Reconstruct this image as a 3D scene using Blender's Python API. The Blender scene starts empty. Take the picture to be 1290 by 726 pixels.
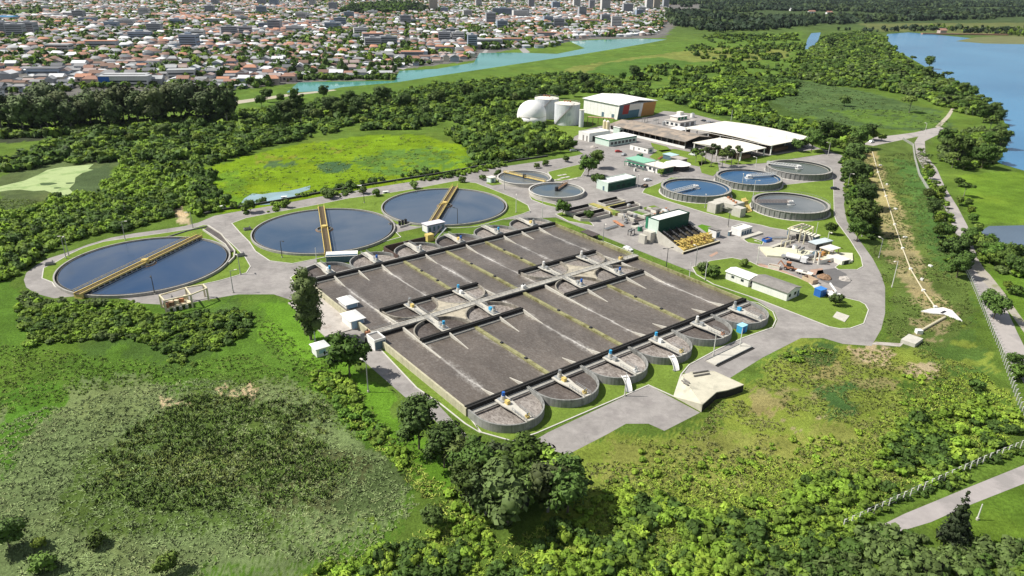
import bpy, bmesh, math, random
import numpy as np
from mathutils import Vector, Matrix
from mathutils.geometry import tessellate_polygon
random.seed(7); RNG = np.random.default_rng(7)
scene = bpy.context.scene; COL = scene.collection
PI = math.pi; sin, cos, rad = math.sin, math.cos, math.radians

# ------------------------------------------------------------------ camera
F_, PIT, ROL, HC = 900.0, rad(23.55), rad(0.8), 100.0
def P(px, py, z=0.0):
    """point of the plane at height z seen at a pixel of the 1290x726 photograph"""
    u = (px-645)/F_; v = (363-py)/F_
    c, s = cos(ROL), sin(ROL); u, v = c*u-s*v, s*u+c*v
    cp, sp = cos(PIT), sin(PIT)
    Y = cp+v*sp; Z = -sp+v*cp
    t = (z-HC)/Z
    return (u*t, Y*t)
def PP(pts, z=0.0): return [P(x, y, z) for x, y in pts]
cam = bpy.data.objects.new('camera', bpy.data.cameras.new('camera')); COL.objects.link(cam)
cp, sp, cr, sr = cos(PIT), sin(PIT), cos(ROL), sin(ROL)
R0, U0, F0 = Vector((1,0,0)), Vector((0,sp,cp)), Vector((0,cp,-sp))
Rr, Ur = R0*cr+U0*sr, -R0*sr+U0*cr
m = Matrix((( Rr.x, Ur.x, -F0.x, 0), (Rr.y, Ur.y, -F0.y, 0), (Rr.z, Ur.z, -F0.z, HC), (0,0,0,1)))
cam.matrix_world = m
cam.data.sensor_width = 36; cam.data.lens = 36*F_/1290; cam.data.clip_start = 1; cam.data.clip_end = 40000
scene.camera = cam

# ------------------------------------------------------------------ light
SUN_EL, SUN_AZ = rad(50), rad(-88)          # azimuth clockwise from +Y: the sun stands to the left
sd = Vector((sin(SUN_AZ)*cos(SUN_EL), cos(SUN_AZ)*cos(SUN_EL), sin(SUN_EL)))
sl = bpy.data.lights.new('sun', 'SUN'); sl.energy = 5.0; sl.angle = rad(0.53); sl.color = (1, .955, .87)
so = bpy.data.objects.new('sun', sl); COL.objects.link(so)
so.rotation_euler = sd.to_track_quat('Z', 'Y').to_euler(); so.location = (-300, 300, 500)
w = bpy.data.worlds.new('World'); scene.world = w; w.use_nodes = True
nt = w.node_tree; sky = nt.nodes.new('ShaderNodeTexSky'); sky.sky_type = 'NISHITA'; sky.sun_disc = False
sky.sun_elevation = SUN_EL; sky.sun_rotation = SUN_AZ; sky.altitude = 900; sky.dust_density = .6
bg = nt.nodes['Background']
# scattered fair-weather cloud: noise on the sky plane above
tc = nt.nodes.new('ShaderNodeTexCoord'); sx = nt.nodes.new('ShaderNodeSeparateXYZ'); nt.links.new(tc.outputs['Generated'], sx.inputs[0])
def wm_(op, a, b_):
    q = nt.nodes.new('ShaderNodeMath'); q.operation = op
    for k, x in enumerate((a, b_)):
        if isinstance(x, (int, float)): q.inputs[k].default_value = x
        else: nt.links.new(x, q.inputs[k])
    return q.outputs[0]
zc = wm_('MAXIMUM', sx.outputs[2], .06); cx = nt.nodes.new('ShaderNodeCombineXYZ')
nt.links.new(wm_('DIVIDE', sx.outputs[0], zc), cx.inputs[0]); nt.links.new(wm_('DIVIDE', sx.outputs[1], zc), cx.inputs[1])
cn = nt.nodes.new('ShaderNodeTexNoise'); cn.inputs['Scale'].default_value = .75; cn.inputs['Detail'].default_value = 6; cn.inputs['Roughness'].default_value = .55; nt.links.new(cx.outputs[0], cn.inputs['Vector'])
cr_ = nt.nodes.new('ShaderNodeMapRange'); cr_.inputs[1].default_value = .46; cr_.inputs[2].default_value = .6; cr_.inputs[4].default_value = .95; nt.links.new(cn.outputs['Fac'], cr_.inputs[0])
fz = nt.nodes.new('ShaderNodeMapRange'); fz.inputs[1].default_value = .07; fz.inputs[2].default_value = .22; nt.links.new(sx.outputs[2], fz.inputs[0])
cm = nt.nodes.new('ShaderNodeMix'); cm.data_type = 'RGBA'; nt.links.new(wm_('MULTIPLY', cr_.outputs[0], fz.outputs[0]), cm.inputs[0]); nt.links.new(sky.outputs[0], cm.inputs[6]); cm.inputs[7].default_value = (8.5,8.8,9.2,1)
nt.links.new(cm.outputs[2], bg.inputs[0]); bg.inputs[1].default_value = .06
vs = scene.view_settings; vs.view_transform = 'Standard'; vs.look = 'None'; vs.gamma = 1; vs.exposure = 0.38
vs.use_curve_mapping = False
scene.cycles.max_bounces = 5; scene.cycles.diffuse_bounces = 2; scene.cycles.glossy_bounces = 2
scene.cycles.transmission_bounces = 2; scene.cycles.transparent_max_bounces = 4

# ------------------------------------------------------------------ materials
MATS = {}
def lin(r, g, b): return tuple(((c/255)/12.92 if c/255 <= .04045 else ((c/255+.055)/1.055)**2.4) for c in (r, g, b))
def mat(name, col, rough=.85, var=.18, scale=.5, streak=0.0, metal=0.0, bump=0.0, spec=.3, col2=None, patch=0.0, objrand=0.0):
    """painted / mineral surface: two octaves of noise over the base colour, optional rain streaks and a second stain colour"""
    if name in MATS: return MATS[name]
    m = bpy.data.materials.new(name); m.use_nodes = True; n = m.node_tree; L = n.links.new
    b = n.nodes['Principled BSDF']; b.inputs['Roughness'].default_value = rough; b.inputs['Metallic'].default_value = metal
    b.inputs['Specular IOR Level'].default_value = spec
    geo = n.nodes.new('ShaderNodeNewGeometry')
    t = n.nodes.new('ShaderNodeTexNoise'); t.inputs['Scale'].default_value = scale; t.inputs['Detail'].default_value = 6
    t.inputs['Roughness'].default_value = .7
    L(geo.outputs['Position'], t.inputs['Vector'])
    mr = n.nodes.new('ShaderNodeMapRange'); mr.inputs[1].default_value = .25; mr.inputs[2].default_value = .75
    mr.inputs[3].default_value = 1-var; mr.inputs[4].default_value = 1+var
    L(t.outputs['Fac'], mr.inputs[0])
    mul = n.nodes.new('ShaderNodeMix'); mul.data_type = 'RGBA'; mul.blend_type = 'MULTIPLY'; mul.inputs[0].default_value = 1
    mul.inputs[6].default_value = (*col, 1); L(mr.outputs[0], mul.inputs[7])
    out = mul.outputs[2]
    if col2 is not None:
        t2 = n.nodes.new('ShaderNodeTexNoise'); t2.inputs['Scale'].default_value = scale*.35; t2.inputs['Detail'].default_value = 7
        t2.inputs['Roughness'].default_value = .65
        L(geo.outputs['Position'], t2.inputs['Vector'])
        r2 = n.nodes.new('ShaderNodeMapRange'); r2.inputs[1].default_value = .62-patch*.3; r2.inputs[2].default_value = .72-patch*.3
        L(t2.outputs['Fac'], r2.inputs[0])
        mx = n.nodes.new('ShaderNodeMix'); mx.data_type = 'RGBA'; L(r2.outputs[0], mx.inputs[0]); L(out, mx.inputs[6])
        mx.inputs[7].default_value = (*col2, 1); out = mx.outputs[2]
    if streak > 0:
        mp = n.nodes.new('ShaderNodeMapping'); mp.inputs['Scale'].default_value = (1.6, 1.6, .12); L(geo.outputs['Position'], mp.inputs['Vector'])
        t3 = n.nodes.new('ShaderNodeTexNoise'); t3.inputs['Scale'].default_value = 1; t3.inputs['Detail'].default_value = 4
        L(mp.outputs[0], t3.inputs['Vector'])
        r3 = n.nodes.new('ShaderNodeMapRange'); r3.inputs[1].default_value = .45; r3.inputs[2].default_value = .75
        r3.inputs[3].default_value = 1; r3.inputs[4].default_value = 1-streak; L(t3.outputs['Fac'], r3.inputs[0])
        mu = n.nodes.new('ShaderNodeMix'); mu.data_type = 'RGBA'; mu.blend_type = 'MULTIPLY'; mu.inputs[0].default_value = 1
        L(out, mu.inputs[6]); L(r3.outputs[0], mu.inputs[7]); out = mu.outputs[2]
    if objrand > 0:
        oi = n.nodes.new('ShaderNodeObjectInfo'); r4 = n.nodes.new('ShaderNodeMapRange'); r4.inputs[3].default_value = 1-objrand; r4.inputs[4].default_value = 1+objrand
        L(oi.outputs['Random'], r4.inputs[0]); mu = n.nodes.new('ShaderNodeMix'); mu.data_type = 'RGBA'; mu.blend_type = 'MULTIPLY'; mu.inputs[0].default_value = 1
        L(out, mu.inputs[6]); L(r4.outputs[0], mu.inputs[7]); out = mu.outputs[2]
    L(out, b.inputs['Base Color'])
    if bump > 0:
        bp = n.nodes.new('ShaderNodeBump'); bp.inputs['Strength'].default_value = bump; bp.inputs['Distance'].default_value = .2
        L(t.outputs['Fac'], bp.inputs['Height']); L(bp.outputs[0], b.inputs['Normal'])
    MATS[name] = m; return m
def attr_mat(name, rough=.9, spec=.15, noise=((.35, .25),), bump=0.0, trans=0.0, objrand=0.0, bscale=2.0, soft=False):
    """colour from the mesh's 'tint' colour attribute, broken up by noise in the node tree"""
    if name in MATS: return MATS[name]
    m = bpy.data.materials.new(name); m.use_nodes = True; n = m.node_tree; L = n.links.new
    b = n.nodes['Principled BSDF']; b.inputs['Roughness'].default_value = rough; b.inputs['Specular IOR Level'].default_value = spec
    a = n.nodes.new('ShaderNodeAttribute'); a.attribute_name = 'tint'; out = a.outputs['Color']
    geo = n.nodes.new('ShaderNodeNewGeometry')
    for sc, va in noise:
        t = n.nodes.new('ShaderNodeTexNoise'); t.inputs['Scale'].default_value = sc; t.inputs['Detail'].default_value = 5; t.inputs['Roughness'].default_value = .7
        L(geo.outputs['Position'], t.inputs['Vector'])
        mr = n.nodes.new('ShaderNodeMapRange'); mr.inputs[1].default_value = .25; mr.inputs[2].default_value = .75
        mr.inputs[3].default_value = 1-va; mr.inputs[4].default_value = 1+va; L(t.outputs['Fac'], mr.inputs[0])
        mu = n.nodes.new('ShaderNodeMix'); mu.data_type = 'RGBA'; mu.blend_type = 'MULTIPLY'; mu.inputs[0].default_value = 1
        L(out, mu.inputs[6]); L(mr.outputs[0], mu.inputs[7]); out = mu.outputs[2]
    if objrand > 0:
        oi = n.nodes.new('ShaderNodeObjectInfo'); r4 = n.nodes.new('ShaderNodeMapRange'); r4.inputs[3].default_value = 1-objrand; r4.inputs[4].default_value = 1+objrand
        L(oi.outputs['Random'], r4.inputs[0]); mu = n.nodes.new('ShaderNodeMix'); mu.data_type = 'RGBA'; mu.blend_type = 'MULTIPLY'; mu.inputs[0].default_value = 1
        L(out, mu.inputs[6]); L(r4.outputs[0], mu.inputs[7]); out = mu.outputs[2]
    L(out, b.inputs['Base Color'])
    if bump > 0:
        t = n.nodes.new('ShaderNodeTexNoise'); t.inputs['Scale'].default_value = bscale; t.inputs['Detail'].default_value = 6; t.inputs['Roughness'].default_value = .75
        L(geo.outputs['Position'], t.inputs['Vector'])
        bp = n.nodes.new('ShaderNodeBump'); bp.inputs['Strength'].default_value = bump; bp.inputs['Distance'].default_value = .6
        L(t.outputs['Fac'], bp.inputs['Height']); L(bp.outputs[0], b.inputs['Normal'])
    if soft:                                   # leaves share the rounded normal of the spray they sit on
        an = n.nodes.new('ShaderNodeAttribute'); an.attribute_name = 'nrm'
        vt = n.nodes.new('ShaderNodeVectorTransform'); vt.vector_type = 'NORMAL'; vt.convert_from = 'OBJECT'; vt.convert_to = 'WORLD'
        L(an.outputs['Vector'], vt.inputs[0]); L(vt.outputs[0], b.inputs['Normal'])
    if trans > 0:
        tr = n.nodes.new('ShaderNodeBsdfTranslucent'); L(out, tr.inputs[0]); mx = n.nodes.new('ShaderNodeMixShader'); mx.inputs[0].default_value = trans
        L(b.outputs[0], mx.inputs[1]); L(tr.outputs[0], mx.inputs[2]); L(mx.outputs[0], n.nodes['Material Output'].inputs[0])
    MATS[name] = m; return m
def water_mat(name, col, rough=.06, wave=.05, wscale=1.2, col2=None, pscale=.02, spec=.5):
    if name in MATS: return MATS[name]
    m = bpy.data.materials.new(name); m.use_nodes = True; n = m.node_tree; L = n.links.new
    b = n.nodes['Principled BSDF']; b.inputs['Roughness'].default_value = rough; b.inputs['IOR'].default_value = 1.33
    b.inputs['Specular IOR Level'].default_value = spec
    geo = n.nodes.new('ShaderNodeNewGeometry')
    t2 = n.nodes.new('ShaderNodeTexNoise'); t2.inputs['Scale'].default_value = pscale; t2.inputs['Detail'].default_value = 5; t2.inputs['Distortion'].default_value = .6
    L(geo.outputs['Position'], t2.inputs['Vector'])
    r2 = n.nodes.new('ShaderNodeMapRange'); r2.inputs[1].default_value = .38; r2.inputs[2].default_value = .66; L(t2.outputs['Fac'], r2.inputs[0])
    mx = n.nodes.new('ShaderNodeMix'); mx.data_type = 'RGBA'; mx.inputs[6].default_value = (*col, 1); mx.inputs[7].default_value = (*(col2 or tuple(c*1.25 for c in col)), 1)
    L(r2.outputs[0], mx.inputs[0]); L(mx.outputs[2], b.inputs['Base Color'])
    t = n.nodes.new('ShaderNodeTexNoise'); t.inputs['Scale'].default_value = wscale; t.inputs['Detail'].default_value = 3
    L(geo.outputs['Position'], t.inputs['Vector'])
    bp = n.nodes.new('ShaderNodeBump'); bp.inputs['Strength'].default_value = wave; bp.inputs['Distance'].default_value = .3
    L(t.outputs['Fac'], bp.inputs['Height']); L(bp.outputs[0], b.inputs['Normal'])
    MATS[name] = m; return m

def cracked(m, sc, amt, w_=.02):
    n = m.node_tree; L = n.links.new; b = n.nodes['Principled BSDF']; src = b.inputs['Base Color'].links[0].from_socket
    geo = n.nodes.new('ShaderNodeNewGeometry'); v = n.nodes.new('ShaderNodeTexVoronoi'); v.feature = 'DISTANCE_TO_EDGE'; v.inputs['Scale'].default_value = sc; v.inputs['Randomness'].default_value = .8
    ns = n.nodes.new('ShaderNodeTexNoise'); ns.inputs['Scale'].default_value = .4; ns.inputs['Detail'].default_value = 5; L(geo.outputs['Position'], ns.inputs['Vector'])
    ad = n.nodes.new('ShaderNodeVectorMath'); ad.operation = 'MULTIPLY_ADD'; L(ns.outputs['Color'], ad.inputs[0]); ad.inputs[1].default_value = (1.6,1.6,0); L(geo.outputs['Position'], ad.inputs[2]); L(ad.outputs[0], v.inputs['Vector'])
    r = n.nodes.new('ShaderNodeMapRange'); r.inputs[1].default_value = 0; r.inputs[2].default_value = w_; r.inputs[3].default_value = 1-amt; r.inputs[4].default_value = 1; L(v.outputs['Distance'], r.inputs[0])
    mu = n.nodes.new('ShaderNodeMix'); mu.data_type = 'RGBA'; mu.blend_type = 'MULTIPLY'; mu.inputs[0].default_value = 1; L(src, mu.inputs[6]); L(r.outputs[0], mu.inputs[7])
    t = n.nodes.new('ShaderNodeTexNoise'); t.inputs['Scale'].default_value = .07; t.inputs['Detail'].default_value = 8; t.inputs['Roughness'].default_value = .75; L(geo.outputs['Position'], t.inputs['Vector'])
    r2 = n.nodes.new('ShaderNodeMapRange'); r2.inputs[1].default_value = .35; r2.inputs[2].default_value = .68; r2.inputs[3].default_value = 1.14; r2.inputs[4].default_value = .7; L(t.outputs['Fac'], r2.inputs[0])
    m2 = n.nodes.new('ShaderNodeMix'); m2.data_type = 'RGBA'; m2.blend_type = 'MULTIPLY'; m2.inputs[0].default_value = 1; L(mu.outputs[2], m2.inputs[6]); L(r2.outputs[0], m2.inputs[7]); L(m2.outputs[2], b.inputs['Base Color']); return m
CONC = mat('concrete', (.36,.345,.315), .9, .2, .6, streak=.25, col2=(.22,.21,.185))
CONCL = mat('pale_concrete', (.5,.475,.415), .9, .15, .5, streak=.12, col2=(.4,.38,.33))
CONCD = mat('stain_and_shade_concrete', (.022,.021,.02), .8, .35, .6)  # stained concrete made near-black: deep shade of the baffle walls painted in
CONCG = mat('grey_wall_concrete', (.2,.2,.195), .9, .22, .5, streak=.4, col2=(.11,.11,.1), patch=.25)
ALGAE = mat('algae_topped_concrete', (.27,.26,.13), .9, .35, .8, col2=(.14,.13,.05), patch=.4)
ASPH = mat('road_surface', (.29,.27,.255), .92, .14, .5, col2=(.25,.23,.22), patch=.3)
cracked(ASPH, .16, .13, .012)
ASPHD = mat('dark_asphalt', (.13,.125,.125), .92, .2, .3, col2=(.2,.19,.18))
GRAVEL = mat('pale_yard', (.42,.385,.35), .95, .22, .5, col2=(.3,.26,.23), patch=.3)
DIRT = mat('bare_earth', (.40,.27,.16), .95, .3, .4, col2=(.45,.36,.22))
KERB = mat('kerb_concrete', (.52,.5,.46), .9, .15, .5)
WHITE = mat('white_paint', (.78,.77,.74), .6, .06, .4, streak=.12)
WHITER = mat('white_roof', (.82,.81,.78), .6, .07, .3, col2=(.66,.65,.62), patch=.2)
WARMW = mat('warm_white_roof', (.72,.68,.60), .7, .09, .3, col2=(.6,.56,.49), patch=.2)
GREYR = mat('grey_roof', (.24,.225,.21), .9, .2, .4, streak=.2, col2=(.33,.29,.25))
BROWNR = mat('weathered_brown_roof', (.33,.27,.215), .9, .2, .3, col2=(.2,.18,.16), patch=.5)
GREEN = mat('green_paint', (.03,.2,.11), .55, .12, .6, streak=.2)
GREEND = mat('dark_green_cladding', (.012,.07,.045), .6, .25, .6, streak=.3)
GREENP = mat('pale_green_paint', (.55,.66,.58), .6, .08, .5)
YELLOW = mat('yellow_paint', (.63,.48,.16), .55, .12, .8, col2=(.58,.43,.16))
YELLOWP = mat('dull_yellow_paint', (.58,.47,.2), .6, .12, .8)
BLUE = mat('blue_paint', (.03,.13,.45), .5, .1, .6)
CYANB = mat('light_blue_paint', (.05,.35,.62), .5, .1, .6)
STEELB = mat('blue_grey_cladding', (.10,.16,.21), .6, .15, .5, streak=.2)
METAL = mat('galvanised_steel', (.42,.43,.43), .45, .12, 1.0, metal=.5)
DARKM = mat('dark_metal', (.035,.036,.04), .6, .2, 1.0)
BLACK = mat('black_rubber', (.015,.015,.016), .8, .1, 1.0)
GLASS = mat('dark_glass', (.03,.04,.05), .15, .1, 1.0, spec=.6)
RED = mat('red_paint', (.33,.05,.045), .6, .1, .6)
ORANGE = mat('orange_panel', (.45,.23,.07), .6, .12, .6)
TERRA = mat('rusty_orange', (.42,.19,.10), .8, .2, .6)
TEAL = mat('teal_panel', (.1,.2,.25), .6, .1, .6)
BROWNP = mat('rust_brown', (.24,.15,.09), .8, .25, .8)

# ------------------------------------------------------------------ mesh builder
class MB:
    def __init__(s): s.v = []; s.f = []
    def face(s, pts):
        i = len(s.v); s.v += [tuple(p) for p in pts]; s.f.append(tuple(range(i, i+len(pts)))); return s
    def box(s, x0, y0, z0, x1, y1, z1):
        i = len(s.v)
        s.v += [(x0,y0,z0),(x1,y0,z0),(x1,y1,z0),(x0,y1,z0),(x0,y0,z1),(x1,y0,z1),(x1,y1,z1),(x0,y1,z1)]
        s.f += [tuple(i+k for k in q) for q in ((3,2,1,0),(4,5,6,7),(0,1,5,4),(1,2,6,5),(2,3,7,6),(3,0,4,7))]; return s
    def cbox(s, cx, cy, cz, lx, ly, lz): return s.box(cx-lx/2, cy-ly/2, cz-lz/2, cx+lx/2, cy+ly/2, cz+lz/2)
    def beam(s, a, b, w, h=None):
        """square bar from a to b"""
        a, b = Vector(a), Vector(b); d = b-a
        if d.length < 1e-6: return s
        d.normalize(); up = Vector((0,0,1)) if abs(d.z) < .95 else Vector((1,0,0))
        sx = d.cross(up).normalized()*(w/2); sz = sx.cross(d).normalized()*((h or w)/2)
        i = len(s.v)
        for p in (a, b):
            for k, l in ((-1,-1),(1,-1),(1,1),(-1,1)): s.v.append(tuple(p+sx*k+sz*l))
        s.f += [tuple(i+k for k in q) for q in ((0,1,2,3),(7,6,5,4),(1,0,4,5),(2,1,5,6),(3,2,6,7),(0,3,7,4))]; return s
    def tube(s, a, b, r, n=8, r2=None, cap=True):
        a, b = Vector(a), Vector(b); d = (b-a).normalized(); up = Vector((0,0,1)) if abs(d.z) < .95 else Vector((1,0,0))
        x = d.cross(up).normalized(); y = d.cross(x); i = len(s.v)
        for p, q in ((a, r), (b, r if r2 is None else r2)):
            for k in range(n):
                t = 2*PI*k/n; s.v.append(tuple(p+x*(q*cos(t))+y*(q*sin(t))))
        for k in range(n): s.f.append((i+k, i+(k+1)%n, i+n+(k+1)%n, i+n+k))
        if cap: s.f.append(tuple(i+k for k in range(n))[::-1]); s.f.append(tuple(i+n+k for k in range(n)))
        return s
    def cyl(s, cx, cy, z0, z1, r, n=24, r2=None): return s.tube((cx,cy,z0), (cx,cy,z1), r, n, r2)
    def ring(s, r0, r1, z0, z1, n=96, cx=0, cy=0, a0=0, a1=2*PI, sq=1.0):
        """upright annular wall"""
        full = abs(a1-a0-2*PI) < 1e-6; m_ = n if full else n+1; i = len(s.v)
        for k in range(m_):
            t = a0+(a1-a0)*k/n
            for r, z in ((r0,z0),(r1,z0),(r1,z1),(r0,z1)): s.v.append((cx+r*cos(t), cy+r*sin(t)*sq, z))
        for k in range(n):
            a = i+4*k; b = i+4*((k+1)%m_)
            for q in range(4): s.f.append((a+q, a+(q+1)%4, b+(q+1)%4, b+q))
        if not full: s.f.append((i,i+3,i+2,i+1)); e = i+4*n; s.f.append((e,e+1,e+2,e+3))
        return s
    def disc(s, cx, cy, z, r, n=96): return s.face([(cx+r*cos(2*PI*k/n), cy+r*sin(2*PI*k/n), z) for k in range(n)])
    def poly(s, pts, z):
        pts = [tuple(p[:2]) for p in pts]
        tri = tessellate_polygon([[Vector((x, y, 0)) for x, y in pts]]); i = len(s.v)
        s.v += [(x, y, z) for x, y in pts]
        for a, b, c in tri:
            A, B, C_ = pts[a], pts[b], pts[c]
            if (B[0]-A[0])*(C_[1]-A[1])-(B[1]-A[1])*(C_[0]-A[0]) < 0: b, c = c, b
            s.f.append((i+a, i+b, i+c))
        return s
    def prism(s, pts, z0, z1):
        pts = [tuple(p[:2]) for p in pts]
        if area(pts) < 0: pts = pts[::-1]
        s.poly(pts, z1); n = len(pts)
        for k in range(n):
            a, b = pts[k], pts[(k+1)%n]; s.face([(*a,z0),(*b,z0),(*b,z1),(*a,z1)])
        return s
    def wallpath(s, pts, t, z0, z1, closed=False, zf=None):
        """a wall of thickness t along a path, mitred; zf(k) may give a top height per point"""
        pts = [Vector(p[:2]) for p in pts]; n = len(pts); nor = []
        for k in range(n):
            ds = []
            if closed or k > 0: ds.append((pts[k]-pts[k-1]).normalized())
            if closed or k < n-1: ds.append((pts[(k+1)%n]-pts[k]).normalized())
            d = sum(ds, Vector((0,0))); d = d.normalized() if d.length > 1e-6 else ds[0]
            q = Vector((-d.y, d.x)); sc = 1/max(.5, q.dot(Vector((-ds[0].y, ds[0].x)))); nor.append(q*sc*t/2)
        i = len(s.v)
        for k in range(n):
            zt = z1 if zf is None else zf(k)
            a, b = pts[k]+nor[k], pts[k]-nor[k]
            s.v += [(a.x,a.y,z0),(b.x,b.y,z0),(b.x,b.y,zt),(a.x,a.y,zt)]
        for k in range(n if closed else n-1):
            a = i+4*k; b = i+4*((k+1)%n)
            for q in range(4): s.f.append((a+q, b+q, b+(q+1)%4, a+(q+1)%4))
        if not closed: s.f.append((i,i+1,i+2,i+3)); e = i+4*(n-1); s.f.append((e+3,e+2,e+1,e))
        return s
    def dome(s, cx, cy, cz, r, n=32, rows=9, sz=1.0):
        i = len(s.v)
        for j in range(rows):
            t = PI/2*j/rows
            for k in range(n): s.v.append((cx+r*cos(t)*cos(2*PI*k/n), cy+r*cos(t)*sin(2*PI*k/n), cz+r*sz*sin(t)))
        s.v.append((cx,cy,cz+r*sz)); top = len(s.v)-1
        for j in range(rows-1):
            for k in range(n): s.f.append((i+j*n+k, i+j*n+(k+1)%n, i+(j+1)*n+(k+1)%n, i+(j+1)*n+k))
        for k in range(n): s.f.append((i+(rows-1)*n+k, i+(rows-1)*n+(k+1)%n, top))
        return s
    def build(s, name, material, parent=None, smooth=False):
        me = bpy.data.meshes.new(name); me.from_pydata(s.v, [], s.f); me.update()
        if smooth: me.polygons.foreach_set('use_smooth', [True]*len(me.polygons))
        me.materials.append(material)
        o = bpy.data.objects.new(name, me); COL.objects.link(o)
        if parent is not None: o.parent = parent
        return o
def area(p): return sum(p[k][0]*p[(k+1)%len(p)][1]-p[(k+1)%len(p)][0]*p[k][1] for k in range(len(p)))/2
def tag(o, label, cat, group=None, kind=None):
    o['label'] = label; o['category'] = cat
    if group: o['group'] = group
    if kind: o['kind'] = kind
    return o
def thing(name, label, cat, loc=(0,0), rz=0.0, z=0.0, group=None):
    o = bpy.data.objects.new(name, None); COL.objects.link(o); o.empty_display_size = .5
    o.location = (loc[0], loc[1], z); o.rotation_euler = (0,0,rz)
    return tag(o, label, cat, group)
def ORDS(n): return str(n)+('th' if 10 < n%100 < 20 else {1:'st',2:'nd',3:'rd'}.get(n%10,'th'))
def number(objs, key, tail='from the left'):
    '''things that share a label get their place in the row, counted as one sees them'''
    d = {}
    for o in objs: d.setdefault(o['label'], []).append(o)
    for l, os_ in d.items():
        if len(os_) > 1:
            for k, o in enumerate(sorted(os_, key=key)): o['label'] = f'{l}, {ORDS(k+1)} {tail}'
def azim(o): return math.atan2(o.location.x, o.location.y)
def struct(o, kind='structure'): o['kind'] = kind; return o
def dup(root, loc, rz=0.0, z=0.0, label=None, group=None, scale=None):
    r = root.copy(); COL.objects.link(r); r.location = (loc[0], loc[1], z); r.rotation_euler = (0,0,rz)
    if scale: r.scale = scale
    if label: r['label'] = label
    if group: r['group'] = group
    for ch in list(root.children):
        c = ch.copy(); COL.objects.link(c); c.parent = r
        for g in list(ch.children):
            d = g.copy(); COL.objects.link(d); d.parent = c
    return r
GA = rad(37.5)                               # the plant's building grid
EX = (cos(GA), sin(GA)); EY = (-sin(GA), cos(GA))
def np_mesh(name, V, Fq, material, tint=None, parent=None, smooth=False, nrm=None):
    """mesh from arrays: V (n,3), Fq (m,k) faces, tint (n,3)"""
    me = bpy.data.meshes.new(name); k = Fq.shape[1]; mcount = len(Fq)
    me.vertices.add(len(V)); me.vertices.foreach_set('co', V.astype(np.float32).ravel())
    me.loops.add(mcount*k); me.loops.foreach_set('vertex_index', Fq.astype(np.int32).ravel())
    me.polygons.add(mcount); me.polygons.foreach_set('loop_start', np.arange(0, mcount*k, k, dtype=np.int32))
    me.update(calc_edges=True)
    if smooth: me.polygons.foreach_set('use_smooth', np.ones(mcount, dtype=bool))
    if tint is not None:
        at = me.color_attributes.new('tint', 'FLOAT_COLOR', 'POINT')
        at.data.foreach_set('color', np.c_[tint, np.ones(len(tint))].astype(np.float32).ravel())
    if nrm is not None:
        at = me.attributes.new('nrm', 'FLOAT_VECTOR', 'POINT'); at.data.foreach_set('vector', nrm.astype(np.float32).ravel())
    me.materials.append(material)
    o = bpy.data.objects.new(name, me); COL.objects.link(o)
    if parent is not None: o.parent = parent
    return o
def inpoly(X, Y, poly):
    r = np.zeros(X.shape, bool); n = len(poly); px = [p[0] for p in poly]; py = [p[1] for p in poly]
    m_ = (X >= min(px)) & (X <= max(px)) & (Y >= min(py)) & (Y <= max(py))
    if not m_.any(): return r
    x, y = X[m_], Y[m_]; q = np.zeros(x.shape, bool); j = n-1
    for i in range(n):
        (xi, yi), (xj, yj) = poly[i], poly[j]
        if yi != yj: q ^= ((yi > y) != (yj > y)) & (x < (xj-xi)*(y-yi)/(yj-yi)+xi)
        j = i
    r[m_] = q; return r
def vnoise(X, Y, s, seed=0):
    """smooth value noise, vectorised"""
    x, y = X/s, Y/s; xi, yi = np.floor(x).astype(np.int64), np.floor(y).astype(np.int64); fx, fy = x-xi, y-yi
    fx, fy = fx*fx*(3-2*fx), fy*fy*(3-2*fy)
    def h(a, b):
        q = (a*374761393+b*668265263+seed*982451653) & 0xffffffff; q = ((q ^ (q >> 13))*1274126177) & 0xffffffff
        return ((q ^ (q >> 16)) & 0xffff)/65535.
    return (h(xi,yi)*(1-fx)+h(xi+1,yi)*fx)*(1-fy)+(h(xi,yi+1)*(1-fx)+h(xi+1,yi+1)*fx)*fy
def fbm(X, Y, s, seed=0, o=3):
    r = 0; a = 1; t = 0
    for k in range(o): r = r+a*vnoise(X, Y, s/2**k, seed+k*17); t += a; a *= .55
    return r/t
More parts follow.
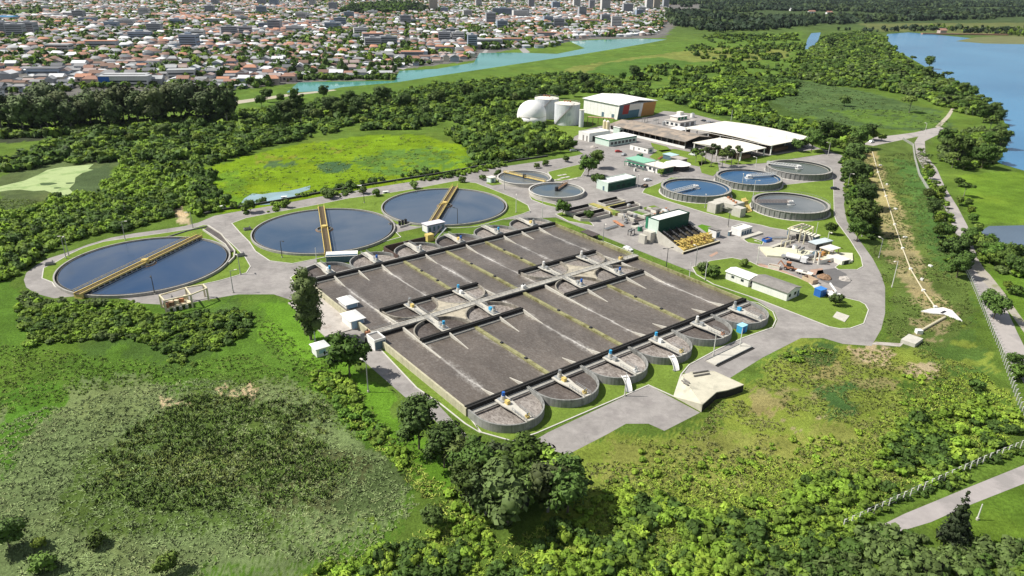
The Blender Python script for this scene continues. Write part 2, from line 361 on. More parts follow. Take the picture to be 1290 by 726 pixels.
# ------------------------------------------------------------------ ground sheet with land cover
MEADOW = (.105,.17,.028); BRIGHT = (.13,.24,.02); MARSH = (.155,.21,.08); OLIVE = (.085,.135,.03)
DRY = (.26,.24,.095); STRAW = (.44,.36,.22); LAWN = (.145,.215,.036); SHRUB = (.06,.10,.024); WOOD = (.025,.045,.014)
COVER = [  # polygons in photograph pixels on the ground plane, albedo, edge wander in metres, mix with base
 ([(-400,0),(900,0),(860,25),(835,48),(740,50),(640,62),(600,76),(505,88),(498,100),(360,106),(290,116),(0,126),(-500,135)], (.15,.145,.135), 6, 1),   # town ground
 ([(-300,35),(60,10),(50,18),(-300,50)], (.07,.11,.03), 4, 1),
 ([(300,112),(420,102),(500,103),(640,84),(740,68),(830,55),(950,45),(1010,40),(1010,110),(1000,160),(850,120),(740,90),(640,98),(480,122),(400,130),(320,146),(295,150),(292,125)], (.10,.17,.03), 5, 1),
 ([(700,100),(720,84),(800,72),(900,60),(1000,62),(990,74),(880,78),(760,95)], (.17,.2,.05), 6, 1),
 ([(760,80),(830,72),(880,80),(800,98),(740,92)], (.085,.16,.03), 4, 1),
 ([(900,104),(1000,98),(1100,118),(1180,140),(1205,165),(1150,165),(1060,158),(960,130)], (.075,.125,.04), 5, 1),
 ([(1040,138),(1190,140),(1200,160),(1100,160)], (.10,.17,.03), 6, .8),
 ([(1080,30),(1400,28),(1500,50),(1290,50),(1180,40),(1110,40)], (.12,.14,.05), 8, 1),
 ([(830,110),(900,104),(980,130),(1060,165),(1060,185),(1000,170),(880,140)], SHRUB, 6, 1),
 ([(252,216),(300,197),(380,181),(480,169),(535,170),(585,188),(605,205),(560,224),(480,240),(400,250),(330,266),(290,268),(265,240)], (.155,.25,.012), 4, 1),
 ([(320,196),(420,186),(470,182),(440,196),(380,205),(330,208)], (.19,.22,.03), 5, .6),
 ([(440,200),(540,185),(600,200),(560,218),(480,226)], (.105,.2,.035), 6, .8),
 ([(398,208),(425,203),(446,207),(436,217),(408,219)], (.06,.12,.05), 2, 1),
 ([(330,203),(380,197),(372,208),(335,212)], (.08,.14,.05), 3, .7),
 ([(268,222),(300,214),(320,262),(292,266)], (.12,.22,.02), 3, .8),
 ([(0,210),(110,190),(150,205),(120,236),(104,250),(60,250),(0,262)], (.10,.135,.05), 3, 1),
 ([(0,246),(60,250),(30,262),(0,275)], (.085,.115,.045), 3, 1),
 ([(86,240),(95,222),(112,216),(135,205),(145,218),(135,236),(110,250)], (.075,.11,.045), 2, 1),
 ([(0,165),(40,160),(60,175),(0,182)], (.05,.06,.035), 2, 1),
 ([(214,252),(222,250),(232,268),(238,283),(222,282)], STRAW, 1.2, 1),
 # open ground south-west of the works
 ([(-60,350),(30,350),(60,380),(350,372),(392,440),(440,480),(500,540),(520,640),(480,726),(-200,760),(-200,400)], (.085,.165,.022), 4, 1),
 ([(60,400),(190,400),(300,380),(325,420),(250,470),(120,440)], (.07,.13,.025), 4, .8),
 ([(320,385),(385,385),(470,470),(560,570),(600,600),(540,640),(470,540),(380,470),(330,430)], (.115,.235,.022), 3, 1),
 ([(-80,560),(40,520),(130,490),(230,478),(330,490),(400,520),(470,560),(520,610),(522,660),(460,700),(300,716),(-60,740)], MARSH, 9, 1),
 ([(95,575),(140,545),(240,505),(330,500),(410,540),(440,585),(400,640),(300,672),(180,665),(105,640)], OLIVE, 11, 1),
 ([(270,600),(380,560),(470,585),(440,640),(330,660)], (.10,.115,.045), 4, .8),
 ([(0,500),(60,470),(90,500),(40,560),(0,600)], (.085,.19,.022), 4, 1),
 ([(380,640),(470,590),(520,600),(510,670),(430,690)], (.09,.13,.045), 5, .7),
 ([(205,497),(250,505),(235,515),(210,512)], STRAW, 1.5, .7), ([(265,485),(300,480),(330,490),(320,505),(285,500)], STRAW, 2, .7),
 ([(310,655),(340,650),(350,665),(315,672)], (.12,.2,.03), 1.5, .8), ([(440,660),(475,650),(480,668),(445,676)], (.13,.2,.025), 1.5, .8),
 # dry meadow south-east
 ([(700,580),(760,548),(840,546),(885,520),(935,468),(1012,430),(1100,440),(1200,400),(1260,470),(1285,545),(1150,600),(1000,650),(880,700),(700,726),(690,640)], (.195,.25,.042), 4, 1),
 ([(780,560),(900,540),(1000,560),(1080,520),(1150,530),(1050,600),(900,620),(780,620)], (.23,.25,.06), 5, .9),
 ([(940,490),(1010,470),(1060,450),(1120,450),(1160,470),(1100,500),(1010,510),(950,530)], DRY, 4, .7),
 ([(1060,437),(1105,432),(1125,446),(1112,462),(1085,452)], STRAW, 2, .8), ([(1130,458),(1165,452),(1185,470),(1160,482),(1138,475)], STRAW, 2.5, .8),
 ([(1010,515),(1040,505),(1035,530),(1005,536)], STRAW, 2, .6), ([(985,520),(1000,512),(1030,520),(1000,540)], (.28,.24,.13), 3, .6),
 ([(1010,428),(1048,432),(1055,448),(1010,462),(985,455)], (.06,.115,.03), 3, .9),
 ([(1120,300),(1200,300),(1230,420),(1250,470),(1180,470),(1150,400)], (.085,.15,.03), 4, .8),
 ([(1130,475),(1240,470),(1290,540),(1180,560),(1150,520)], (.085,.15,.025), 4, .8),
 ([(1040,500),(1075,480),(1100,490),(1080,520),(1045,525)], (.075,.15,.04), 3, .8),
 # dyke east of the works
 ([(1075,185),(1165,170),(1185,240),(1215,320),(1230,400),(1180,440),(1110,440),(1118,360),(1100,320),(1070,270)], (.105,.155,.035), 3, 1),
 ([(1125,200),(1160,205),(1185,260),(1205,330),(1190,350),(1160,300),(1140,250)], (.075,.15,.035), 3, .9),
 ([(1086,192),(1104,190),(1118,230),(1150,300),(1180,380),(1160,385),(1132,340),(1105,270)], (.33,.29,.13), 2, .95),
 ([(1115,285),(1135,285),(1185,372),(1210,395),(1170,430),(1140,420),(1155,390),(1125,330)], (.3,.26,.13), 3, .8),
 ([(1205,222),(1290,215),(1400,215),(1400,284),(1230,282),(1212,255)], (.125,.215,.025), 2, 1),
 ([(1230,335),(1290,350),(1400,380),(1400,470),(1300,440),(1265,380)], (.115,.205,.025), 3, 1),
 ([(1160,660),(1230,620),(1300,590),(1420,560),(1420,700),(1240,700)], (.115,.2,.025), 2, 1),
 ([(1080,655),(1240,580),(1300,555),(1300,580),(1140,650),(1105,668)], (.12,.2,.03), 2, 1),
]
def make_ground():
    nr, na = 860, 640
    r = 22*np.exp(np.linspace(0, math.log(22000/22), nr)); th = np.radians(np.linspace(-58, 58, na))
    Rg, Tg = np.meshgrid(r, th, indexing='ij'); X, Y = Rg*np.sin(Tg), Rg*np.cos(Tg)
    V = np.stack([X.ravel(), Y.ravel(), np.zeros(X.size)], 1)
    n1, n2, n3 = fbm(X, Y, 40, 1), fbm(X, Y, 14, 5, 4), fbm(X, Y, 5, 9)
    far = np.clip((Rg-1100)/1200, 0, 1)[..., None]
    base = np.array(MEADOW)*(1-far)+np.array((.06,.09,.035))*far
    C = base*(.75+.5*n1[..., None]); C = np.broadcast_to(C, X.shape+(3,)).copy()
    for poly, col, wob, a in COVER:
        pts = PP(poly); k = wob*2.2
        wx = X+(fbm(X, Y, 9+wob*2, 21)-.5)*k*1.6; wy = Y+(fbm(X, Y, 9+wob*2, 33)-.5)*k*1.6
        jit = (RNG.random(X.shape)-.5)*wob*.7
        q = inpoly(wx+jit, wy-jit, pts)[..., None]
        if a < 1:
            keep = (fbm(X, Y, 6, 55, 4)[..., None] < a-.18)
            q = q & keep
        C = np.where(q, np.array(col), C)
    C = C*(.72+.56*n2[..., None])*(.85+.3*n3[..., None])
    # drier and lusher tufts: a real colour difference of the plants
    dry = np.clip((fbm(X, Y, 22, 77, 4)-.55)*4, 0, 1)[..., None]*.35; C = C*(1-dry)+C*np.array((1.45,1.12,1.0))*dry
    i = np.arange(nr*na).reshape(nr, na)
    Fq = np.stack([i[:-1,:-1].ravel(), i[:-1,1:].ravel(), i[1:,1:].ravel(), i[1:,:-1].ravel()], 1)
    g = np_mesh('ground', V, Fq, attr_mat('meadow_ground', .95, .05, ((1.3,.42),(.16,.28),(.035,.18)), bump=1.0, bscale=1.3), C.reshape(-1,3))
    return struct(g)
make_ground()
def sheet(name, polys, z, material, kind='structure'):
    b = MB()
    for p in polys: b.poly(p, z)
    return struct(b.build(name, material), kind)
# water
LAKE = water_mat('lake_water', (.075,.23,.4), .2, .2, .5, (.05,.17,.32), .006)
sheet('lake', [PP([(1118,43),(1145,41),(1180,44),(1240,50),(1290,52),(1500,58),(1900,120),(1700,215),(1400,214),(1290,215),(1262,207),(1255,203),(1266,190),(1270,166),(1262,145),(1240,126),(1215,111),(1190,98),(1165,84),(1145,72),(1126,63),(1113,52)])], .02, LAKE)
sheet('lake_spit', [PP([(1204,52),(1230,47),(1275,46),(1400,50),(1400,60),(1290,56),(1240,55)])], .05, mat('spit_grass', (.14,.15,.06), .95, .3, .05))
sheet('pond', [PP([(1236,291),(1246,285),(1290,284),(1420,286),(1420,350),(1290,335),(1268,325),(1245,310)])], .02, water_mat('pond_water', (.075,.11,.15), .08, .03, .5))
sheet('canal', [PP([(1014,62),(1017,50),(1022,42),(1034,41),(1031,50),(1027,62)])], .02, LAKE)
sheet('river', [PP([(361,116.6),(407,115),(430,110),(499,104),(550,96),(650,81),(730,69),(776,61.5),(819,54),(840,50),(804,49),(763,50),(717,52),(737,61),(702,68),(650,66.5),(604,67),(597,79),(550,87),(503,89.5),(497,102),(440,103),(376,104)])], .02,
      water_mat('river_water', (.11,.33,.29), .1, .03, .4, (.08,.27,.22), .02))
sheet('duckweed_pond', [PP([(-30,240),(0,235),(30,228),(47,221),(60,214),(76,211),(98,209),(118,207),(111,213),(118,214),(104,218),(95,224),(94,231),(87,238),(93,243),(103,246),(90,248),(72,245),(56,240),(42,241),(25,239),(10,240),(-30,246)])], .02,
      mat('duckweed', (.33,.41,.18), .8, .12, .3, col2=(.22,.31,.11), patch=.35))
sheet('shallow_pond', [PP([(302,258),(308,250),(318,244),(330,245),(342,243),(362,241),(376,238),(391,234),(390,239),(378,243),(372,250),(352,254),(340,258),(318,259)])], .02, water_mat('shallow_water', (.27,.4,.45), .12, .03, .5, (.2,.3,.29), .1))
for k, (x, y, rx) in enumerate([(60,232,4.0),(88,231,2.2),(72,237,1.8)]):
    cx, cy = P(x, y); sheet('reed_islet', [[(cx+rx*cos(t)*(1+.2*sin(3*t)), cy+rx*.7*sin(t)) for t in np.linspace(0, 2*PI, 17)[:-1]]], .06, mat('reed_green', (.06,.1,.035), .95, .3, .8))

# roads: one pale sheet for the works, separate sheets outside
yard = [(30,353),(33,344),(46,334),(60,326),(85,318),(110,308.5),(140,299.5),(170,294),(200,290),(232,285),(250,280.5),(270,272),(300,266.5),(350,258),(400,248.5),(450,240),(500,232),(545,225),(585,218),(620,212),(655,207),(690,202),(722,197),(735,194),
        (722,186),(716,176),(740,163),(772,155),(800,150),(822,146),(836,140),(870,143),(905,152),(960,163),(1000,172),(1030,186),(1050,192),(1061,196),(1062,214),(1066,243),(1063,258),(1067,279),(1080,299),(1099.5,326),(1110,346),(1115,362),(1115,395),(1110,415),(1098,436),(1062,433.5),(1037,426),(1009,426),(960,451),(936,466),(898,490),(862,470),(870,459),
        (903,441),(936,426),(975,413),(979.6,403),(975.5,393),(955.6,380),(929,366.6),(896,352),(850,334),(800,314),(700,274),(560,280),(470,300),(400,320),(395,345),(420,380),(470,430),(478,440),(520,480),(553,511),(578,538),(600,560),(585,565),(548,530),(512,502),(480,474),(458,455),(435,440),(408,410),(392,395),(372,380),(345,371),(300,371),(265,377),(225,385),(170,382),(160,377),(98,373),(68,376),(45,370),(33,362)]
sheet('works_road', [PP(yard)], .012, ASPH)
sheet('loading_pad', [PP([(672,556),(690,545),(817,485.5),(882,520),(837,543),(817,534),(788.6,534),(765.5,547),(715,573),(692,567)])], .014, ASPH)
sheet('riverside_road', [PP([(1182,160),(1196,163),(1165,178),(1166,195),(1180,212),(1190,235),(1207,262),(1219,285),(1226,310),(1233,328),(1247,350),(1266,385),(1282,420),(1297,450),(1330,500),(1300,500),(1288,480),(1268,450),(1254,420),(1241,390),(1226,355),(1213,330),(1207,308),(1200,285),(1190,262),(1173,235),(1164,215),(1154,196),(1152,180),(1157,172),(1100,184),(1088,182),(1102,173),(1130,170),(1152,167)])], .012, mat('river_road_surface', (.36,.33,.31), .92, .15, .2, col2=(.27,.25,.24), patch=.4))
sheet('dirt_track', [PP([(1218,325),(1226,326),(1247,346),(1266,370),(1283,395),(1302,420),(1330,460),(1318,460),(1292,422),(1275,398),(1256,374),(1236,352)])], .018, mat('track_gravel', (.34,.31,.26), .95, .2, .4, col2=(.24,.24,.14), patch=.2))
sheet('lower_road', [PP([(1098,668),(1139,647.6),(1213.6,616.8),(1290,586),(1400,545),(1400,575),(1290,609.5),(1216,638.6),(1172.6,658),(1139,668),(1113.7,675),(1106,676)])], .012, mat('lower_road_surface', (.34,.31,.3), .92, .15, .3, col2=(.27,.25,.24), patch=.4))
sheet('field_path', [PP([(290,128),(360,119),(420,113),(424,114),(360,122),(300,131)]), PP([(1178,160),(1192,146),(1199,136),(1193,122),(1195,121),(1203,136),(1197,147),(1185,160)])], .012, mat('field_path_dust', (.4,.36,.28), .95, .15, .1))
sheet('town_street', [PP([(500,86),(540,70),(575,52),(590,40),(593,40),(580,52),(545,71),(508,88)]), PP([(600,75),(622,50),(640,30),(643,30),(626,50),(606,75)]), PP([(660,68),(640,48),(630,30),(633,30),(645,48),(668,66)])], .012, mat('street_grey', (.3,.29,.28), .95, .1, .1))
sheet('earth_patch', [PP([(952,334),(958,332),(985,340),(1010,351),(1022,356),(1012,357),(985,347),(960,339)]), PP([(893,322),(903,317),(905,319),(896,324)]), PP([(1020,340),(1036,338),(1038,345),(1024,347)])], .018, mat('reddish_earth', (.38,.25,.19), .95, .2, .5))
sheet('oil_stained_yard', [PP([(1030,341),(1052,338),(1066,345),(1072,356),(1060,364),(1040,356),(1026,350)])], .018, ASPHD)

# kerbed lawns of the works
LAWNM = attr_mat('mown_lawn', .95, .05, ((1.1,.28),(.15,.25)), bump=.5, bscale=2.5)
def lawn(px, kerb=True, col=LAWN, h=.12):
    pts = PP(px)
    if area(pts) < 0: pts = pts[::-1]
    b = MB(); b.prism(pts, -.05, h); V = np.array(b.v); t = np.tile(np.array(col), (len(V), 1))
    me = b.build('lawn', LAWNM); at = me.data.color_attributes.new('tint', 'FLOAT_COLOR', 'POINT')
    at.data.foreach_set('color', np.c_[t, np.ones(len(t))].astype(np.float32).ravel()); struct(me)
    if kerb:
        k = MB().wallpath(pts, .34, -.04, h+.03, closed=True).build('kerb', KERB); struct(k)
lawn([(53,351),(55,338),(70,331),(85,322),(104,313),(130,305),(160,300.5),(200,295),(240,289),(256,284),(262.6,284),(276,293),(295.6,311),(309,324.5),(315.5,336),(310.5,344),(276,354),(236,362.6),(203,366.7),(170,372),(140,375),(100,374),(69,361),(66,356)])
lawn([(292,281.6),(302,293),(314,305),(322,317),(340,329),(368,332.5),(396,327),(440,318),(481,305.5),(505,299),(497,291),(499,283),(525,286),(575,287.5),(600,286),(632,277),(658,270),(668,266),(665,259),(648,250),(618,238),(600,231),(575,228),(520,238.5),(480,245),(440,250),(390,260),(340,269),(310,275)])
lawn([(690,217),(710,212),(734,206.6),(737,215),(732,223),(709,228),(697,229)])
lawn([(612,231),(622,227),(636,226),(634,232),(620,234)], False)
lawn([(667,247),(676,252),(700,258),(702,262),(688,259),(670,252)])
lawn([(473,434),(479,434),(592,520),(604,545),(586,534),(556,510),(525,489)])
lawn([(588,522),(606,545),(645,556),(676,546),(817,485.5),(849,500),(858,472),(868,460),(903,441),(936,426),(973,413),(977.6,403),(973.5,393),(955,382),(942,380),(760,452)])
lawn([(366,350),(383,338),(400,332),(402,348),(388,362),(374,364)])
lawn([(482,317),(492,311),(502,310),(500,318)]); lawn([(585,301),(600,294),(615,292),(620,300),(600,306)])
lawn([(752,303),(762,305),(797,319),(793,323)], True, (.2,.22,.06)); lawn([(812,328),(850,343),(900,364.5),(897,367),(846,346),(808,330)], True, (.22,.22,.08))
lawn([(699,278),(712,282),(722,287),(716,288),(700,281)], False)
lawn([(872,337),(877,346),(899,358.5),(960,379),(1044.6,412),(1058,414.5),(1071,414),(1088,408),(1094,391),(1090,384),(1083,380),(1062,375),(1046,374),(1030,366),(1018,356),(1006,350.5),(981,342),(957,336),(945,330),(922,325),(895,329)])
lawn([(809,243),(834,251.5),(852,257),(889,268.5),(916,276),(959,284),(970,287),(1000,292),(1030,303),(1052,318),(1064,328),(1052,337),(1056,340),(1080,340),(1087,336),(1084.5,324.5),(1071,303),(1054,280),(1051,272),(1049.7,226),(1035,228),(1000,232),(960,236),(925,236),(880,225),(845,224),(828,232),(812,238)])
lawn([(934,300),(942,306),(960,309),(962,305),(945,299)]); lawn([(810,262),(824,259),(842,268),(838,276),(824,276)], False); lawn([(876,286),(884,283),(896,286),(896,296),(886,298)], False, (.1,.22,.02))
lawn([(700,270),(716,279),(748,285),(745,281),(724,270),(712,266)]); lawn([(828,190),(850,188),(880,194),(896,204),(880,210),(850,204),(836,206),(818,198)], False)
lawn([(700,160),(724,158),(742,164),(728,170),(716,176),(700,170)], False); lawn([(905,204),(930,200),(970,196),(1000,192),(1035,188),(1040,194),(1000,200),(960,206),(920,208)], False)
lawn([(880,205),(904,205),(906,215),(898,222),(884,218)], False)
lawn([(820,180),(840,185),(846,190),(834,192),(822,187)], False)
# ------------------------------------------------------------------ aeration basin
def churn_mat(name, base, foam, amt, streaks):
    m = bpy.data.materials.new(name); m.use_nodes = True; n = m.node_tree; L = n.links.new
    b = n.nodes['Principled BSDF']; b.inputs['Roughness'].default_value = .42; b.inputs['Specular IOR Level'].default_value = .28
    tc = n.nodes.new('ShaderNodeTexCoord')
    def noise(sx, sy, sc, det, dist=0.0):
        mp = n.nodes.new('ShaderNodeMapping'); mp.inputs['Scale'].default_value = (sx, sy, 1); L(tc.outputs['Object'], mp.inputs['Vector'])
        t = n.nodes.new('ShaderNodeTexNoise'); t.inputs['Scale'].default_value = sc; t.inputs['Detail'].default_value = det; t.inputs['Roughness'].default_value = .72; t.inputs['Distortion'].default_value = dist
        L(mp.outputs[0], t.inputs['Vector']); return t.outputs['Fac']
    def rng(x, a, c, lo=0., hi=1.):
        r = n.nodes.new('ShaderNodeMapRange'); r.inputs[1].default_value = a; r.inputs[2].default_value = c; r.inputs[3].default_value = lo; r.inputs[4].default_value = hi
        L(x, r.inputs[0]); return r.outputs[0]
    def mth(op, a, c):
        q = n.nodes.new('ShaderNodeMath'); q.operation = op
        for k, x in enumerate((a, c)):
            if isinstance(x, (int, float)): q.inputs[k].default_value = x
            else: L(x, q.inputs[k])
        return q.outputs[0]
    fine = noise(1.0, .5, 1.9, 8, .6); big = noise(.9, .25, .12, 4)
    b.inputs['Roughness'].default_value = .3 if streaks else .42
    f = mth('ADD', rng(fine, .50-.1*amt, .78), rng(big, .45, .8, 0, .25*amt))
    if streaks:
        sx = n.nodes.new('ShaderNodeSeparateXYZ'); L(tc.outputs['Object'], sx.inputs[0])
        wob = mth('MULTIPLY', mth('SUBTRACT', noise(1, .35, .12, 4), .5), 2.2)
        xx = mth('ADD', sx.outputs[0], wob)
        pp = n.nodes.new('ShaderNodeMath'); pp.operation = 'PINGPONG'; L(mth('ADD', xx, 9.3), pp.inputs[0]); pp.inputs[1].default_value = 9.3
        line = rng(pp.outputs[0], 0, 1.9, 1, 0)
        brk = rng(noise(.35, .5, .2, 6), .44, .62)
        thin = mth('MULTIPLY', rng(pp.outputs[0], .05, .5, 1, 0), rng(noise(.3, .12, .5, 4), .3, .6, .12, .6))
        f = mth('ADD', mth('ADD', mth('MULTIPLY', f, .2), thin), mth('MULTIPLY', mth('MULTIPLY', line, brk), rng(fine, .36, .64, .0, 1.0)))
    mx = n.nodes.new('ShaderNodeMix'); mx.data_type = 'RGBA'; mx.clamp_factor = True; L(f, mx.inputs[0]); mx.inputs[6].default_value = (*base, 1); mx.inputs[7].default_value = (*foam, 1)
    tone = n.nodes.new('ShaderNodeMix'); tone.data_type = 'RGBA'; tone.blend_type = 'MULTIPLY'; tone.inputs[0].default_value = 1
    L(mx.outputs[2], tone.inputs[6]); L(rng(noise(.6, .3, .09, 6, .8), .3, .7, .66, 1.36), tone.inputs[7]); L(tone.outputs[2], b.inputs['Base Color'])
    bp = n.nodes.new('ShaderNodeBump'); bp.inputs['Strength'].default_value = .5; bp.inputs['Distance'].default_value = .35
    L(noise(.3, 1.0, .8, 4, .5), bp.inputs['Height']); L(bp.outputs[0], b.inputs['Normal'])
    return m
CHURN = churn_mat('churning_sludge', (.113,.095,.08), (.58,.55,.51), .36, True)
FROTH = churn_mat('frothing_sludge', (.10,.08,.07), (.47,.43,.39), 1.3, False)
CALM = churn_mat('calm_sludge', (.085,.07,.062), (.2,.18,.165), .4, False)

A0 = P(587, 514, 2.4); BW, BD, UW = 111.6, 98.0, 18.6
basin = thing('aeration_basin', 'huge rectangular aeration basin of churning grey brown water with rounded concrete bays along two sides', 'water basin', A0, GA)
def BL(x, y):    # basin coordinates to world
    return (A0[0]+EX[0]*x+EY[0]*y, A0[1]+EX[1]*x+EY[1]*y)
MB().poly([(0,0),(BW,0),(BW,BD),(0,BD)], 1.30).build('water', CHURN, basin)
MB().box(-.25,-.3,-.2,.3,BD+.3,2.4).build('outer_wall', mat('yellowed_concrete', (.46,.43,.3), .9, .25, .5, col2=(.3,.29,.2), streak=.2), basin)
MB().box(BW-.3,-.3,-.2,BW+.3,BD+.3,2.4).build('outer_wall', ALGAE, basin)
def lobe_path(cx, y0, d, r=9.15, str_=3.6):
    p = [(cx-r, y0), (cx-r, y0+d*str_)]
    p += [(cx-r*cos(t), y0+d*(str_+r*sin(t))) for t in np.linspace(0, PI, 29)[1:-1]]
    return p+[(cx+r, y0+d*str_), (cx+r, y0)]
LOBEM = mat('bay_wall_concrete', (.27,.27,.255), .9, .22, .5, streak=.45, col2=(.15,.15,.14), patch=.2)
aer_spots = []
def bridge(cx, ya, yb, w0=3.4, w1=2.3):
    d = 1 if yb > ya else -1; q = ya+d*3.2; q2 = ya+d*6.5
    pts = [(cx-w0/2, ya), (cx-w0/2, q), (cx-w1/2, q2), (cx-w1/2, yb), (cx+w1/2, yb), (cx+w1/2, q2), (cx+w0/2, q), (cx+w0/2, ya)]
    MB().prism(pts, 2.42, 2.72).build('bridge_deck', CONCL, basin)
    r = MB()
    for s in (-1, 1):
        for zz in (3.15, 3.6): r.beam((cx+s*w1/2, q2, zz), (cx+s*w1/2, yb, zz), .07)
        for k in range(6): y = q2+(yb-q2)*k/5; r.beam((cx+s*w1/2, y, 2.72), (cx+s*w1/2, y, 3.6), .07)
    r.build('railing', METAL, basin)
for side, y0, d in (('front', -.9, -1), ('back', BD+.9, 1)):
    for k in range(6):
        cx = UW*(k+.5)
        MB().wallpath(lobe_path(cx, y0, d), .42, -.2, 2.4).build('bay_wall', LOBEM, basin)
        pts = lobe_path(cx, y0-d*.3, d, 8.95)
        MB().poly(pts, 1.27).build('bay_water', FROTH if (k+(d > 0)) % 3 != 1 else CALM, basin)
        bridge(cx, y0+d*.7, y0+d*13.0); aer_spots.append((cx, y0+d*2.0, -d))
        MB().beam((cx-8.6, y0+d*1.5, 1.9), (cx+8.6, y0+d*1.5, 1.9), .5, .5).build('cross_beam', CONC, basin)
for y0, x0, x1 in ((0,0,BW), (BD,0,BW), (37.4,9.3,46.6), (37.4,65.1,102.4), (62.6,9.3,46.6), (62.6,65.1,102.4)):
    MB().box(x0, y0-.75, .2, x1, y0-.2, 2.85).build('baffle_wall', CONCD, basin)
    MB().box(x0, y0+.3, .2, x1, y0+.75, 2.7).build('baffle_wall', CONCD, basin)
    MB().box(x0+.3, y0-.2, 1.9, x1-.3, y0+.3, 2.45).build('channel_floor', CONC, basin)
    MB().box(x0+.5, y0-1.5, .2, x1-.5, y0-.76, 1.72).build('ledge', CONCL, basin)
inner_cx = (UW, 2*UW, 4*UW, 5*UW)
for cx in inner_cx:
    for y0, d in ((38.2, 1), (61.8, -1)):
        MB().wallpath(lobe_path(cx, y0, d, 9.1, 1.2), .4, .2, 2.38).build('bay_wall', mat('inner_bay_concrete', (.3,.275,.23), .9, .3, .6, streak=.4, col2=(.15,.13,.1), patch=.3), basin)
        MB().poly(lobe_path(cx, y0, d, 8.9, 1.2), 1.33).build('bay_water', FROTH if cx != UW else CALM, basin)
        aer_spots.append((cx, y0-d*.2+d*1.8, -d))
    bridge(cx, 38.0, 48.5, 2.9, 2.1); bridge(cx, 62.0, 51.1, 2.9, 2.1)
MB().box(-3.2, 48.55, .2, BW+.6, 51.05, 2.55).build('walkway', mat('worn_walkway', (.4,.38,.335), .9, .22, .5, col2=(.27,.25,.22), patch=.3), basin)
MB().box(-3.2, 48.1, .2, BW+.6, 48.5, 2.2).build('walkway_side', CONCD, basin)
r = MB()
for yy in (48.7, 50.9):
    for zz in (3.1, 3.55): r.beam((0, yy, zz), (BW, yy, zz), .06)
    for k in range(40): r.beam((k*BW/39, yy, 2.55), (k*BW/39, yy, 3.55), .06)
r.build('railing', METAL, basin)
for mx_ in (1.5*UW, 4.5*UW):          # pads filling the corners between two bays
    for s, yc in ((1, 39.4), (-1, 60.6)):
        a = [(mx_-UW/2+9.3*cos(t), yc+s*9.3*sin(t)) for t in np.linspace(.25, PI/2-.1, 8)]
        b2 = [(2*mx_-x, y) for x, y in a[::-1]]
        MB().prism(a+b2 if s > 0 else a+b2, .3, 2.3).build('corner_pad', mat('beige_concrete', (.42,.375,.29), .9, .25, .5, col2=(.24,.21,.155), patch=.3), basin)
def fin(x, y0, d, ln=7.5):
    b = MB(); i = 0
    b.v += [(x-.2,y0,.2),(x+.2,y0,.2),(x+.2,y0,2.5),(x-.2,y0,2.5),(x-.12,y0+d*ln,.2),(x+.12,y0+d*ln,.2),(x+.12,y0+d*ln,1.34),(x-.12,y0+d*ln,1.34)]
    b.f += [(0,1,2,3),(7,6,5,4),(0,4,5,1),(1,5,6,2),(2,6,7,3),(3,7,4,0)]
    b.build('fin_wall', CONCL, basin)
H9 = UW/2
for k in (1, 2, 4, 5, 7, 8, 10, 11): fin(H9*k, .76, 1, 6.0)
for k in (1, 2, 3, 5, 7, 9, 10, 11): fin(H9*k, BD-.76, -1, 8.5)
for k in (2, 4, 5, 8, 10, 11): fin(H9*k, 36.6, -1, 10)
for x, y0, y1 in ((H9*3, .8, 36.6), (H9*6, .8, 48.0), (H9*9, .8, 36.6), (H9*4, 63.4, BD-.8), (H9*6, 51.2, BD-.8), (H9*8, 63.4, BD-.8)):
    b = MB().wallpath([(x, y0), (x+.15, y0+(y1-y0)*.35), (x-.1, y0+(y1-y0)*.7), (x, y1)], 1.15, .2, 1.9); b.build('dividing_wall', ALGAE, basin)
    for f in (.3, .62): MB().cbox(x, y0+(y1-y0)*f, 2.1, .8, .8, .35).build('post_cap', DARKM, basin)
for x, y0, y1 in ((H9, 26.5, 48), (H9*7, 26.5, 48), (H9, 51.2, 66.5), (H9*5, 51.2, 62), (H9*11, 51.2, 64), (H9*11, 30, 48)):
    MB().wallpath([(x, y0), (x, y1)], .5, .2, 2.3, zf=(lambda k, a=y0: 1.4 if (k == 0) == (a < 48) else 2.3)).build('stub_wall', CONCL, basin)

def aerator(name, label, loc, rz, mcol, bcol):
    t = thing(name, label, 'aerator', loc, rz, 2.72, 'aerator drives on the basin bridges')
    MB().cbox(0, 0, .12, 2.2, 2.4, .24).build('base_plate', METAL, t)
    MB().cyl(0, 0, .24, 1.25, .72, 14, .55).build('gearbox', CONCL, t)
    MB().cyl(0, 0, 1.25, 2.3, .42, 12).build('motor', mcol, t)
    MB().cbox(.2, 2.0, .5, .9, 1.2, 1.0).build('control_box', bcol, t)
    return t
cols = [(BLUE,'blue',YELLOW,'yellow'), (BLUE,'blue',METAL,'grey'), (METAL,'grey',CYANB,'light blue'), (CYANB,'light blue',METAL,'grey'), (WHITE,'white',METAL,'grey'), (CYANB,'light blue',WHITE,'white'), (METAL,'grey',YELLOW,'yellow')]
ordn = ['first', 'second', 'third', 'fourth', 'fifth', 'sixth']
for k, (x, y, d) in enumerate(aer_spots):
    c = cols[(k*3+(k//6)) % 7] if k > 5 else [cols[0], cols[6], cols[3], cols[5], cols[4], cols[2]][k]
    if k < 12: where = f"{ordn[k%6]} bay from the left, basin's {'near' if k < 6 else 'far'} row"
    else:
        j = k-12; where = f"{ordn[j//2]} middle bridge from left, {'near' if j%2==0 else 'far'} of walkway"
    aerator('surface_aerator', f"{c[1]} aerator with {c[3]} box, {where}", BL(x, y), GA+(0 if d < 0 else PI), c[0], c[2])
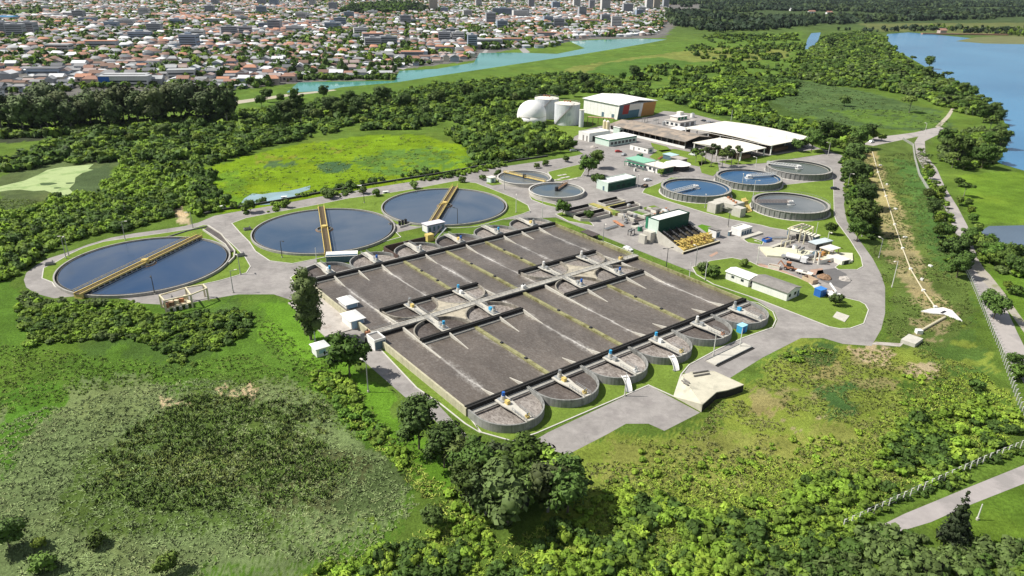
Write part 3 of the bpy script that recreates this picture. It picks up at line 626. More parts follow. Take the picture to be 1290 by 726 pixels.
for k in range(6):
    x, y = UW*(k+.5), -12.6
    col, nm = [(YELLOW,'yellow'), (YELLOW,'yellow'), (WHITE,'white'), (YELLOW,'yellow'), (TERRA,'orange'), (METAL,'grey')][k]
    t = thing('valve_actuator', f"{nm} gate actuator at the outer end of the {ordn[k]} bay bridge from the near corner", 'actuator', BL(x, y), GA, 2.72, 'gate actuators at the outer bay ends')
    MB().cbox(0,0,.3,.9,.9,.6).build('housing', col, t); MB().cyl(0,0,.6,1.5,.22,10).build('spindle', METAL, t); MB().tube((-.7,0,.9),(.7,0,.9),.14,8).build('handwheel', col, t)
for x, y, n, wd in ((-1.6, 49.8, 'orange gate box on the left end of the central walkway', TERRA), (57, 49.8, 'small white gate box halfway along the central walkway', WHITE), (BW-8, 49.8, 'yellow gate box near the right end of the central walkway', YELLOW)):
    t = thing('gate_box', n, 'gate box', BL(x, y), GA, 2.55); MB().cbox(0,0,.5,1.5,1.1,1.0).build('box', wd, t); MB().cyl(0,0,1.0,1.7,.2,8).build('spindle', DARKM, t)
# white chutes from two bays, dark drain covers on the bay walls are left to the wall stain
for k, (px, py) in enumerate(((812,478),(860,453))):
    c = BL(UW*(2.5+k)-UW+9.3+5.5, -11.9); t = thing('overflow_chute', f"white curved overflow chute on the {'third' if k else 'second'} bay from the near corner", 'chute', c, GA-PI/2-.25)
    b = MB(); 
    for q in range(8):
        a0, a1 = q/8, (q+1)/8
        f = lambda a: (4.6*a, -.8*a*a, 2.45-2.2*a*a)
        p, r_ = Vector(f(a0)), Vector(f(a1)); wv = Vector((0, .85, 0))
        b.face([p-wv, r_-wv, r_+wv, p+wv]); b.face([p-wv, p-wv+Vector((0,0,.5)), r_-wv+Vector((0,0,.5)), r_-wv]); b.face([p+wv, r_+wv, r_+wv+Vector((0,0,.5)), p+wv+Vector((0,0,.5))])
    b.build('trough', WHITE, t)
    s = MB(); s.cbox(3.9,-.6,.25,.3,1.9,.5); s.build('foot', CONC, t)
# ------------------------------------------------------------------ round clarifiers
CLW = water_mat('clarifier_water', (.042,.075,.125), .05, .015, .6, (.12,.14,.17), .02, .9)
SILT = water_mat('silt_water', (.10,.115,.12), .1, .03, 1.0, (.17,.18,.18), .05)
def clarifier(c, R, ang, label, bcol=YELLOW, full=(-1, 1), lattice=False, wat=None):
    t = thing('clarifier', label, 'settling tank', c)
    MB().ring(R-.35, R+.15, -.2, 1.05).build('rim_wall', CONC, t)
    MB().ring(R-1.3, R-1.18, -.1, .9).build('weir_wall', CONCG, t)
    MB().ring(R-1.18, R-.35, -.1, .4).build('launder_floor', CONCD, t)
    MB().disc(0, 0, .7, R-1.3).build('water', wat or CLW, t)
    MB().ring(2.9, 3.2, .2, 1.3, 40).build('centre_well', CONCG, t)
    MB().ring(3.2, 3.7, .6, .8, 40).build('scum_ring', BROWNP, t)
    MB().cyl(0, 0, .2, 2.6, 1.2, 16).build('drive', bcol, t)
    x0, x1 = full[0]*(R+1.8), full[1]*(R+1.2); ca, sa = cos(ang), sin(ang)
    def W(u, v, z): return (ca*u-sa*v, sa*u+ca*v, z)
    b = MB()
    b.face([W(x0,-1.1,1.75),W(x1,-1.1,1.75),W(x1,1.1,1.75),W(x0,1.1,1.75)]); b.face([W(x0,1.1,1.6),W(x1,1.1,1.6),W(x1,-1.1,1.6),W(x0,-1.1,1.6)])
    b.build('bridge_deck', mat('brown_grating', (.1,.075,.045), .9, .2, 1.0), t)
    for s in (-1, 1):
        MB().beam(W(x0,s*1.25,1.75), W(x1,s*1.25,1.75), .26, .62).build('girder', bcol, t)
        q = MB()
        for zz in (2.75, 3.2): q.beam(W(x0,s*1.35,zz), W(x1,s*1.35,zz), .07)
        n = int((x1-x0)/2)
        for k in range(n+1): u = x0+(x1-x0)*k/n; q.beam(W(u,s*1.35,2.2), W(u,s*1.35,3.2), .07)
        q.build('railing', bcol, t)
    if lattice:
        q = MB(); n = 22
        for k in range(n): u = -R+3+(2*R-6)*k/(n-1); q.beam(W(u,-1.5,1.6), W(u,-1.9,.6), .22); q.beam(W(u,-1.5,1.6), W(u+1.2,-1.9,.7), .1)
        q.beam(W(-R+2,-1.9,.95), W(R-2,-1.9,.95), .25, .2); q.build('skimmer_frame', METAL, t)
    for u in (x0+.6, x1-.6):
        MB().beam(W(u,-1.6,.55), W(u,1.6,.55), .8, 1.9).build('end_carriage', bcol, t)
    return t
def angof(p, q): a, b = P(*p, 1.7), P(*q, 1.7); return math.atan2(b[1]-a[1], b[0]-a[0])
clarifier((-135.81,245.38), 29.4, angof((99.3,367.5),(251,295)), 'round settling tank farthest left, its long yellow bridge with a grey skimmer frame below', YELLOW, (-1,1), True, water_mat('deep_blue_clarifier_water', (.016,.05,.12), .05, .015, .6, (.085,.105,.14), .02, .9))
clarifier((-79.8,286.9), 29.5, angof((413,316),(405,264)), 'middle one of the three big round settling tanks, yellow bridge running almost straight away', YELLOW)
clarifier((-32.24,323.57), 29.3, angof((548,280),(575,236)), 'rightmost of three big round settling tanks, yellow bridge leaning right, behind lavender pump house', YELLOW)
# effluent channel of the left clarifier
t = thing('effluent_channel', 'long narrow triangular concrete channel right of the leftmost settling tank', 'channel', P(262,287))
o = P(262,287); f = lambda x, y: (P(x,y)[0]-o[0], P(x,y)[1]-o[1])
path = [f(262,286), f(279,297), f(296,318), f(295,326), f(288,333)]
MB().wallpath(path, .45, -.1, .9).build('channel_wall', CONCL, t)
MB().wallpath([f(256,291), f(268,299), f(284,310), f(290,319)], .4, -.1, .9).build('channel_wall', CONCL, t)
MB().poly([f(262,287), f(279,297.5), f(295.5,318), f(290,319), f(284,310), f(268,299), f(257,291)], .5).build('water', CALM, t)
MB().wallpath([f(210,300), f(235,292), f(262,286)], .4, -.1, .6).build('channel_wall', CONCG, t)

# ------------------------------------------------------------------ ribbed round tanks
def ribbed_tank(c, R, label, ang, wat, h=3.4, truss=WHITE):
    t = thing('ribbed_tank', label, 'round tank', c)
    b = MB().ring(R-.3, R, -.2, h, 120)
    MB().ring(R-.95, R+.22, h, h+.16, 120).build('rim_walkway', CONC, t)
    MB().ring(R+.02, R+1.0, -.1, .14, 120).build('apron', KERB, t)
    n = 46
    for k in range(n):
        a = 2*PI*k/n; ca, sa = cos(a), sin(a); i = len(b.v)
        for z in (0, h-.05):
            for rr, s in ((R-.05,-.22),(R+.26,-.22),(R+.26,.22),(R-.05,.22)): b.v.append((ca*rr-sa*s, sa*rr+ca*s, z))
        b.f += [tuple(i+q for q in f) for f in ((0,1,5,4),(1,2,6,5),(2,3,7,6),(3,0,4,7),(4,5,6,7))]
    b.build('wall', mat('ribbed_concrete', (.25,.25,.24), .9, .22, .5, streak=.4, col2=(.15,.15,.145)), t)
    MB().disc(0, 0, h-.75, R-.3).build('water', wat, t)
    MB().ring(R-2.1, R-1.9, h-1.2, h-.5, 96).build('weir_wall', CONC, t)
    MB().ring(1.9, 2.15, h-1.3, h-.3, 30).build('feed_well', WHITE, t)
    MB().cbox(0, 0, h+.3, 2.2, 2.2, 1.2).build('drive_housing', WHITE, t)
    ca, sa = cos(ang), sin(ang); W = lambda u, v, z: (ca*u-sa*v, sa*u+ca*v, z)
    d = MB(); d.beam(W(0,0,h+.05), W(R+.3,0,h+.05), 1.5, .16); d.build('bridge_deck', METAL, t)
    q = MB()
    for s in (-.8, .8):
        q.beam(W(0,s,h+1.3), W(R,s,h+1.3), .14); q.beam(W(0,s,h+.2), W(R,s,h+.2), .2)
        for k in range(13):
            u = R*k/12.; q.beam(W(u,s,h+.1), W(u,s,h+1.3), .16)
            if k < 12: q.beam(W(u,s,h+.1), W(u+R/12.,s,h+1.3), .1)
    q.build('bridge_truss', truss, t)
    r = MB(); n = 40
    for k in range(n):
        a = 2*PI*k/n; r.beam(((R+.1)*cos(a),(R+.1)*sin(a),h+.16), ((R+.1)*cos(a),(R+.1)*sin(a),h+1.15), .07)
    r.ring(R+.06, R+.13, h+1.1, h+1.17, 96); r.build('handrail', METAL, t)
    return t
RW = water_mat('blue_tank_water', (.035,.10,.21), .05, .02, .8, (.06,.12,.2), .05)
def a2(c, px, z=3.5): q = P(*px, z); return math.atan2(q[1]-c[1], q[0]-c[0])
c1, c2, c3, c4 = (92.54,353.07), (126.,375.1), (131.63,327.76), (161.18,398.03)
ribbed_tank(c1, 17.3, 'ribbed round tank nearest the long green roof, white truss bridge pointing towards the viewer', a2(c1,(851,242)), RW)
ribbed_tank(c2, 17.0, 'ribbed round tank in front of the white open sheds, its bridge pointing right', a2(c2,(977,220)), RW)
ribbed_tank(c3, 17.4, 'ribbed round tank beside the gas pipework, grey silty water and a rusty bridge pointing left', a2(c3,(955,255)), SILT, truss=mat('pale_rust', (.45,.33,.28), .7, .2, 1.))
ribbed_tank(c4, 17.5, 'ribbed round tank farthest back, dark green water, close to the road and the trees', a2(c4,(967,206)), water_mat('green_tank_water', (.05,.065,.05), .08, .02, .8))
# ------------------------------------------------------------------ two thickeners
def thickener(c, R, label, a, wat, bcol, half, h=1.8):
    t = thing('thickener_tank', label, 'round tank', c)
    MB().ring(R-.3, R, -.2, h, 96).build('wall', CONCL, t); MB().ring(R-.5, R+.25, h, h+.14, 96).build('rim', KERB, t)
    MB().ring(R-1.5, R-1.3, h-1.2, h-.3, 96).build('weir_wall', CONC, t); MB().disc(0, 0, h-.6, R-.3).build('water', wat, t)
    ca, sa = cos(a), sin(a); W = lambda u, v, z: (ca*u-sa*v, sa*u+ca*v, z); x0 = 0 if half else -R
    MB().beam(W(x0,0,h+.25), W(R+.3,0,h+.25), 1.5, .25).build('bridge_deck', bcol, t)
    q = MB()
    for s in (-.75, .75):
        q.beam(W(x0,s,h+1.2), W(R,s,h+1.2), .12)
        for k in range(9): u = x0+(R-x0)*k/8; q.beam(W(u,s,h+.3), W(u,s,h+1.2), .12)
    q.build('railing', bcol, t); MB().cyl(0,0,h-.8,h+1.5,.9,14).build('drive', DARKM, t); return t
k1, k2 = (5.74,374.1), (21.74,349.94)
thickener(k1, 14.4, 'pale round tank with a yellow bridge near the north road', a2(k1,(636,217),2), SILT, YELLOW, False)
thickener(k2, 13.9, 'pale round tank with a dark brown bridge, beside a round tree', a2(k2,(713,231),2), water_mat('murky_water', (.12,.135,.13), .12, .04, 1., (.06,.10,.14), .06), BROWNP, True)
# ------------------------------------------------------------------ buildings of the works
def shell(t, Lb, La, h, wallm, roofm, roof='flat', over=.3, ridge=1.0, par=.45, z0=-.1, axis='y', name='wall'):
    """walls and roof over [0,Lb]x[0,La]; roof: flat (with parapet), slab, gable (ridge along axis), shed"""
    MB().box(0,0,z0,Lb,La,h).build(name, wallm, t)
    if roof == 'flat':
        b = MB().box(.25,.25,h-.02,Lb-.25,La-.25,h+.04); b.build('roof', roofm, t)
        MB().wallpath([(.1,.1),(Lb-.1,.1),(Lb-.1,La-.1),(.1,La-.1)], .26, h-.3, h+par, closed=True).build('parapet', wallm, t)
    elif roof == 'slab':
        MB().box(-over,-over,h,Lb+over,La+over,h+.28).build('roof', roofm, t)
    else:
        b = MB(); o = over
        if roof == 'gable' and axis == 'y':
            pr = [(-o,h),(Lb/2,h+ridge),(Lb+o,h)]; ext = (-o, La+o); f = lambda u, z, e: (u, e, z)
        elif roof == 'gable':
            pr = [(-o,h),(La/2,h+ridge),(La+o,h)]; ext = (-o, Lb+o); f = lambda u, z, e: (e, u, z)
        elif axis == 'y': pr = [(-o,h+ridge),(Lb+o,h+.05)]; ext = (-o, La+o); f = lambda u, z, e: (u, e, z)
        else: pr = [(-o,h+ridge),(La+o,h+.05)]; ext = (-o, Lb+o); f = lambda u, z, e: (e, u, z)
        for k in range(len(pr)-1):
            (u0,z0_),(u1,z1_) = pr[k], pr[k+1]
            b.face([f(u0,z0_+.2,ext[0]), f(u1,z1_+.2,ext[0]), f(u1,z1_+.2,ext[1]), f(u0,z0_+.2,ext[1])])
            b.face([f(u0,z0_,ext[1]), f(u1,z1_,ext[1]), f(u1,z1_,ext[0]), f(u0,z0_,ext[0])])
            for e in ext: b.face([f(u0,z0_,e), f(u1,z1_,e), f(u1,z1_+.2,e), f(u0,z0_+.2,e)])
        for k in (0, -1):
            u, z = pr[k]; b.face([f(u,z,ext[0]), f(u,z,ext[1]), f(u,z+.2,ext[1]), f(u,z+.2,ext[0])])
        b.build('roof', roofm, t)
        if roof == 'gable':
            g = MB()
            if axis == 'y':
                for e in (0.01, La-.01): g.face([(0,e,h),(Lb,e,h),(Lb/2,e,h+ridge*.97)])
            else:
                for e in (0.01, Lb-.01): g.face([(e,0,h),(e,La,h),(e,La/2,h+ridge*.97)])
            g.build('gable', wallm, t)
def win(t, side, a, z, wd, ht, m=None, name='window', Lb=0, La=0, proud=.04):
    """window on the front-right face (side 'f': y=0, along x), the front-left face ('l': x=0, along y) or the right end ('r')"""
    m = m or GLASS
    if side == 'f': MB().box(a, -proud, z, a+wd, .05, z+ht).build(name, m, t)
    elif side == 'l': MB().box(-proud, a, z, .05, a+wd, z+ht).build(name, m, t)
    elif side == 'r': MB().box(Lb-.05, a, z, Lb+proud, a+wd, z+ht).build(name, m, t)
def house(label, px, Lb, La, h, wallm, roofm, name='utility_building', cat='building', rz=GA, wins=(), **k):
    t = thing(name, label, cat, P(*px), rz); shell(t, Lb, La, h, wallm, roofm, **k)
    for w_ in wins: win(t, *w_, Lb=Lb, La=La)
    return t
def wrow(side, a0, a1, n, z, wd, ht, m=None): return [(side, a0+(a1-a0-wd)*k/max(1,n-1), z, wd, ht, m) for k in range(n)]
house('low white block with a flat white roof, left of the grey-roofed long hut', (942,362.5), 6.0, 9.6, 3.0, WHITE, WHITER, rz=GA+rad(1), roof='gable', ridge=.7, over=.35, wins=[('f',1.2,1.1,1.1,1.0),('f',3.6,.1,1.2,2.1,STEELB,'door'),('l',2,1.4,1.2,.9),('l',6,1.4,1.2,.9)])
house('long white hut with a dark grey pitched roof on the lawn island', (990.4,380), 8.0, 13.6, 3.1, WHITE, GREYR, rz=GA+rad(2), roof='gable', ridge=1.1, over=.4, wins=[('f',1.0,1.2,1.4,1.1),('f',4.4,1.2,1.4,1.1),('f',6.6,.1,1.0,2.1,STEELB,'door')])
house('long low control building, dark green front and pale end wall, flat white roof', (765.5,242), 20.4, 8.4, 4.4, GREENP, WHITER, roof='flat', wins=[('f',.1,.1,20.2,4.2,GREEND,'cladding')]+[('f',x,1.2,2.4,1.4,None,'window',) for x in (2,6.2,10,14)]+[('l',2.5,.1,1.2,2.2,STEELB,'door')])
t = house('office building with a green stepped roof, behind the control building', (834,220.5), 9.0, 27.0, 3.6, WHITE, WARMW, roof='slab', over=.8, wins=wrow('l',12,26,5,1.0,1.8,1.5)+wrow('l',2,10,3,1.0,1.8,1.5)+[('f',.1,.1,8.8,3.4,GREEND,'cladding'),('f',3,1.2,2.6,1.5)])
MB().box(-1.0,13,3.9,9.3,27.8,4.3).build('roof_extension', mat('green_tint_roof', (.25,.5,.36), .6, .1, .4), t); MB().box(-2.2,12,2.5,-.9,27.5,2.7).build('canopy', GREEN, t)
for y in (12.5,17.5,22.5,27): MB().box(-2.1,y-.1,0,-1.9,y+.1,2.5).build('canopy_post', GREEN, t)
house('pale workshop edged with a green roof band, in front of the grey shed', (767,185), 25.5, 13.0, 4.2, GREENP, WHITER, roof='slab', wins=[('f',.1,3.4,25.3,.75,GREEN,'fascia'),('l',.1,3.4,12.8,.75,GREEN,'fascia')]+wrow('f',1.5,24,7,.9,2.4,1.7))
house('white plant room with a grey flat roof beside the digesters', (742,179), 19.0, 10.5, 5.2, WHITE, WARMW, roof='flat', wins=[('l',1.5,.1,1.4,3.6,GREYR,'door'),('l',5,.1,1.4,3.6,GREYR,'door'),('f',3,.1,4.5,3.4,DARKM,'door'),('f',12,1.8,3.5,1.2)])
house('small pale lean-to behind the green-banded workshop, yellowish pipes beside it', (780,169.5), 14.0, 6.0, 4.4, GREENP, WHITER, roof='slab', wins=wrow('f',1,13,4,1.4,2,1.6))
# white warehouse with a slanting painted front
t = thing('warehouse', 'big white warehouse with red, teal and orange panels on its slanted front', 'warehouse', P(777,151), GA)
Lb, La, h = 41.0, 38.0, 11.0
b = MB(); b.box(0,0,-.1,Lb,La,h); b.build('wall', WHITER, t)
b = MB(); pr = [(-1,h+.1),(Lb*.5,h+2.2),(Lb+1.2,h+.1)]
for k in (0,1):
    (u0,z0),(u1,z1) = pr[k], pr[k+1]; b.face([(u0,-2.6,z0+.25),(u1,-2.6,z1+.25),(u1,La+1,z1+.25),(u0,La+1,z0+.25)]); b.face([(u0,La+1,z0),(u1,La+1,z1),(u1,-2.6,z1),(u0,-2.6,z0)])
b.face([(-1,-2.6,h+.1),(Lb*.5,-2.6,h+2.2),(Lb*.5,-2.6,h+2.45),(-1,-2.6,h+.35)]); b.face([(Lb*.5,-2.6,h+2.2),(Lb+1.2,-2.6,h+.1),(Lb+1.2,-2.6,h+.35),(Lb*.5,-2.6,h+2.45)])
b.face([(-1,-2.6,h+.1),(-1,-2.6,h+.35),(-1,La+1,h+.35),(-1,La+1,h+.1)])
b.build('roof', WHITER, t)
MB().face([(-.4,-2.4,h),(-.05,-.2,0),(-.05,0,0),(-.05,0,h)]).face([(-.05,0,h),(-.05,0,0),(-.05,-.2,0),(-.4,-2.4,h)]).build('side_fin', WHITE, t)
def panel(nm, x0, x1, z0, z1, m_):
    f = lambda z: -.3-2.0*(z/h); MB().face([(x0,f(z0),z0),(x1,f(z0),z0),(x1,f(z1),z1),(x0,f(z1),z1)]).build(nm, m_, t)
panel('front_panel',.3,4.5,.1,h-.2,STEELB); panel('front_panel',4.5,11,3.6,h-.2,RED); panel('front_panel',4.5,11,.1,3.6,TEAL); panel('front_panel',11,23,6.2,h-.2,WARMW); panel('front_panel',11,23,.1,6.2,TEAL); panel('front_panel',23,26,.1,h-.2,WHITE); panel('front_panel',26,Lb-.2,.1,h-.2,ORANGE)
win(t,'l',3,.1,3,3.5,STEELB,'door'); win(t,'l',14,.1,3,3.5,STEELB,'door'); 
for k in range(9): MB().box(-.06,2+k*4,.1,-.01,2.25+k*4,h-.5).build('wall_seam', WHITE, t)
# grey open shed
t = thing('open_shed', 'long open shed with a weathered grey brown roof in front of the white sheds', 'shed', P(862.5,187.6), GA)
Lb, La, h = 24., 68., 4.6
MB().box(-.1,0,-.1,.25,La,1.5).build('low_wall', WHITE, t); MB().box(Lb-.3,.5,0,Lb,La,h).build('back_wall', GREYR, t); MB().box(.3,La-.3,0,Lb-.3,La,h).build('end_wall', GREYR, t)
for k in range(14): MB().box(.28,k*La/13.5+.2,0,.6,k*La/13.5+.6,h).build('column', CONC, t)
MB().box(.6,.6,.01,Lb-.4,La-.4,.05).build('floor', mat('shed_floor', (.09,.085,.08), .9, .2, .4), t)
for k,(x,y,sx,sy,sz,m_) in enumerate([(8,10,6,5,2,BROWNP),(9,24,5,8,2.4,GREYR),(7,40,6,6,1.8,BROWNP),(10,55,7,8,2.2,GREYR)]): MB().cbox(x,y,sz/2+.05,sx,sy,sz).build('stored_heap', m_, t)
b = MB(); b.v += [(-1.6,-1.2,h),(Lb/2,-1.2,h+2.1),(Lb+1.,-1.2,h),(-1.6,La+1,h),(Lb/2,La+1,h+2.1),(Lb+1.,La+1,h)]; b.v += [(x,y,z+.25) for x,y,z in b.v[:6]]
b.f += [(0,3,4,1),(1,4,5,2),(6,7,10,9),(7,8,11,10),(0,1,7,6),(1,2,8,7),(3,9,10,4),(4,10,11,5),(0,6,9,3),(2,5,11,8)]; b.build('roof', BROWNR, t)
# the two white open roofs
def canopy(label, px, Lb, La, h, sag, ncol):
    t = thing('open_canopy', label, 'open shed', P(*px), GA)
    b = MB(); n = 12
    for e, zz in ((1,.28),(0,0)):
        for k in range(n):
            y0, y1 = La*k/n, La*(k+1)/n; f = lambda y: h+sag*sin(PI*y/La)+zz
            q = [(-1.5,y0,f(y0)),(Lb+1,y0,f(y0)),(Lb+1,y1,f(y1)),(-1.5,y1,f(y1))]; b.face(q if e else q[::-1])
    for x in (-1.5, Lb+1): b.face([(x,0,h),(x,0,h+.28),(x,La,h+.28),(x,La,h)])
    for k in range(n):
        y0, y1 = La*k/n, La*(k+1)/n; f = lambda y: h+sag*sin(PI*y/La)
        for x in (-1.5, Lb+1): b.face([(x,y0,f(y0)),(x,y1,f(y1)),(x,y1,f(y1)+.28),(x,y0,f(y0)+.28)])
    for y in (0,La): b.face([(-1.5,y,h),(Lb+1,y,h),(Lb+1,y,h+.28),(-1.5,y,h+.28)])
    b.build('roof', WARMW, t)
    for k in range(ncol):
        for x in (0, Lb-.5): MB().box(x,.3+k*(La-1)/(ncol-1),-.1,x+.6,.9+k*(La-1)/(ncol-1),h-.02).build('column', WHITE, t)
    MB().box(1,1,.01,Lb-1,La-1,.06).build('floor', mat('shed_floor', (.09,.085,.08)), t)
    for k in range(4): MB().cbox(Lb*.5+(k%2)*5-3, La*(k+.6)/4.4, 1.0, Lb*.35, La*.14, 2.0).build('sludge_heap', BROWNP, t)
    return t
canopy('bigger white open-sided roof, behind the smaller white roof', (971,196), 42, 69, 6.0, 1.2, 8)
canopy('smaller white open-sided roof nearer the ribbed tanks', (932.7,203.5), 24, 36, 4.9, .8, 5)
# ornate office beyond the grey shed
t = thing('stepped_office', 'white stepped building with a square roof tower behind the grey shed', 'building', P(856,161), GA)
shell(t, 18, 15, 3.4, WHITE, GRAVEL, roof='slab'); MB().box(4,6,3.7,15,13,6.2).build('upper_storey', WARMW, t); MB().box(3.5,5.5,6.2,15.5,13.5,6.45).build('upper_roof', WHITER, t); MB().box(10,9,6.45,14,12.5,9.0).build('roof_tower', WARMW, t)
for w_ in wrow('f',1,16,3,.3,3.6,2.6,GREYR)+wrow('l',2,13,3,.8,2.4,1.8): win(t,*w_)
for k in range(3): MB().box(4.6+k*3.6,5.94,4.1,7.2+k*3.6,6.02,5.8).build('window', GREEN, t)
house('low flat annex with a white roof in front of the stepped building', (850,172), 16, 9, 3.4, GREYR, WHITER, roof='slab', over=.8, wins=wrow('f',1,15,4,.8,2.4,1.8))
house('row of white site cabins with a grey roof near the grey shed', (816,194), 5.0, 15.5, 3.2, WHITE, GREYR, roof='slab', over=.15, wins=[('l',2,1.2,1.2,.9),('l',7,1.2,1.2,.9),('l',11.5,.1,1,2.1,GREYR,'door'),('f',1.2,1.0,2.4,1.4,STEELB)])
house('small pale blue hut with a dark front by the planted beds', (846,203), 6, 7, 2.8, STEELB, mat('pale_blue_roof', (.42,.58,.6), .6, .1, .5), roof='slab', wins=[('f',.4,.1,5.2,2.5,DARKM,'opening')])
house('tiny white hut by the path between the thickener tanks and the road', (618,231), 3.4, 3.4, 2.6, GREENP, WARMW, roof='slab', wins=[('f',1,.1,1,2,STEELB,'door')])
house('dark low open hut beside the planted beds, flat grey roof', (858,207), 5, 8, 2.6, GREYR, GRAVEL, roof='slab', over=.6)
t = thing('covered_tank', 'dark round tank with a shallow white conical cover left of the ribbed tanks', 'round tank', P(853,213)); MB().cyl(0,0,-.1,3.1,6.6,40).build('tank_wall', DARKM, t); MB().tube((0,0,3.1),(0,0,5.2),7.5,40,.8).build('cover', WHITER, t)
# gas dome and digesters
t = thing('gas_dome', 'white domed gas holder', 'gas holder', P(669.6,154.6)); MB().cyl(0,0,-.2,5.6,10.9,48).build('base_wall', WHITER, t, True); MB().dome(0,0,5.6,10.9,48,12).build('dome', WHITER, t, True); MB().ring(10.88,11.05,5.3,5.7,48).build('ring_beam', WARMW, t)
for o in t.children:
    if o.name.startswith('base'): o.data.polygons.foreach_set('use_smooth', [len(p.vertices) == 4 for p in o.data.polygons])
DIG = mat('stained_white_tank', (.66,.68,.7), .6, .12, .3, streak=.3, col2=(.42,.47,.52), patch=.1)
for lab, c, r, h in (('white cylindrical digester in front, between the dome and the warehouse', (39,538), 9.4, 14.9), ('white cylindrical digester half hidden behind the dome', P(688,148), 9.3, 14.8)):
    t = thing('digester_tank', lab, 'digester', c); MB().cyl(0,0,-.2,h,r,48).build('shell', DIG, t); MB().tube((0,0,h),(0,0,h+1.1),r+.1,48,1.5).build('lid', WARMW, t)
    q = MB()
    for k in range(24): a = 2*PI*k/24; q.beam((r*.97*cos(a),r*.97*sin(a),h),(r*.97*cos(a),r*.97*sin(a),h+1.2),.1)
    q.ring(r*.965,r*.975,h+1.1,h+1.2,48); q.build('handrail', METAL, t)
    for k in range(3): MB().cbox(-2+2*k,1.5-k,h+1.3,1.2,1.2,1.4).build('roof_valve', TERRA, t)
    s = MB()
    for k in range(26): a = 3.6+k*.062; s.cbox((r+.6)*cos(a),(r+.6)*sin(a),.5+k*.62,1.2,1.2,.14)
    s.build('stair', GREYR, t)
t = thing('vent_stack', 'white round stack beside the front digester', 'stack', P(732,160)); MB().cyl(0,0,-.1,12,1.7,20).build('shaft', DIG, t); MB().cyl(0,0,12,12.4,1.85,20).build('cap', WARMW, t)
t = thing('pipe_bridge', 'brown pipe gantry between the digesters and the warehouse', 'pipe gantry', P(740,158)); e = P(773,160); dx, dy = e[0]-t.location.x, e[1]-t.location.y
for k in range(6): MB().box(dx*k/5-.2,dy*k/5-.2,-.1,dx*k/5+.2,dy*k/5+.2,6).build('leg', BROWNP, t)
for s in (-.6,0,.6): MB().tube((0,s,6.2),(dx,dy+s,6.2),.25,8).build('pipe', TERRA if s else WARMW, t)
for k, px in enumerate(((761,169),(765,170))):
    t = thing('chemical_silo', f"slim {'pale yellow' if k else 'cream'} silo beside the white plant room, {'right' if k else 'left'} of the pair", 'silo', P(*px)); MB().cyl(0,0,0,9,1.3,18).build('silo_body', mat('cream_paint', (.7,.62,.4), .6, .1, .5), t); MB().tube((0,0,9),(0,0,10),1.3,18,.3).build('silo_top', WARMW, t)

# screw pump house
t = thing('pump_house', 'dark green pump house with a white roof over a dark sloping pit', 'pump house', P(859.5,321), GA)
MB().box(2.3,15.5,3.7,21.3,21.6,9.2).build('wall', GREEND, t); MB().box(2.2,15.44,3.7,2.28,21.6,9.2).build('end_panel', GREENP, t)
MB().box(2.1,21.1,4.6,3.6,22.4,9.3).build('corner_panel', GREEN, t)
MB().box(2.5,15.7,9.2,21.1,21.4,9.26).build('roof', WHITER, t); MB().wallpath([(2.35,15.55),(21.25,15.55),(21.25,21.55),(2.35,21.55)],.22,8.9,9.65,closed=True).build('parapet', GREEND, t)
MB().box(2.4,15.9,-.1,21.2,21.2,3.69).build('plinth', CONCL, t)
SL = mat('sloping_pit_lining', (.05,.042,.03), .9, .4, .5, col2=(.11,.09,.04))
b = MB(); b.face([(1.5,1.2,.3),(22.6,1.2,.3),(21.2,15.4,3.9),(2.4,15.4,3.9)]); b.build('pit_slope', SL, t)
for x0, x1, nm in ((.9,2.3,'pit_wall'),(21.3,22.9,'pit_wall')):
    b = MB(); y0, y1 = .6, 15.9; b.v += [(x0,y0,-.1),(x1-.7*(x0<5),y0,-.1),(x1,y1,-.1),(x0+1.2*(x0<5),y1,-.1),(x0,y0,.9),(x1-.7*(x0<5),y0,.9),(x1,y1,5.4),(x0+1.2*(x0<5),y1,5.4)]; b.f += [(0,1,5,4),(1,2,6,5),(2,3,7,6),(3,0,4,7),(4,5,6,7)]; b.build(nm, CONCL if x0 < 5 else CONC, t)
MB().box(.5,0,-.1,23.4,.55,1.0).build('kerb_beam', mat('sunlit_cream_wall', (.6,.54,.38), .85, .15, .5), t); MB().box(.5,-.12,-.1,23.4,-.005,.72).build('kerb_face', CONCD, t)  # near-black strip paints shade on the beam's front face
for x in (4.,): MB().box(x-4.6,16.6,-.1,x-1.6,20.8,4.4).build('leg', CONCL, t)
MB().box(-3.6,17,-.1,-2.2,20.4,3.6).build('leg', CONCL, t)
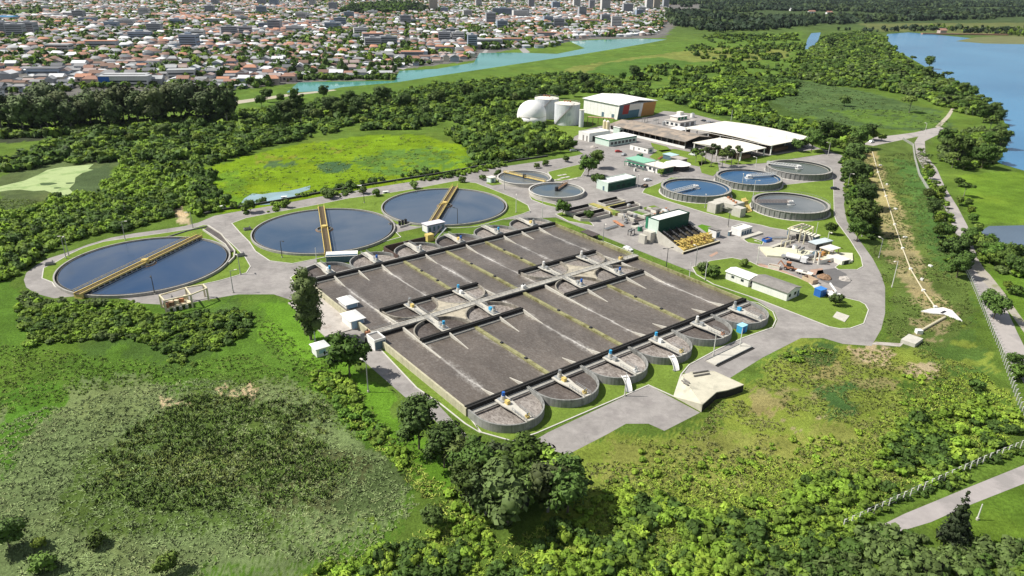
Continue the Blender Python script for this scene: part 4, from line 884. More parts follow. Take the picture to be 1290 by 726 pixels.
for k in range(5):
    x = 4.2+k*4.0; g = thing('screw_pump', f"yellow screw pump frame in the green pump house's pit, {ordn[k]} from the left", 'screw pump', (P(859.5,321)[0]+EX[0]*x+EY[0]*4, P(859.5,321)[1]+EX[1]*x+EY[1]*4), GA, 1.1, 'screw pumps of the pump house')
    YP = mat('faded_yellow_paint', (.6,.45,.13), .65, .15, .8, col2=(.5,.3,.1))
    MB().tube((0,2.0,1.3),(0,10.5,3.9),.4,10).build('screw_shaft', DARKM, g); q = MB()
    for j in range(5):
        y = 3+j*1.4; q.tube((0,y,.1+.295*(y+2.4)-.04),(0,y+.12,.1+.295*(y+2.4)),.6,12)
    q.build('screw_flight', DARKM, g)
    for dx in (-1.1,1.1): MB().beam((dx,-1.5,-.6),(dx*.5,-1.2,2.6),.3).build('frame_post', YP, g); MB().beam((dx*1.2,2.6,.4),(dx*.6,-.6,3.4),.3).build('frame_post', YP, g)
    MB().beam((-1.2,-1.1,2.5),(1.2,-1.1,2.5),.3).build('cross_bar', YP, g); MB().beam((-1.5,-2.6,.9),(1.5,-2.6,.9),.2).build('guard_rail', YP, g); MB().beam((-1.9,2.6,2.2),(1.9,1.4,2.0),.3).build('guard_rail', YP, g)
    MB().cyl(0,-1.2,1.1,2.2,.5,10).build('motor', TERRA if k%2 else YP, g); MB().tube((-.9,.6,1.6),(.9,.6,1.6),.6,10).build('gear_drum', YP, g); MB().beam((-1.6,-1.2,1.6),(-1.6,2.8,2.4),.24).build('guard_rail', YP, g); MB().box(-1.5,-2.6,-.5,1.5,2.4,.25).build('base_frame', YP, g)
house('tiny white kiosk with a sloping grey roof right of the screw pumps', (901.5,300.5), 2.8, 4.2, 3.0, WHITE, GREYR, roof='shed', axis='y', ridge=.5, wins=[('f',.4,.3,2.0,2.0,STEELB,'door')], name='kiosk')
house('small white cube hut with a grey roof above the grit channels', (826,271), 3.2, 3.2, 2.2, WARMW, GREYR, roof='slab', over=.1, name='kiosk', wins=[('f',1,.1,1,1.8,GREYR,'door')])
t = house('white switch room with grey panels on its front, roadside right of the kiosk', (933,298.5), 7.6, 5.2, 2.7, WHITE, WARMW, roof='flat', wins=wrow('f',.5,7.1,4,.5,1.3,1.7,STEELB)); MB().box(-2,-3.4,-.1,11,-1.2,.7).build('forecourt_wall', CONCL, t)
# concrete valve structure
t = thing('valve_structure', 'pale concrete splitter structure of two tall blocks with a hole between them', 'concrete structure', P(901,270), GA)
MB().box(0,.2,-.1,5.5,5,4.6).build('block', CONCL, t); MB().box(.9,.1,.3,3.3,.25,4.1).build('recess', CONCG, t); MB().box(4.6,-10.2,-.1,8.6,-5.4,4.2).build('block', CONCL, t)
MB().box(5.55,-5.3,2.9,14,6,4.7).build('deck_slab', CONCL, t); MB().box(6.5,-5.2,-.1,14,5,2.9).build('back_wall', CONC, t); MB().beam((5,.2,2.5),(8,-5.6,2.3),.9,.7).build('strut', CONCL, t)
for k in range(4): MB().cbox(9+k*1.3,-4+k*2.4,5.1,.9,.9,.9).build('gate_stem', TERRA, t)
t = thing('yellow_pipe_gantry', 'yellow pipes leaning against the splitter structure and the silty ribbed tank', 'pipework', P(944,268), GA); 
for k in range(4): MB().tube((k*.9-1,0,.2),(k*.9+1.2,6,5.0),.35,8).build('pipe', YELLOW, t)
MB().beam((-1,4,4.2),(4,4,4.2),.5).build('support', YELLOW, t)

# grit and settling channels
gO = P(735,300); gl = lambda x, y: (gO[0]+EX[0]*x+EY[0]*y, gO[1]+EX[1]*x+EY[1]*y)
def grit(label, x0, y0, x1, y1, cham, h=1.5, wm=CONCL):
    t = thing('grit_tank', label, 'small basin', gl(x0,y0), GA); w_, d = x1-x0, y1-y0
    pts = [(cham,0),(w_-cham,0),(w_,cham),(w_,d),(0,d),(0,cham)] if cham else [(0,0),(w_,0),(w_,d),(0,d)]
    MB().wallpath(pts,.4,-.1,h,closed=True).build('basin_wall', wm, t); MB().poly(pts,h-.75).build('water', CALM, t)
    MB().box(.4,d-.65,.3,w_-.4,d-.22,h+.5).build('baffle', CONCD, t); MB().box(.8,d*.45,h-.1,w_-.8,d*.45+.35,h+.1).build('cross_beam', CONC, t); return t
grit('grit basin nearest the basin road, far of the left pair', 15.5,24.5,31,31,0); grit('grit basin with a pale chamfered rim, near of the left pair', 14,14.6,32,21.6,2.6)
grit('grit basin far right of the four, beside the control building', 38,26,51,32,0); grit('grit basin near right of the four with a chamfered rim', 36,15.3,52.5,22,2.6)
t = thing('grit_walkway', 'yellowish walkway with weeds between the four grit basins', 'walkway', gl(32.3,14), GA); MB().box(0,0,-.1,3.3,18,1.3).build('slab', mat('mossy_yellow', (.36,.31,.1), .9, .3, .6, col2=(.12,.2,.03), patch=.4), t); MB().box(-9,7.8,1.0,0,9.6,1.4).build('slab', CONCL, t); MB().box(3.35,8.2,1.0,16,10,1.4).build('slab', mat('mossy_yellow', (.36,.31,.1)), t)
t = thing('inlet_channel', 'pale stepped inlet channels running from the grit basins towards the pump house', 'channel', gl(33,0), GA)
for k,(x0,y0,x1,y1,h,m_) in enumerate([(0,3,1,13,1.4,CONCL),(6,2,7,13,1.4,CONCL),(12,-3,13,12,1.5,CONC),(18,-1,19,12,1.5,CONCL),(1.05,8,5.95,9,1.2,CONCG),(7.05,4,11.95,5,1.3,CONCL),(13.05,0,17.95,1,1.3,CONCL),(-6,-4,-1,-1,.5,CONCL),(2,-6,9,-1.5,.6,CONCL)]): MB().box(x0,y0,-.1,x1,y1,h).build('channel_wall', m_, t)
MB().box(1.05,2.2,.01,5.95,12.6,.5).build('water', CALM, t); MB().box(7.05,2.2,.01,11.95,12.6,.6).build('moss_bed', mat('moss', (.11,.19,.03), .95, .3, 1.), t); MB().box(13.05,-2.6,.01,17.95,11.6,.5).build('water', CALM, t)
random.seed(5)
eqc = [(DARKM,'dark'),(METAL,'grey'),(CONCL,'pale'),(TERRA,'rusty'),(CONCG,'grey'),(BROWNP,'brown')]
vl = []
for k,(x,y) in enumerate([(30,-1),(35,-5.5),(41,-5),(45,1.5),(47,-4.5),(51,2),(53,-3),(29,4),(38.5,-9.5),(56,4.5)]):
    m_, nm = eqc[k%6]; what = ['next to the pale inlet channels','at the road edge below the grit basins','between the inlet channels and the pump house'][k%3]
    t = thing('pipe_valve', f"{nm} valve block {what}, number {k+1} from the left" if False else f"{nm} flanged valve block {what}", 'valve', gl(x,y), GA+k, 0, 'valve blocks by the grit basins')
    vl.append(t); MB().cbox(0,0,.35,1.8,1.5,.7).build('body', m_, t); MB().tube((-1.6,0,.8),(1.6,0,.8),.5,12).build('pipe', m_, t); MB().cyl(0,0,.8,2.1,.2,8).build('spindle', DARKM, t); MB().cyl(0,0,2.0,2.15,.6,12).build('handwheel', m_, t)
number(vl, azim)
t = thing('conveyor', 'white sloping conveyor frame left of the green pump house', 'conveyor', gl(50,-8), GA); MB().beam((-6,0,.6),(3,3,3.6),1.3,.5).build('belt_frame', CONCL, t)
for a in ((-4,.6,1.3),(0,2,2.6)): MB().beam((a[0],a[1]-.6,0),(a[0],a[1]-.4,a[2]),.25).build('leg', WHITE, t); MB().beam((a[0],a[1]+.6,0),(a[0],a[1]+.4,a[2]),.25).build('leg', WHITE, t)
MB().box(-9,-3.5,-.1,-4,-1.2,1.0).build('hopper', WHITE, t)
t = thing('carport', 'small open shelter with a dark roof beside the basin road', 'shelter', P(746,304.5), GA); 
for x in (.2,3.2):
    for y in (.2,3.4,6.6): MB().box(x,y,0,x+.2,y+.2,2.3).build('post', GREYR, t)
MB().box(-.3,-.3,2.3,3.9,7.2,2.5).build('roof', mat('dark_shelter_roof', (.085,.07,.065), .85, .25, .6), t); MB().box(3.4,.2,0,3.5,6.8,1.4).build('back_panel', GREYR, t)

# sheds along the left and back of the basin
t = thing('blower_shed', 'long blue-grey lean-to shed with a white roof edge between the middle tank and the basin', 'shed', P(411.5,331.5), rad(9)); MB().box(0,0,-.1,11.4,3.4,2.9).build('wall', STEELB, t); MB().box(-.2,2.0,2.9,11.6,3.9,3.1).build('roof', WHITER, t); MB().box(-.15,0,-.1,-.01,3.4,2.9).build('end_wall', WHITE, t)
b = MB(); b.face([(-.2,-.25,2.6),(11.6,-.25,2.6),(11.6,2.0,3.1),(-.2,2.0,3.1)]); b.build('roof', WHITER, t)
for k in range(2): MB().tube((1+k*5.5,5,1.0),(4.5+k*5.5,5.2,1.0),.8,12).build('air_tank', WHITE, t)
t = house('lavender pump house with a pale roof at the foot of the right clarifier bridge', (539,294.5), 8.4, 4.6, 3.2, mat('lavender_wall', (.38,.38,.55), .7, .1, .5), mat('lavender_roof', (.66,.62,.68), .7, .08, .5), roof='shed', axis='x', ridge=.3, wins=wrow('f',.6,8,4,.6,.9,1.9,STEELB)+[('l',.3,.2,4,2.7,WHITE,'end_panel')], name='pump_house')
t = thing('yellow_skip_crane', 'yellow box and conveyor in front of the lavender pump house', 'machine', P(541,303), GA); MB().cbox(0,0,1.4,3.0,2.6,2.8).build('hopper', YELLOW, t); MB().beam((1,-.5,1),(8,3,3.4),1.0,.4).build('conveyor_arm', DARKM, t); MB().beam((2.5,-1.5,.6),(9.5,2,3.0),.5,.3).build('conveyor_rail', METAL, t); MB().box(1.5,-2.6,0,4,-1.5,1).build('skip', YELLOWP, t)
t = thing('pump_set', 'dark pumps behind a low white wall between the middle and right clarifiers', 'pumps', P(507,284), GA+.2); MB().wallpath([(-3,2),(-3,-2),(4,-2.2)],.3,0,.8).build('low_wall', KERB, t)
for k in range(3): MB().cyl(-1.5+1.7*k,0,0,2.4,.6,10).build('pump', DARKM, t); MB().tube((-2,1,.9),(4,1,.9),.3,8)
t = thing('sludge_mixer', 'rust edged brown wall around one of the far bays', 'wall', BL(UW*2.5,BD+8), GA); MB().wallpath([(-9.6,-5),(-9.7,6.2),(-8.5,7.2),(9.6,7.4)],.45,-.1,2.9).build('wall', mat('rusty_dark_wall', (.09,.06,.05), .85, .3, .5, col2=(.25,.1,.06)), t)
def hip_hut(label, px, a, b_, h, wm, rm, rz, o=.5, name='hut', right=None, ridge=1.3):
    t = thing(name, label, 'hut', P(*px), rz); MB().box(0,0,-.1,a,b_,h).build('wall', wm, t); q = MB(); c = (a/2, b_/2)
    k = max(0, (b_-a)/2); r1, r2 = (a/2, b_/2-k, h+ridge), (a/2, b_/2+k, h+ridge)
    A_, B_, C_, D_ = (-o,-o,h),(a+o,-o,h),(a+o,b_+o,h),(-o,b_+o,h)
    q.face([A_,B_,r1]); q.face([C_,D_,r2]); q.face([B_,C_,r2,r1]); q.face([D_,A_,r1,r2]); q.face([D_,C_,B_,A_]); q.build('roof', rm, t)
    if right: MB().box(.3,-.05,.2,a-.3,.03,h-.2).build('front_panel', right, t)
    return t
PB = mat('powder_blue_wall', (.3,.45,.58), .6, .1, .5)
hip_hut('white hipped hut beside the basin, farther of the two left of the churning water', (437,394.5), 4.0, 6.0, 2.9, WHITE, WHITER, GA, right=PB)
hip_hut('white hipped hut with a blue front, nearer of the two left of the churning water', (443,416), 4.4, 6.6, 3.0, WHITE, WHITER, GA, right=PB)
t = hip_hut('small white gate hut with a pyramid roof on the grass near two trees', (399.5,451), 3.6, 3.6, 2.8, WHITE, WHITER, GA, ridge=1.2); win(t,'f',.8,1.0,1.9,1.1,PB)
t = thing('hut_platform', 'pale paved platform under the two white huts left of the basin', 'platform', P(443,418), GA); MB().box(-8,1,-.1,6.0,31,.3).build('slab', GRAVEL, t)
t = house('grey-roofed box hut with a blue front at the basin end of the central walkway', (472.5,442.5), 3.6, 5.0, 3.0, WHITE, GREYR, roof='flat', wins=[('f',.2,.2,3.2,2.5,STEELB,'front_panel')], name='kiosk')
# south-east concrete apron with stepped walls, weighbridge
t = thing('concrete_apron', 'raised pale concrete slab with zigzag dark retaining walls next to the loading pad', 'concrete structure', P(882.7,518.8), GA)
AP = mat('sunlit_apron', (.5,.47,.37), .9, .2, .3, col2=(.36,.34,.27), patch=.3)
b = MB(); b.v += [(0,0,2.2),(7.7,1.7,2.2),(10.9,.6,2.2),(16.3,-.2,2.2),(15.7,8.7,2.2),(10.2,12.1,2.2),(7.4,12.7,2.1),(-.2,8.8,.1)]; b.poly([v[:2] for v in b.v[:7]], 2.2); b.face([b.v[0],b.v[6],b.v[7]]); b.face([b.v[0],b.v[7],(-.2,8.8,-.1),(0,0,-.1)]); b.face([b.v[7],b.v[6],(7.4,12.7,-.1),(-.2,8.8,-.1)]); b.build('slab', AP, t)
MB().wallpath([(-.1,-.1),(7.7,1.6),(10.9,.5),(16.4,-.3),(15.8,8.8),(10.2,12.2)],.3,-.1,2.26).build('retaining_wall', AP, t)
MB().prism([(.3,.5),(7.5,2.2),(10.8,1.2),(15.9,.4),(15.4,8.4),(10,11.7),(7.5,12.2)],-.1,2.1).build('fill', AP, t)
b = MB(); b.face([(0,-.28,-.1),(7.75,1.42,-.1),(7.75,1.42,2.0),(0,-.28,2.0)]); b.face([(7.7,1.4,-.1),(10.95,.3,-.1),(10.95,.3,2.0),(7.7,1.4,2.0)]); b.face([(10.9,.3,-.1),(16.5,-.5,-.1),(16.5,-.5,2.0),(10.9,.3,2.0)]); b.build('wall_face', CONCD, t)  # near-black sheets paint shade on the faces turned from the sun
for x0, y0, x1, y1 in ((9,10,13.6,8.4),(10,11.2,14.5,9.6),(4.2,8.0,4.5,10.4),(5.2,8.4,5.5,10.6)): MB().beam((x0,y0,2.5),(x1,y1,2.5),.25,.4).build('rail', GREYR, t)
t = thing('weighbridge', 'narrow weighbridge platform with dark slots on the road beside the last bays', 'weighbridge', P(904,462.5), GA+rad(1.5)); MB().box(0,.8,-.05,18,4.0,.28).build('deck', CONCL, t); MB().box(0,-.1,.02,18,.75,.06).build('slot', CONCD, t); MB().box(.4,4.05,.02,17,4.5,.06).build('slot', CONCD, t)
for y in (.7,4.05): MB().box(.5,y,.28,17.5,y+.12,.5).build('guide_rail', METAL, t)
t = thing('portable_cabin', 'light blue portable toilet cabin at the foot of the fifth bay', 'cabin', P(934,421.5), GA); MB().box(0,0,-.05,2.6,2.0,2.4).build('wall', CYANB, t); MB().box(-.1,-.1,2.4,2.7,2.1,2.58).build('roof', mat('pale_cyan', (.35,.65,.8), .5, .05, .5), t); MB().box(.6,-.06,.1,1.6,-.01,2.2).build('door', BLUE, t)
# portal frames with machinery left of the road junction
t = thing('pump_gantry', 'cream steel portal frames over a bench of pumps beside the leftmost tank', 'gantry', P(210,394)); o = P(210,394); CRM = mat('cream_steel', (.66,.58,.40), .6, .1, .8)
def fr(x, y, z): p = P(x,y); return (p[0]-o[0], p[1]-o[1], z)
pr = [((204,388),(210,395)),((236.5,378),(243,387.5)),((258.5,374),(263,379))]
for a, c in pr:
    for q in (a, c): MB().beam(fr(*q,-.2), fr(*q,4.6), .45).build('post', CRM, t)
    MB().beam(fr(*a,4.5), fr(*c,4.5), .4).build('top_beam', CRM, t)
for k in (0,1):
    for j in (0,1): MB().beam(fr(*pr[k][j],4.45), fr(*pr[k+1][j],4.45), .38).build('top_beam', CRM, t)
b = MB(); c4 = [fr(206,391,1.6), fr(211,394,1.6), fr(242,386.5,1.6), fr(237,380,1.6)]; b.prism([p[:2] for p in c4],1.2,1.65); b.build('bench', CRM, t)
for k in range(9):
    u, v = (k%5+.5)/5, .3+.4*(k//5); x = 207+u*31+v*2; y = 391.5-u*11+v*4; MB().cbox(*fr(x,y,2.3),1.3,1.0,1.4).build('pump', (BROWNP,CRM,TERRA)[k%3], t)
for k in range(4): u = (k+.2)/4; MB().cbox(*fr(211+u*31,394.2-u*7.5,.6),.8,.6,1.3).build('leg', CONCL, t)

# gas / chemical pipework yard on the right
gy = P(1010,330); yl = lambda px, py: P(px,py)
t = thing('equipment_slab', 'cream concrete slab carrying pipework behind the parked tank lorry', 'concrete slab', P(1003,322), GA+.02); MB().prism([(-11,6),(2,-9),(11,-17.5),(19,-13),(9,-3),(2,8),(-5,14)],-.1,.75).build('slab', mat('cream_slab', (.58,.56,.42), .9, .15, .5), t)
t = thing('pipe_rack', 'cream steel frame with cross beams over pipework near the silty ribbed tank', 'steel frame', P(996,303)); o = P(996,303); CR2 = mat('cream_frame', (.72,.66,.47), .6, .08, .8)
px4 = [(992.5,302.5),(999.5,305.5),(1006.5,303),(1012.5,306),(1021,301)]
top = [(992.5,302.5),(1006.5,305.5),(1012,308),(1022,302),(1008,297.5)]
for q in top: MB().beam(fr(*q,-.1), fr(*q,5.6), .42).build('post', CR2, t)
for k in range(5): MB().beam(fr(*top[k],5.5), fr(*top[(k+1)%5],5.5), .45).build('beam', CR2, t)
for u in (.25,.5,.75):
    a = [(top[0][i]*(1-u)+top[2][i]*u) for i in (0,1)]; c = [(top[4][i]*(1-u)+top[3][i]*u) for i in (0,1)]; MB().beam(fr(*a,5.7), fr(*c,5.7), .5,.3).build('beam', GREYR, t)
for k,(x,y) in enumerate([(998,303),(1005,302),(1010,303.5),(1015,303)]): MB().cbox(*fr(x,y,1.4),1.8,1.5,1.8).build('pump', (GREYR,DARKM,METAL,GREYR)[k], t)
house('flat cream-roofed block behind the cream pipe frame', (1026,306.5), 3.4, 13.0, 2.6, STEELB, mat('cream_roof', (.74,.71,.56), .7, .07, .5), roof='slab', over=.2, wins=[('l',1,.3,11,1.9,CONCL,'panel')])
house('low blue-grey roofed open store beside the cream block', (1027,315.5), 9.5, 3.6, 2.4, GREYR, mat('blue_grey_roof', (.5,.56,.58), .6, .1, .5), roof='slab', over=.3, rz=GA-.15, wins=[('f',.4,.3,3.5,1.9,DARKM,'opening')])
t = thing('open_shelter', 'small yellow-posted shelter with a white roof and orange pumps', 'shelter', P(1043,326), GA-.1); MB().box(-.3,-.3,3.2,6.6,4.4,3.45).build('roof', WARMW, t)
for x in (0,3,6): 
    for y in (0,3.8): MB().box(x,y,0,x+.3,y+.3,3.2).build('post', YELLOWP, t)
for k in range(3): MB().cbox(-3+k*2.6,2+.4*k,1.2,1.5,1.5,1.8).build('pump', ORANGE if k < 2 else YELLOWP, t)
t = thing('bund_tank', 'white concrete bund with a low wall at the end of the pipework yard', 'bund', P(1060,334.5), GA-.2); MB().box(0,0,-.1,4.6,7.5,1.8).build('wall', WARMW, t); MB().box(-7.5,4.2,-.1,-.05,4.6,1.6).build('wall', WARMW, t); MB().cyl(6,1,0,1.0,.6,12).build('drum', WARMW, t); MB().box(1.2,-.1,.1,3.6,-.01,1.5).build('opening', DARKM, t)
for k,(x,y) in enumerate([(1025.5,331),(1030.5,333)]):
    t = thing('vent_pipe', f"tall white vent pipe at the yard edge, {'right' if k else 'left'} of the pair", 'pipe', P(x,y)); MB().cyl(0,0,-.1,4.8,.35,10).build('pipe', WARMW, t); MB().cyl(0,0,4.8,5.0,.5,10).build('cap', METAL, t)
t = thing('grey_pump_skid', 'grey metal pump skid between the lorry and the cream slab', 'machine', P(1018,327), GA-.3); MB().cbox(0,0,.5,6,2.4,.8).build('skid', GREYR, t); MB().tube((-2,0,1.4),(2,0,1.4),.7,12).build('motor', METAL, t); MB().cbox(3.2,.3,1.8,1.4,1.4,1.8).build('cabinet', STEELB, t)
t = thing('culvert_head', 'concrete culvert head with a dark mouth at the edge of the yard', 'culvert', P(976,311), GA); MB().box(-4,-1.5,-.1,4,.0,1.1).build('head_wall', CONCL, t); MB().box(-1.8,-1.56,.1,1.8,-1.51,.9).build('mouth', CONCD, t); MB().box(4.05,-1.5,-.1,12,-1.0,.9).build('wing_wall', CONCL, t)
t = thing('concrete_slab', 'bare pale concrete slab on the lawn tip of the island', 'slab', P(1049,402)); o = P(1049,402); MB().prism([fr(1049,400,0)[:2],fr(1064,406.5,0)[:2],fr(1070,399,0)[:2],fr(1054,393.5,0)[:2]],.05,.3).build('slab', CONCL, t)
t = thing('manhole_block', 'pale concrete block with a dark end at the foot of the dyke path', 'concrete block', P(1145,437)); o = P(1145,437); MB().prism([fr(1134,432,0)[:2],fr(1152,438,0)[:2],fr(1162,431,0)[:2],fr(1144,425,0)[:2]],-.1,1.2).build('block', CONCL, t); MB().prism([fr(1098,434,0)[:2],fr(1134,437,0)[:2],fr(1138,433,0)[:2],fr(1103,431,0)[:2]],-.1,.06).build('path_slab', GRAVEL, t)
t = thing('spillway_apron', 'white kite-shaped concrete apron at the lower end of the pipeline', 'concrete apron', P(1180,397)); o = P(1180,397); MB().prism([fr(1160,393,0)[:2],fr(1176,396,0)[:2],fr(1190,397,0)[:2],fr(1212,405.5,0)[:2],fr(1199,392,0)[:2],fr(1188,388.5,0)[:2],fr(1172,390,0)[:2]],-.1,.35).build('slab', WHITE, t); MB().prism([fr(1184,395.5,0)[:2],fr(1187,396.5,0)[:2],fr(1192,394,0)[:2],fr(1189,393,0)[:2]],.36,.5).build('grate', DARKM, t)
PIPE = mat('pipeline_cream', (.52,.47,.33), .8, .1, .5)
t = thing('pipeline', 'straight cream pipeline running down the grassy dyke', 'pipeline', P(1180,389)); o = P(1180,389)
pts = [(1099,192),(1106,218),(1116,248),(1127,284),(1137,314),(1147,340),(1163,367),(1178,388)]
for k in range(len(pts)-1): MB().tube(fr(*pts[k],.25), fr(*pts[k+1],.25), .25, 8).build('pipe', PIPE, t)
for q in pts[1:]: MB().cbox(*fr(*q,.35),1.0,.9,.7).build('joint_block', WHITE, t)
t = thing('pipeline_branch', 'short cream pipe from the kite-shaped apron to a small white chamber', 'pipeline', P(1157,420)); o = P(1157,420); MB().tube(fr(1190,401,.3), fr(1158,419,.3), .45, 8).build('pipe', PIPE, t); MB().cbox(*fr(1157,420,.6),1.8,1.6,1.3).build('chamber', WHITE, t)
for k,(x,y) in enumerate([(1109,209),(1117,233),(1128,264),(1140,300),(1161,353),(1172,336)]):
    t = thing('marker_block', f'white marker block in the dyke grass, {ORDS(k+1)} from the far end', 'marker', P(x,y), k, 0, 'white marker blocks along the pipeline'); MB().cbox(0,0,.3,1.5,.9,.7).build('block', WHITE, t); MB().cbox(0,0,.7,.7,.5,.2).build('cap', CONCL, t)

# small plant fittings of the yards, each beside something one can find
def fit(label, px, kind, m_, rz=0.0, s=1.0):
    t = thing({'tank':'storage_tank','pipe':'pipe_run','cab':'control_cabinet','frame':'pipe_stand','skip':'waste_skip','pile':'material_pile'}[kind], label, {'tank':'tank','pipe':'pipework','cab':'cabinet','frame':'frame','skip':'skip','pile':'pile'}[kind], P(*px), GA+rz)
    if kind == 'tank': MB().cyl(0,0,-.05,2.6*s,1.3*s,20).build('shell', m_, t); MB().tube((0,0,2.6*s),(0,0,3.0*s),1.3*s,20,.3).build('lid', METAL, t); MB().tube((1.3*s,0,.4),(2.6*s,0,.4),.15,8).build('outlet', DARKM, t)
    if kind == 'pipe':
        for k in (-.6,0,.6): MB().tube((-4*s,k,.6),(4*s,k,.6),.2,8).build('pipe', m_, t)
        for x in (-3,0,3): MB().box(x*s-.15,-.9,-.1,x*s+.15,.9,.45).build('saddle', CONCL, t)
    if kind == 'cab': MB().box(-.8*s,-.4*s,-.05,.8*s,.4*s,1.9*s).build('housing', m_, t); MB().box(-.9*s,-.5*s,1.9*s,.9*s,.5*s,2.0*s).build('lid', WARMW, t); MB().box(-.6*s,-.43*s,.2,.6*s,-.405*s,1.6*s).build('door', GREYR, t)
    if kind == 'frame':
        for x in (-2,2):
            for y in (-1,1): MB().beam((x*s,y*s,-.1),(x*s,y*s,3.2*s),.22).build('post', m_, t)
        for y in (-1,1): MB().beam((-2.2*s,y*s,3.2*s),(2.2*s,y*s,3.2*s),.25).build('beam', m_, t)
        MB().tube((-2.6*s,0,2.6*s),(2.6*s,0,2.6*s),.35,10).build('pipe', METAL, t)
    if kind == 'skip': MB().wallpath([(-2,-1),(2,-1),(2,1),(-2,1)],.14,0,1.3,closed=True).build('wall', m_, t); MB().box(-1.9,-.9,0,1.9,.9,.9).build('contents', BROWNP, t)
    if kind == 'pile':
        g_ = np.random.default_rng(int(px[0]*7)); q = MB()
        q.dome(0,0,-.2,2.2*s,12,4,.55); q.v = [(x*(1+g_.uniform(-.2,.2)),y*(1+g_.uniform(-.2,.2)),z*(1+g_.uniform(-.2,.2))) for x,y,z in q.v]; q.build('heap', m_, t); MB().cbox(1.6*s,.5,.3,1.2,.7,.6).build('offcut', CONCL, t)
    return t
fit('white storage tank behind the stepped building, right of its tower',(872,148),'tank',WHITER,0,1.2); fit('grey storage tank at the left corner of the stepped building',(836,158),'tank',METAL); fit('pale pipes lying in front of the stepped building',(862,166),'pipe',WARMW,.4)
fit('steel pipe stand between the warehouse and the stepped building',(826,156),'frame',METAL); fit('steel pipe stand in front of the orange warehouse panel',(812,154),'frame',GREYR,.2); fit('white cabinet by the right end of the grey shed',(888,179),'cab',WHITE,0,1.3)
fit('blue cabinet between the kiosk and the white switch room',(919,297),'cab',STEELB); fit('grey cabinet on the verge left of the pump house legs',(812,303),'cab',METAL); fit('green storage tank left of the pump house',(806,291),'tank',GREEN,0,.8); fit('grey storage tank above the inlet channels',(800,276),'tank',METAL,0,.8); fit('pale storage tank at the road above the grit basins',(792,262),'tank',WARMW,0,.7)
fit('rusty pipes across the inlet channels',(779,283),'pipe',TERRA,1.3); fit('grey pipes beside the grit basins and the road',(770,288),'pipe',METAL,.1); fit('pale pipe stand over the inlet channels',(786,277),'frame',CONCL,.8,.7); fit('dark pipe stand by the pump house corner',(795,296),'frame',DARKM,.2,.7)
fit('white waste skip near the long white hut, on the reddish earth',(975,338),'skip',WARMW,-1.2); fit('blue waste skip beside the culvert head',(966,304),'skip',BLUE); fit('grey pipes on the ground left of the cream pipe rack',(983,301),'pipe',METAL,-.6); fit('cream pipe stand at the left edge of the cream slab',(989,312),'frame',CR2,0,.9); fit('dark pipe stand on the cream slab behind the lorry',(1008,320),'frame',DARKM,.3,.8)
fit('white storage tank on the cream slab',(1001,315),'tank',WHITER,0,.8); fit('grey cabinet on the cream slab near the vent pipes',(1021,323),'cab',METAL,.2); fit('orange pipes in front of the white-roofed shelter',(1037,330),'pipe',TERRA,-.9,.6); fit('sand heap on the oil-stained yard',(1064,352),'pile',GRAVEL,0,1.0); fit('dark soil heap at the edge of the oil-stained yard',(1038,350),'pile',BROWNP,0,1.2); fit('pale rubble heap by the brown open skip',(1030,362),'pile',CONCL,0,.8)
fit('rusty pipes on the yard in front of the blue pale-roofed hut',(832,200),'pipe',TERRA,.4); fit('white cabinet at the end of the green canopy',(800,216),'cab',WHITE); fit('dark waste skip beside the control building',(812,236),'skip',DARKM,.3); fit('green waste skip on the paving beside the site cabins',(806,197),'skip',GREEN,.2); fit('pale rubble heap on the yard below the white plant room',(748,186),'pile',GRAVEL,0,1.2)
# ------------------------------------------------------------------ vehicles
def wheels(t, xs, w_, r=.34):
    for x in xs:
        for y in (-w_, w_):
            q = MB().tube((x,y-.11,r),(x,y+.11,r),r,14).build('wheel', BLACK, t); MB().tube((x,y-.125,r),(x,y+.125,r),r*.55,10).build('rim', METAL, q)
def car(label, px, rz, paint, van=False, L=4.3, group=None):
    t = thing('parked_car', label, 'car', P(*px), rz, .02, group); h = 1.75 if van else 1.42
    prof = [(-L/2,.3),(L/2,.3),(L/2,.72),(L/2-.9,.86),(L/2-1.5,h),(-L/2+.7,h),(-L/2+.1,.95),(-L/2,.7)]
    b = MB(); n = len(prof); i = 0
    b.v += [(x,-.84 if z < 1 else -.68,z) for x,z in prof]+[(x,.84 if z < 1 else .68,z) for x,z in prof]
    for k in range(n): b.f.append((k,(k+1)%n,n+(k+1)%n,n+k))
    b.f.append(tuple(range(n))[::-1]); b.f.append(tuple(range(n,2*n))); b.build('body', paint, t)
    for s in (-1,1): MB().face([(L/2-1.45,s*.80,.92),(-L/2+.4,s*.80,.95),(-L/2+.85,s*.71,h-.1),(L/2-1.6,s*.71,h-.1)][::s]).build('side_window', GLASS, t)
    MB().face([(L/2-.95,-.66,.9),(L/2-.95,.66,.9),(L/2-1.44,.6,h-.08),(L/2-1.44,-.6,h-.08)]).build('windscreen', GLASS, t)
    wheels(t, (-L/2+.8, L/2-.85), .76); 
    for s in (-.6,.6): MB().cbox(L/2,s,.66,.06,.3,.14).build('headlight', WHITER, t)
    return t
CARW = mat('white_car_paint', (.75,.75,.74), .25, .02, 1.0, spec=.5); CARD = mat('dark_car_paint', (.03,.035,.045), .25, .05, 1.0, spec=.5); CARS = mat('silver_car_paint', (.4,.41,.42), .3, .05, 1.0, metal=.4)
car('white car parked on the road beside the dark-roofed shelter and the basin', (791,315.2), GA+PI/2+PI, CARW)
car('dark car standing on the side track by the tall trees', (1051.5,239), GA-.8, CARD)
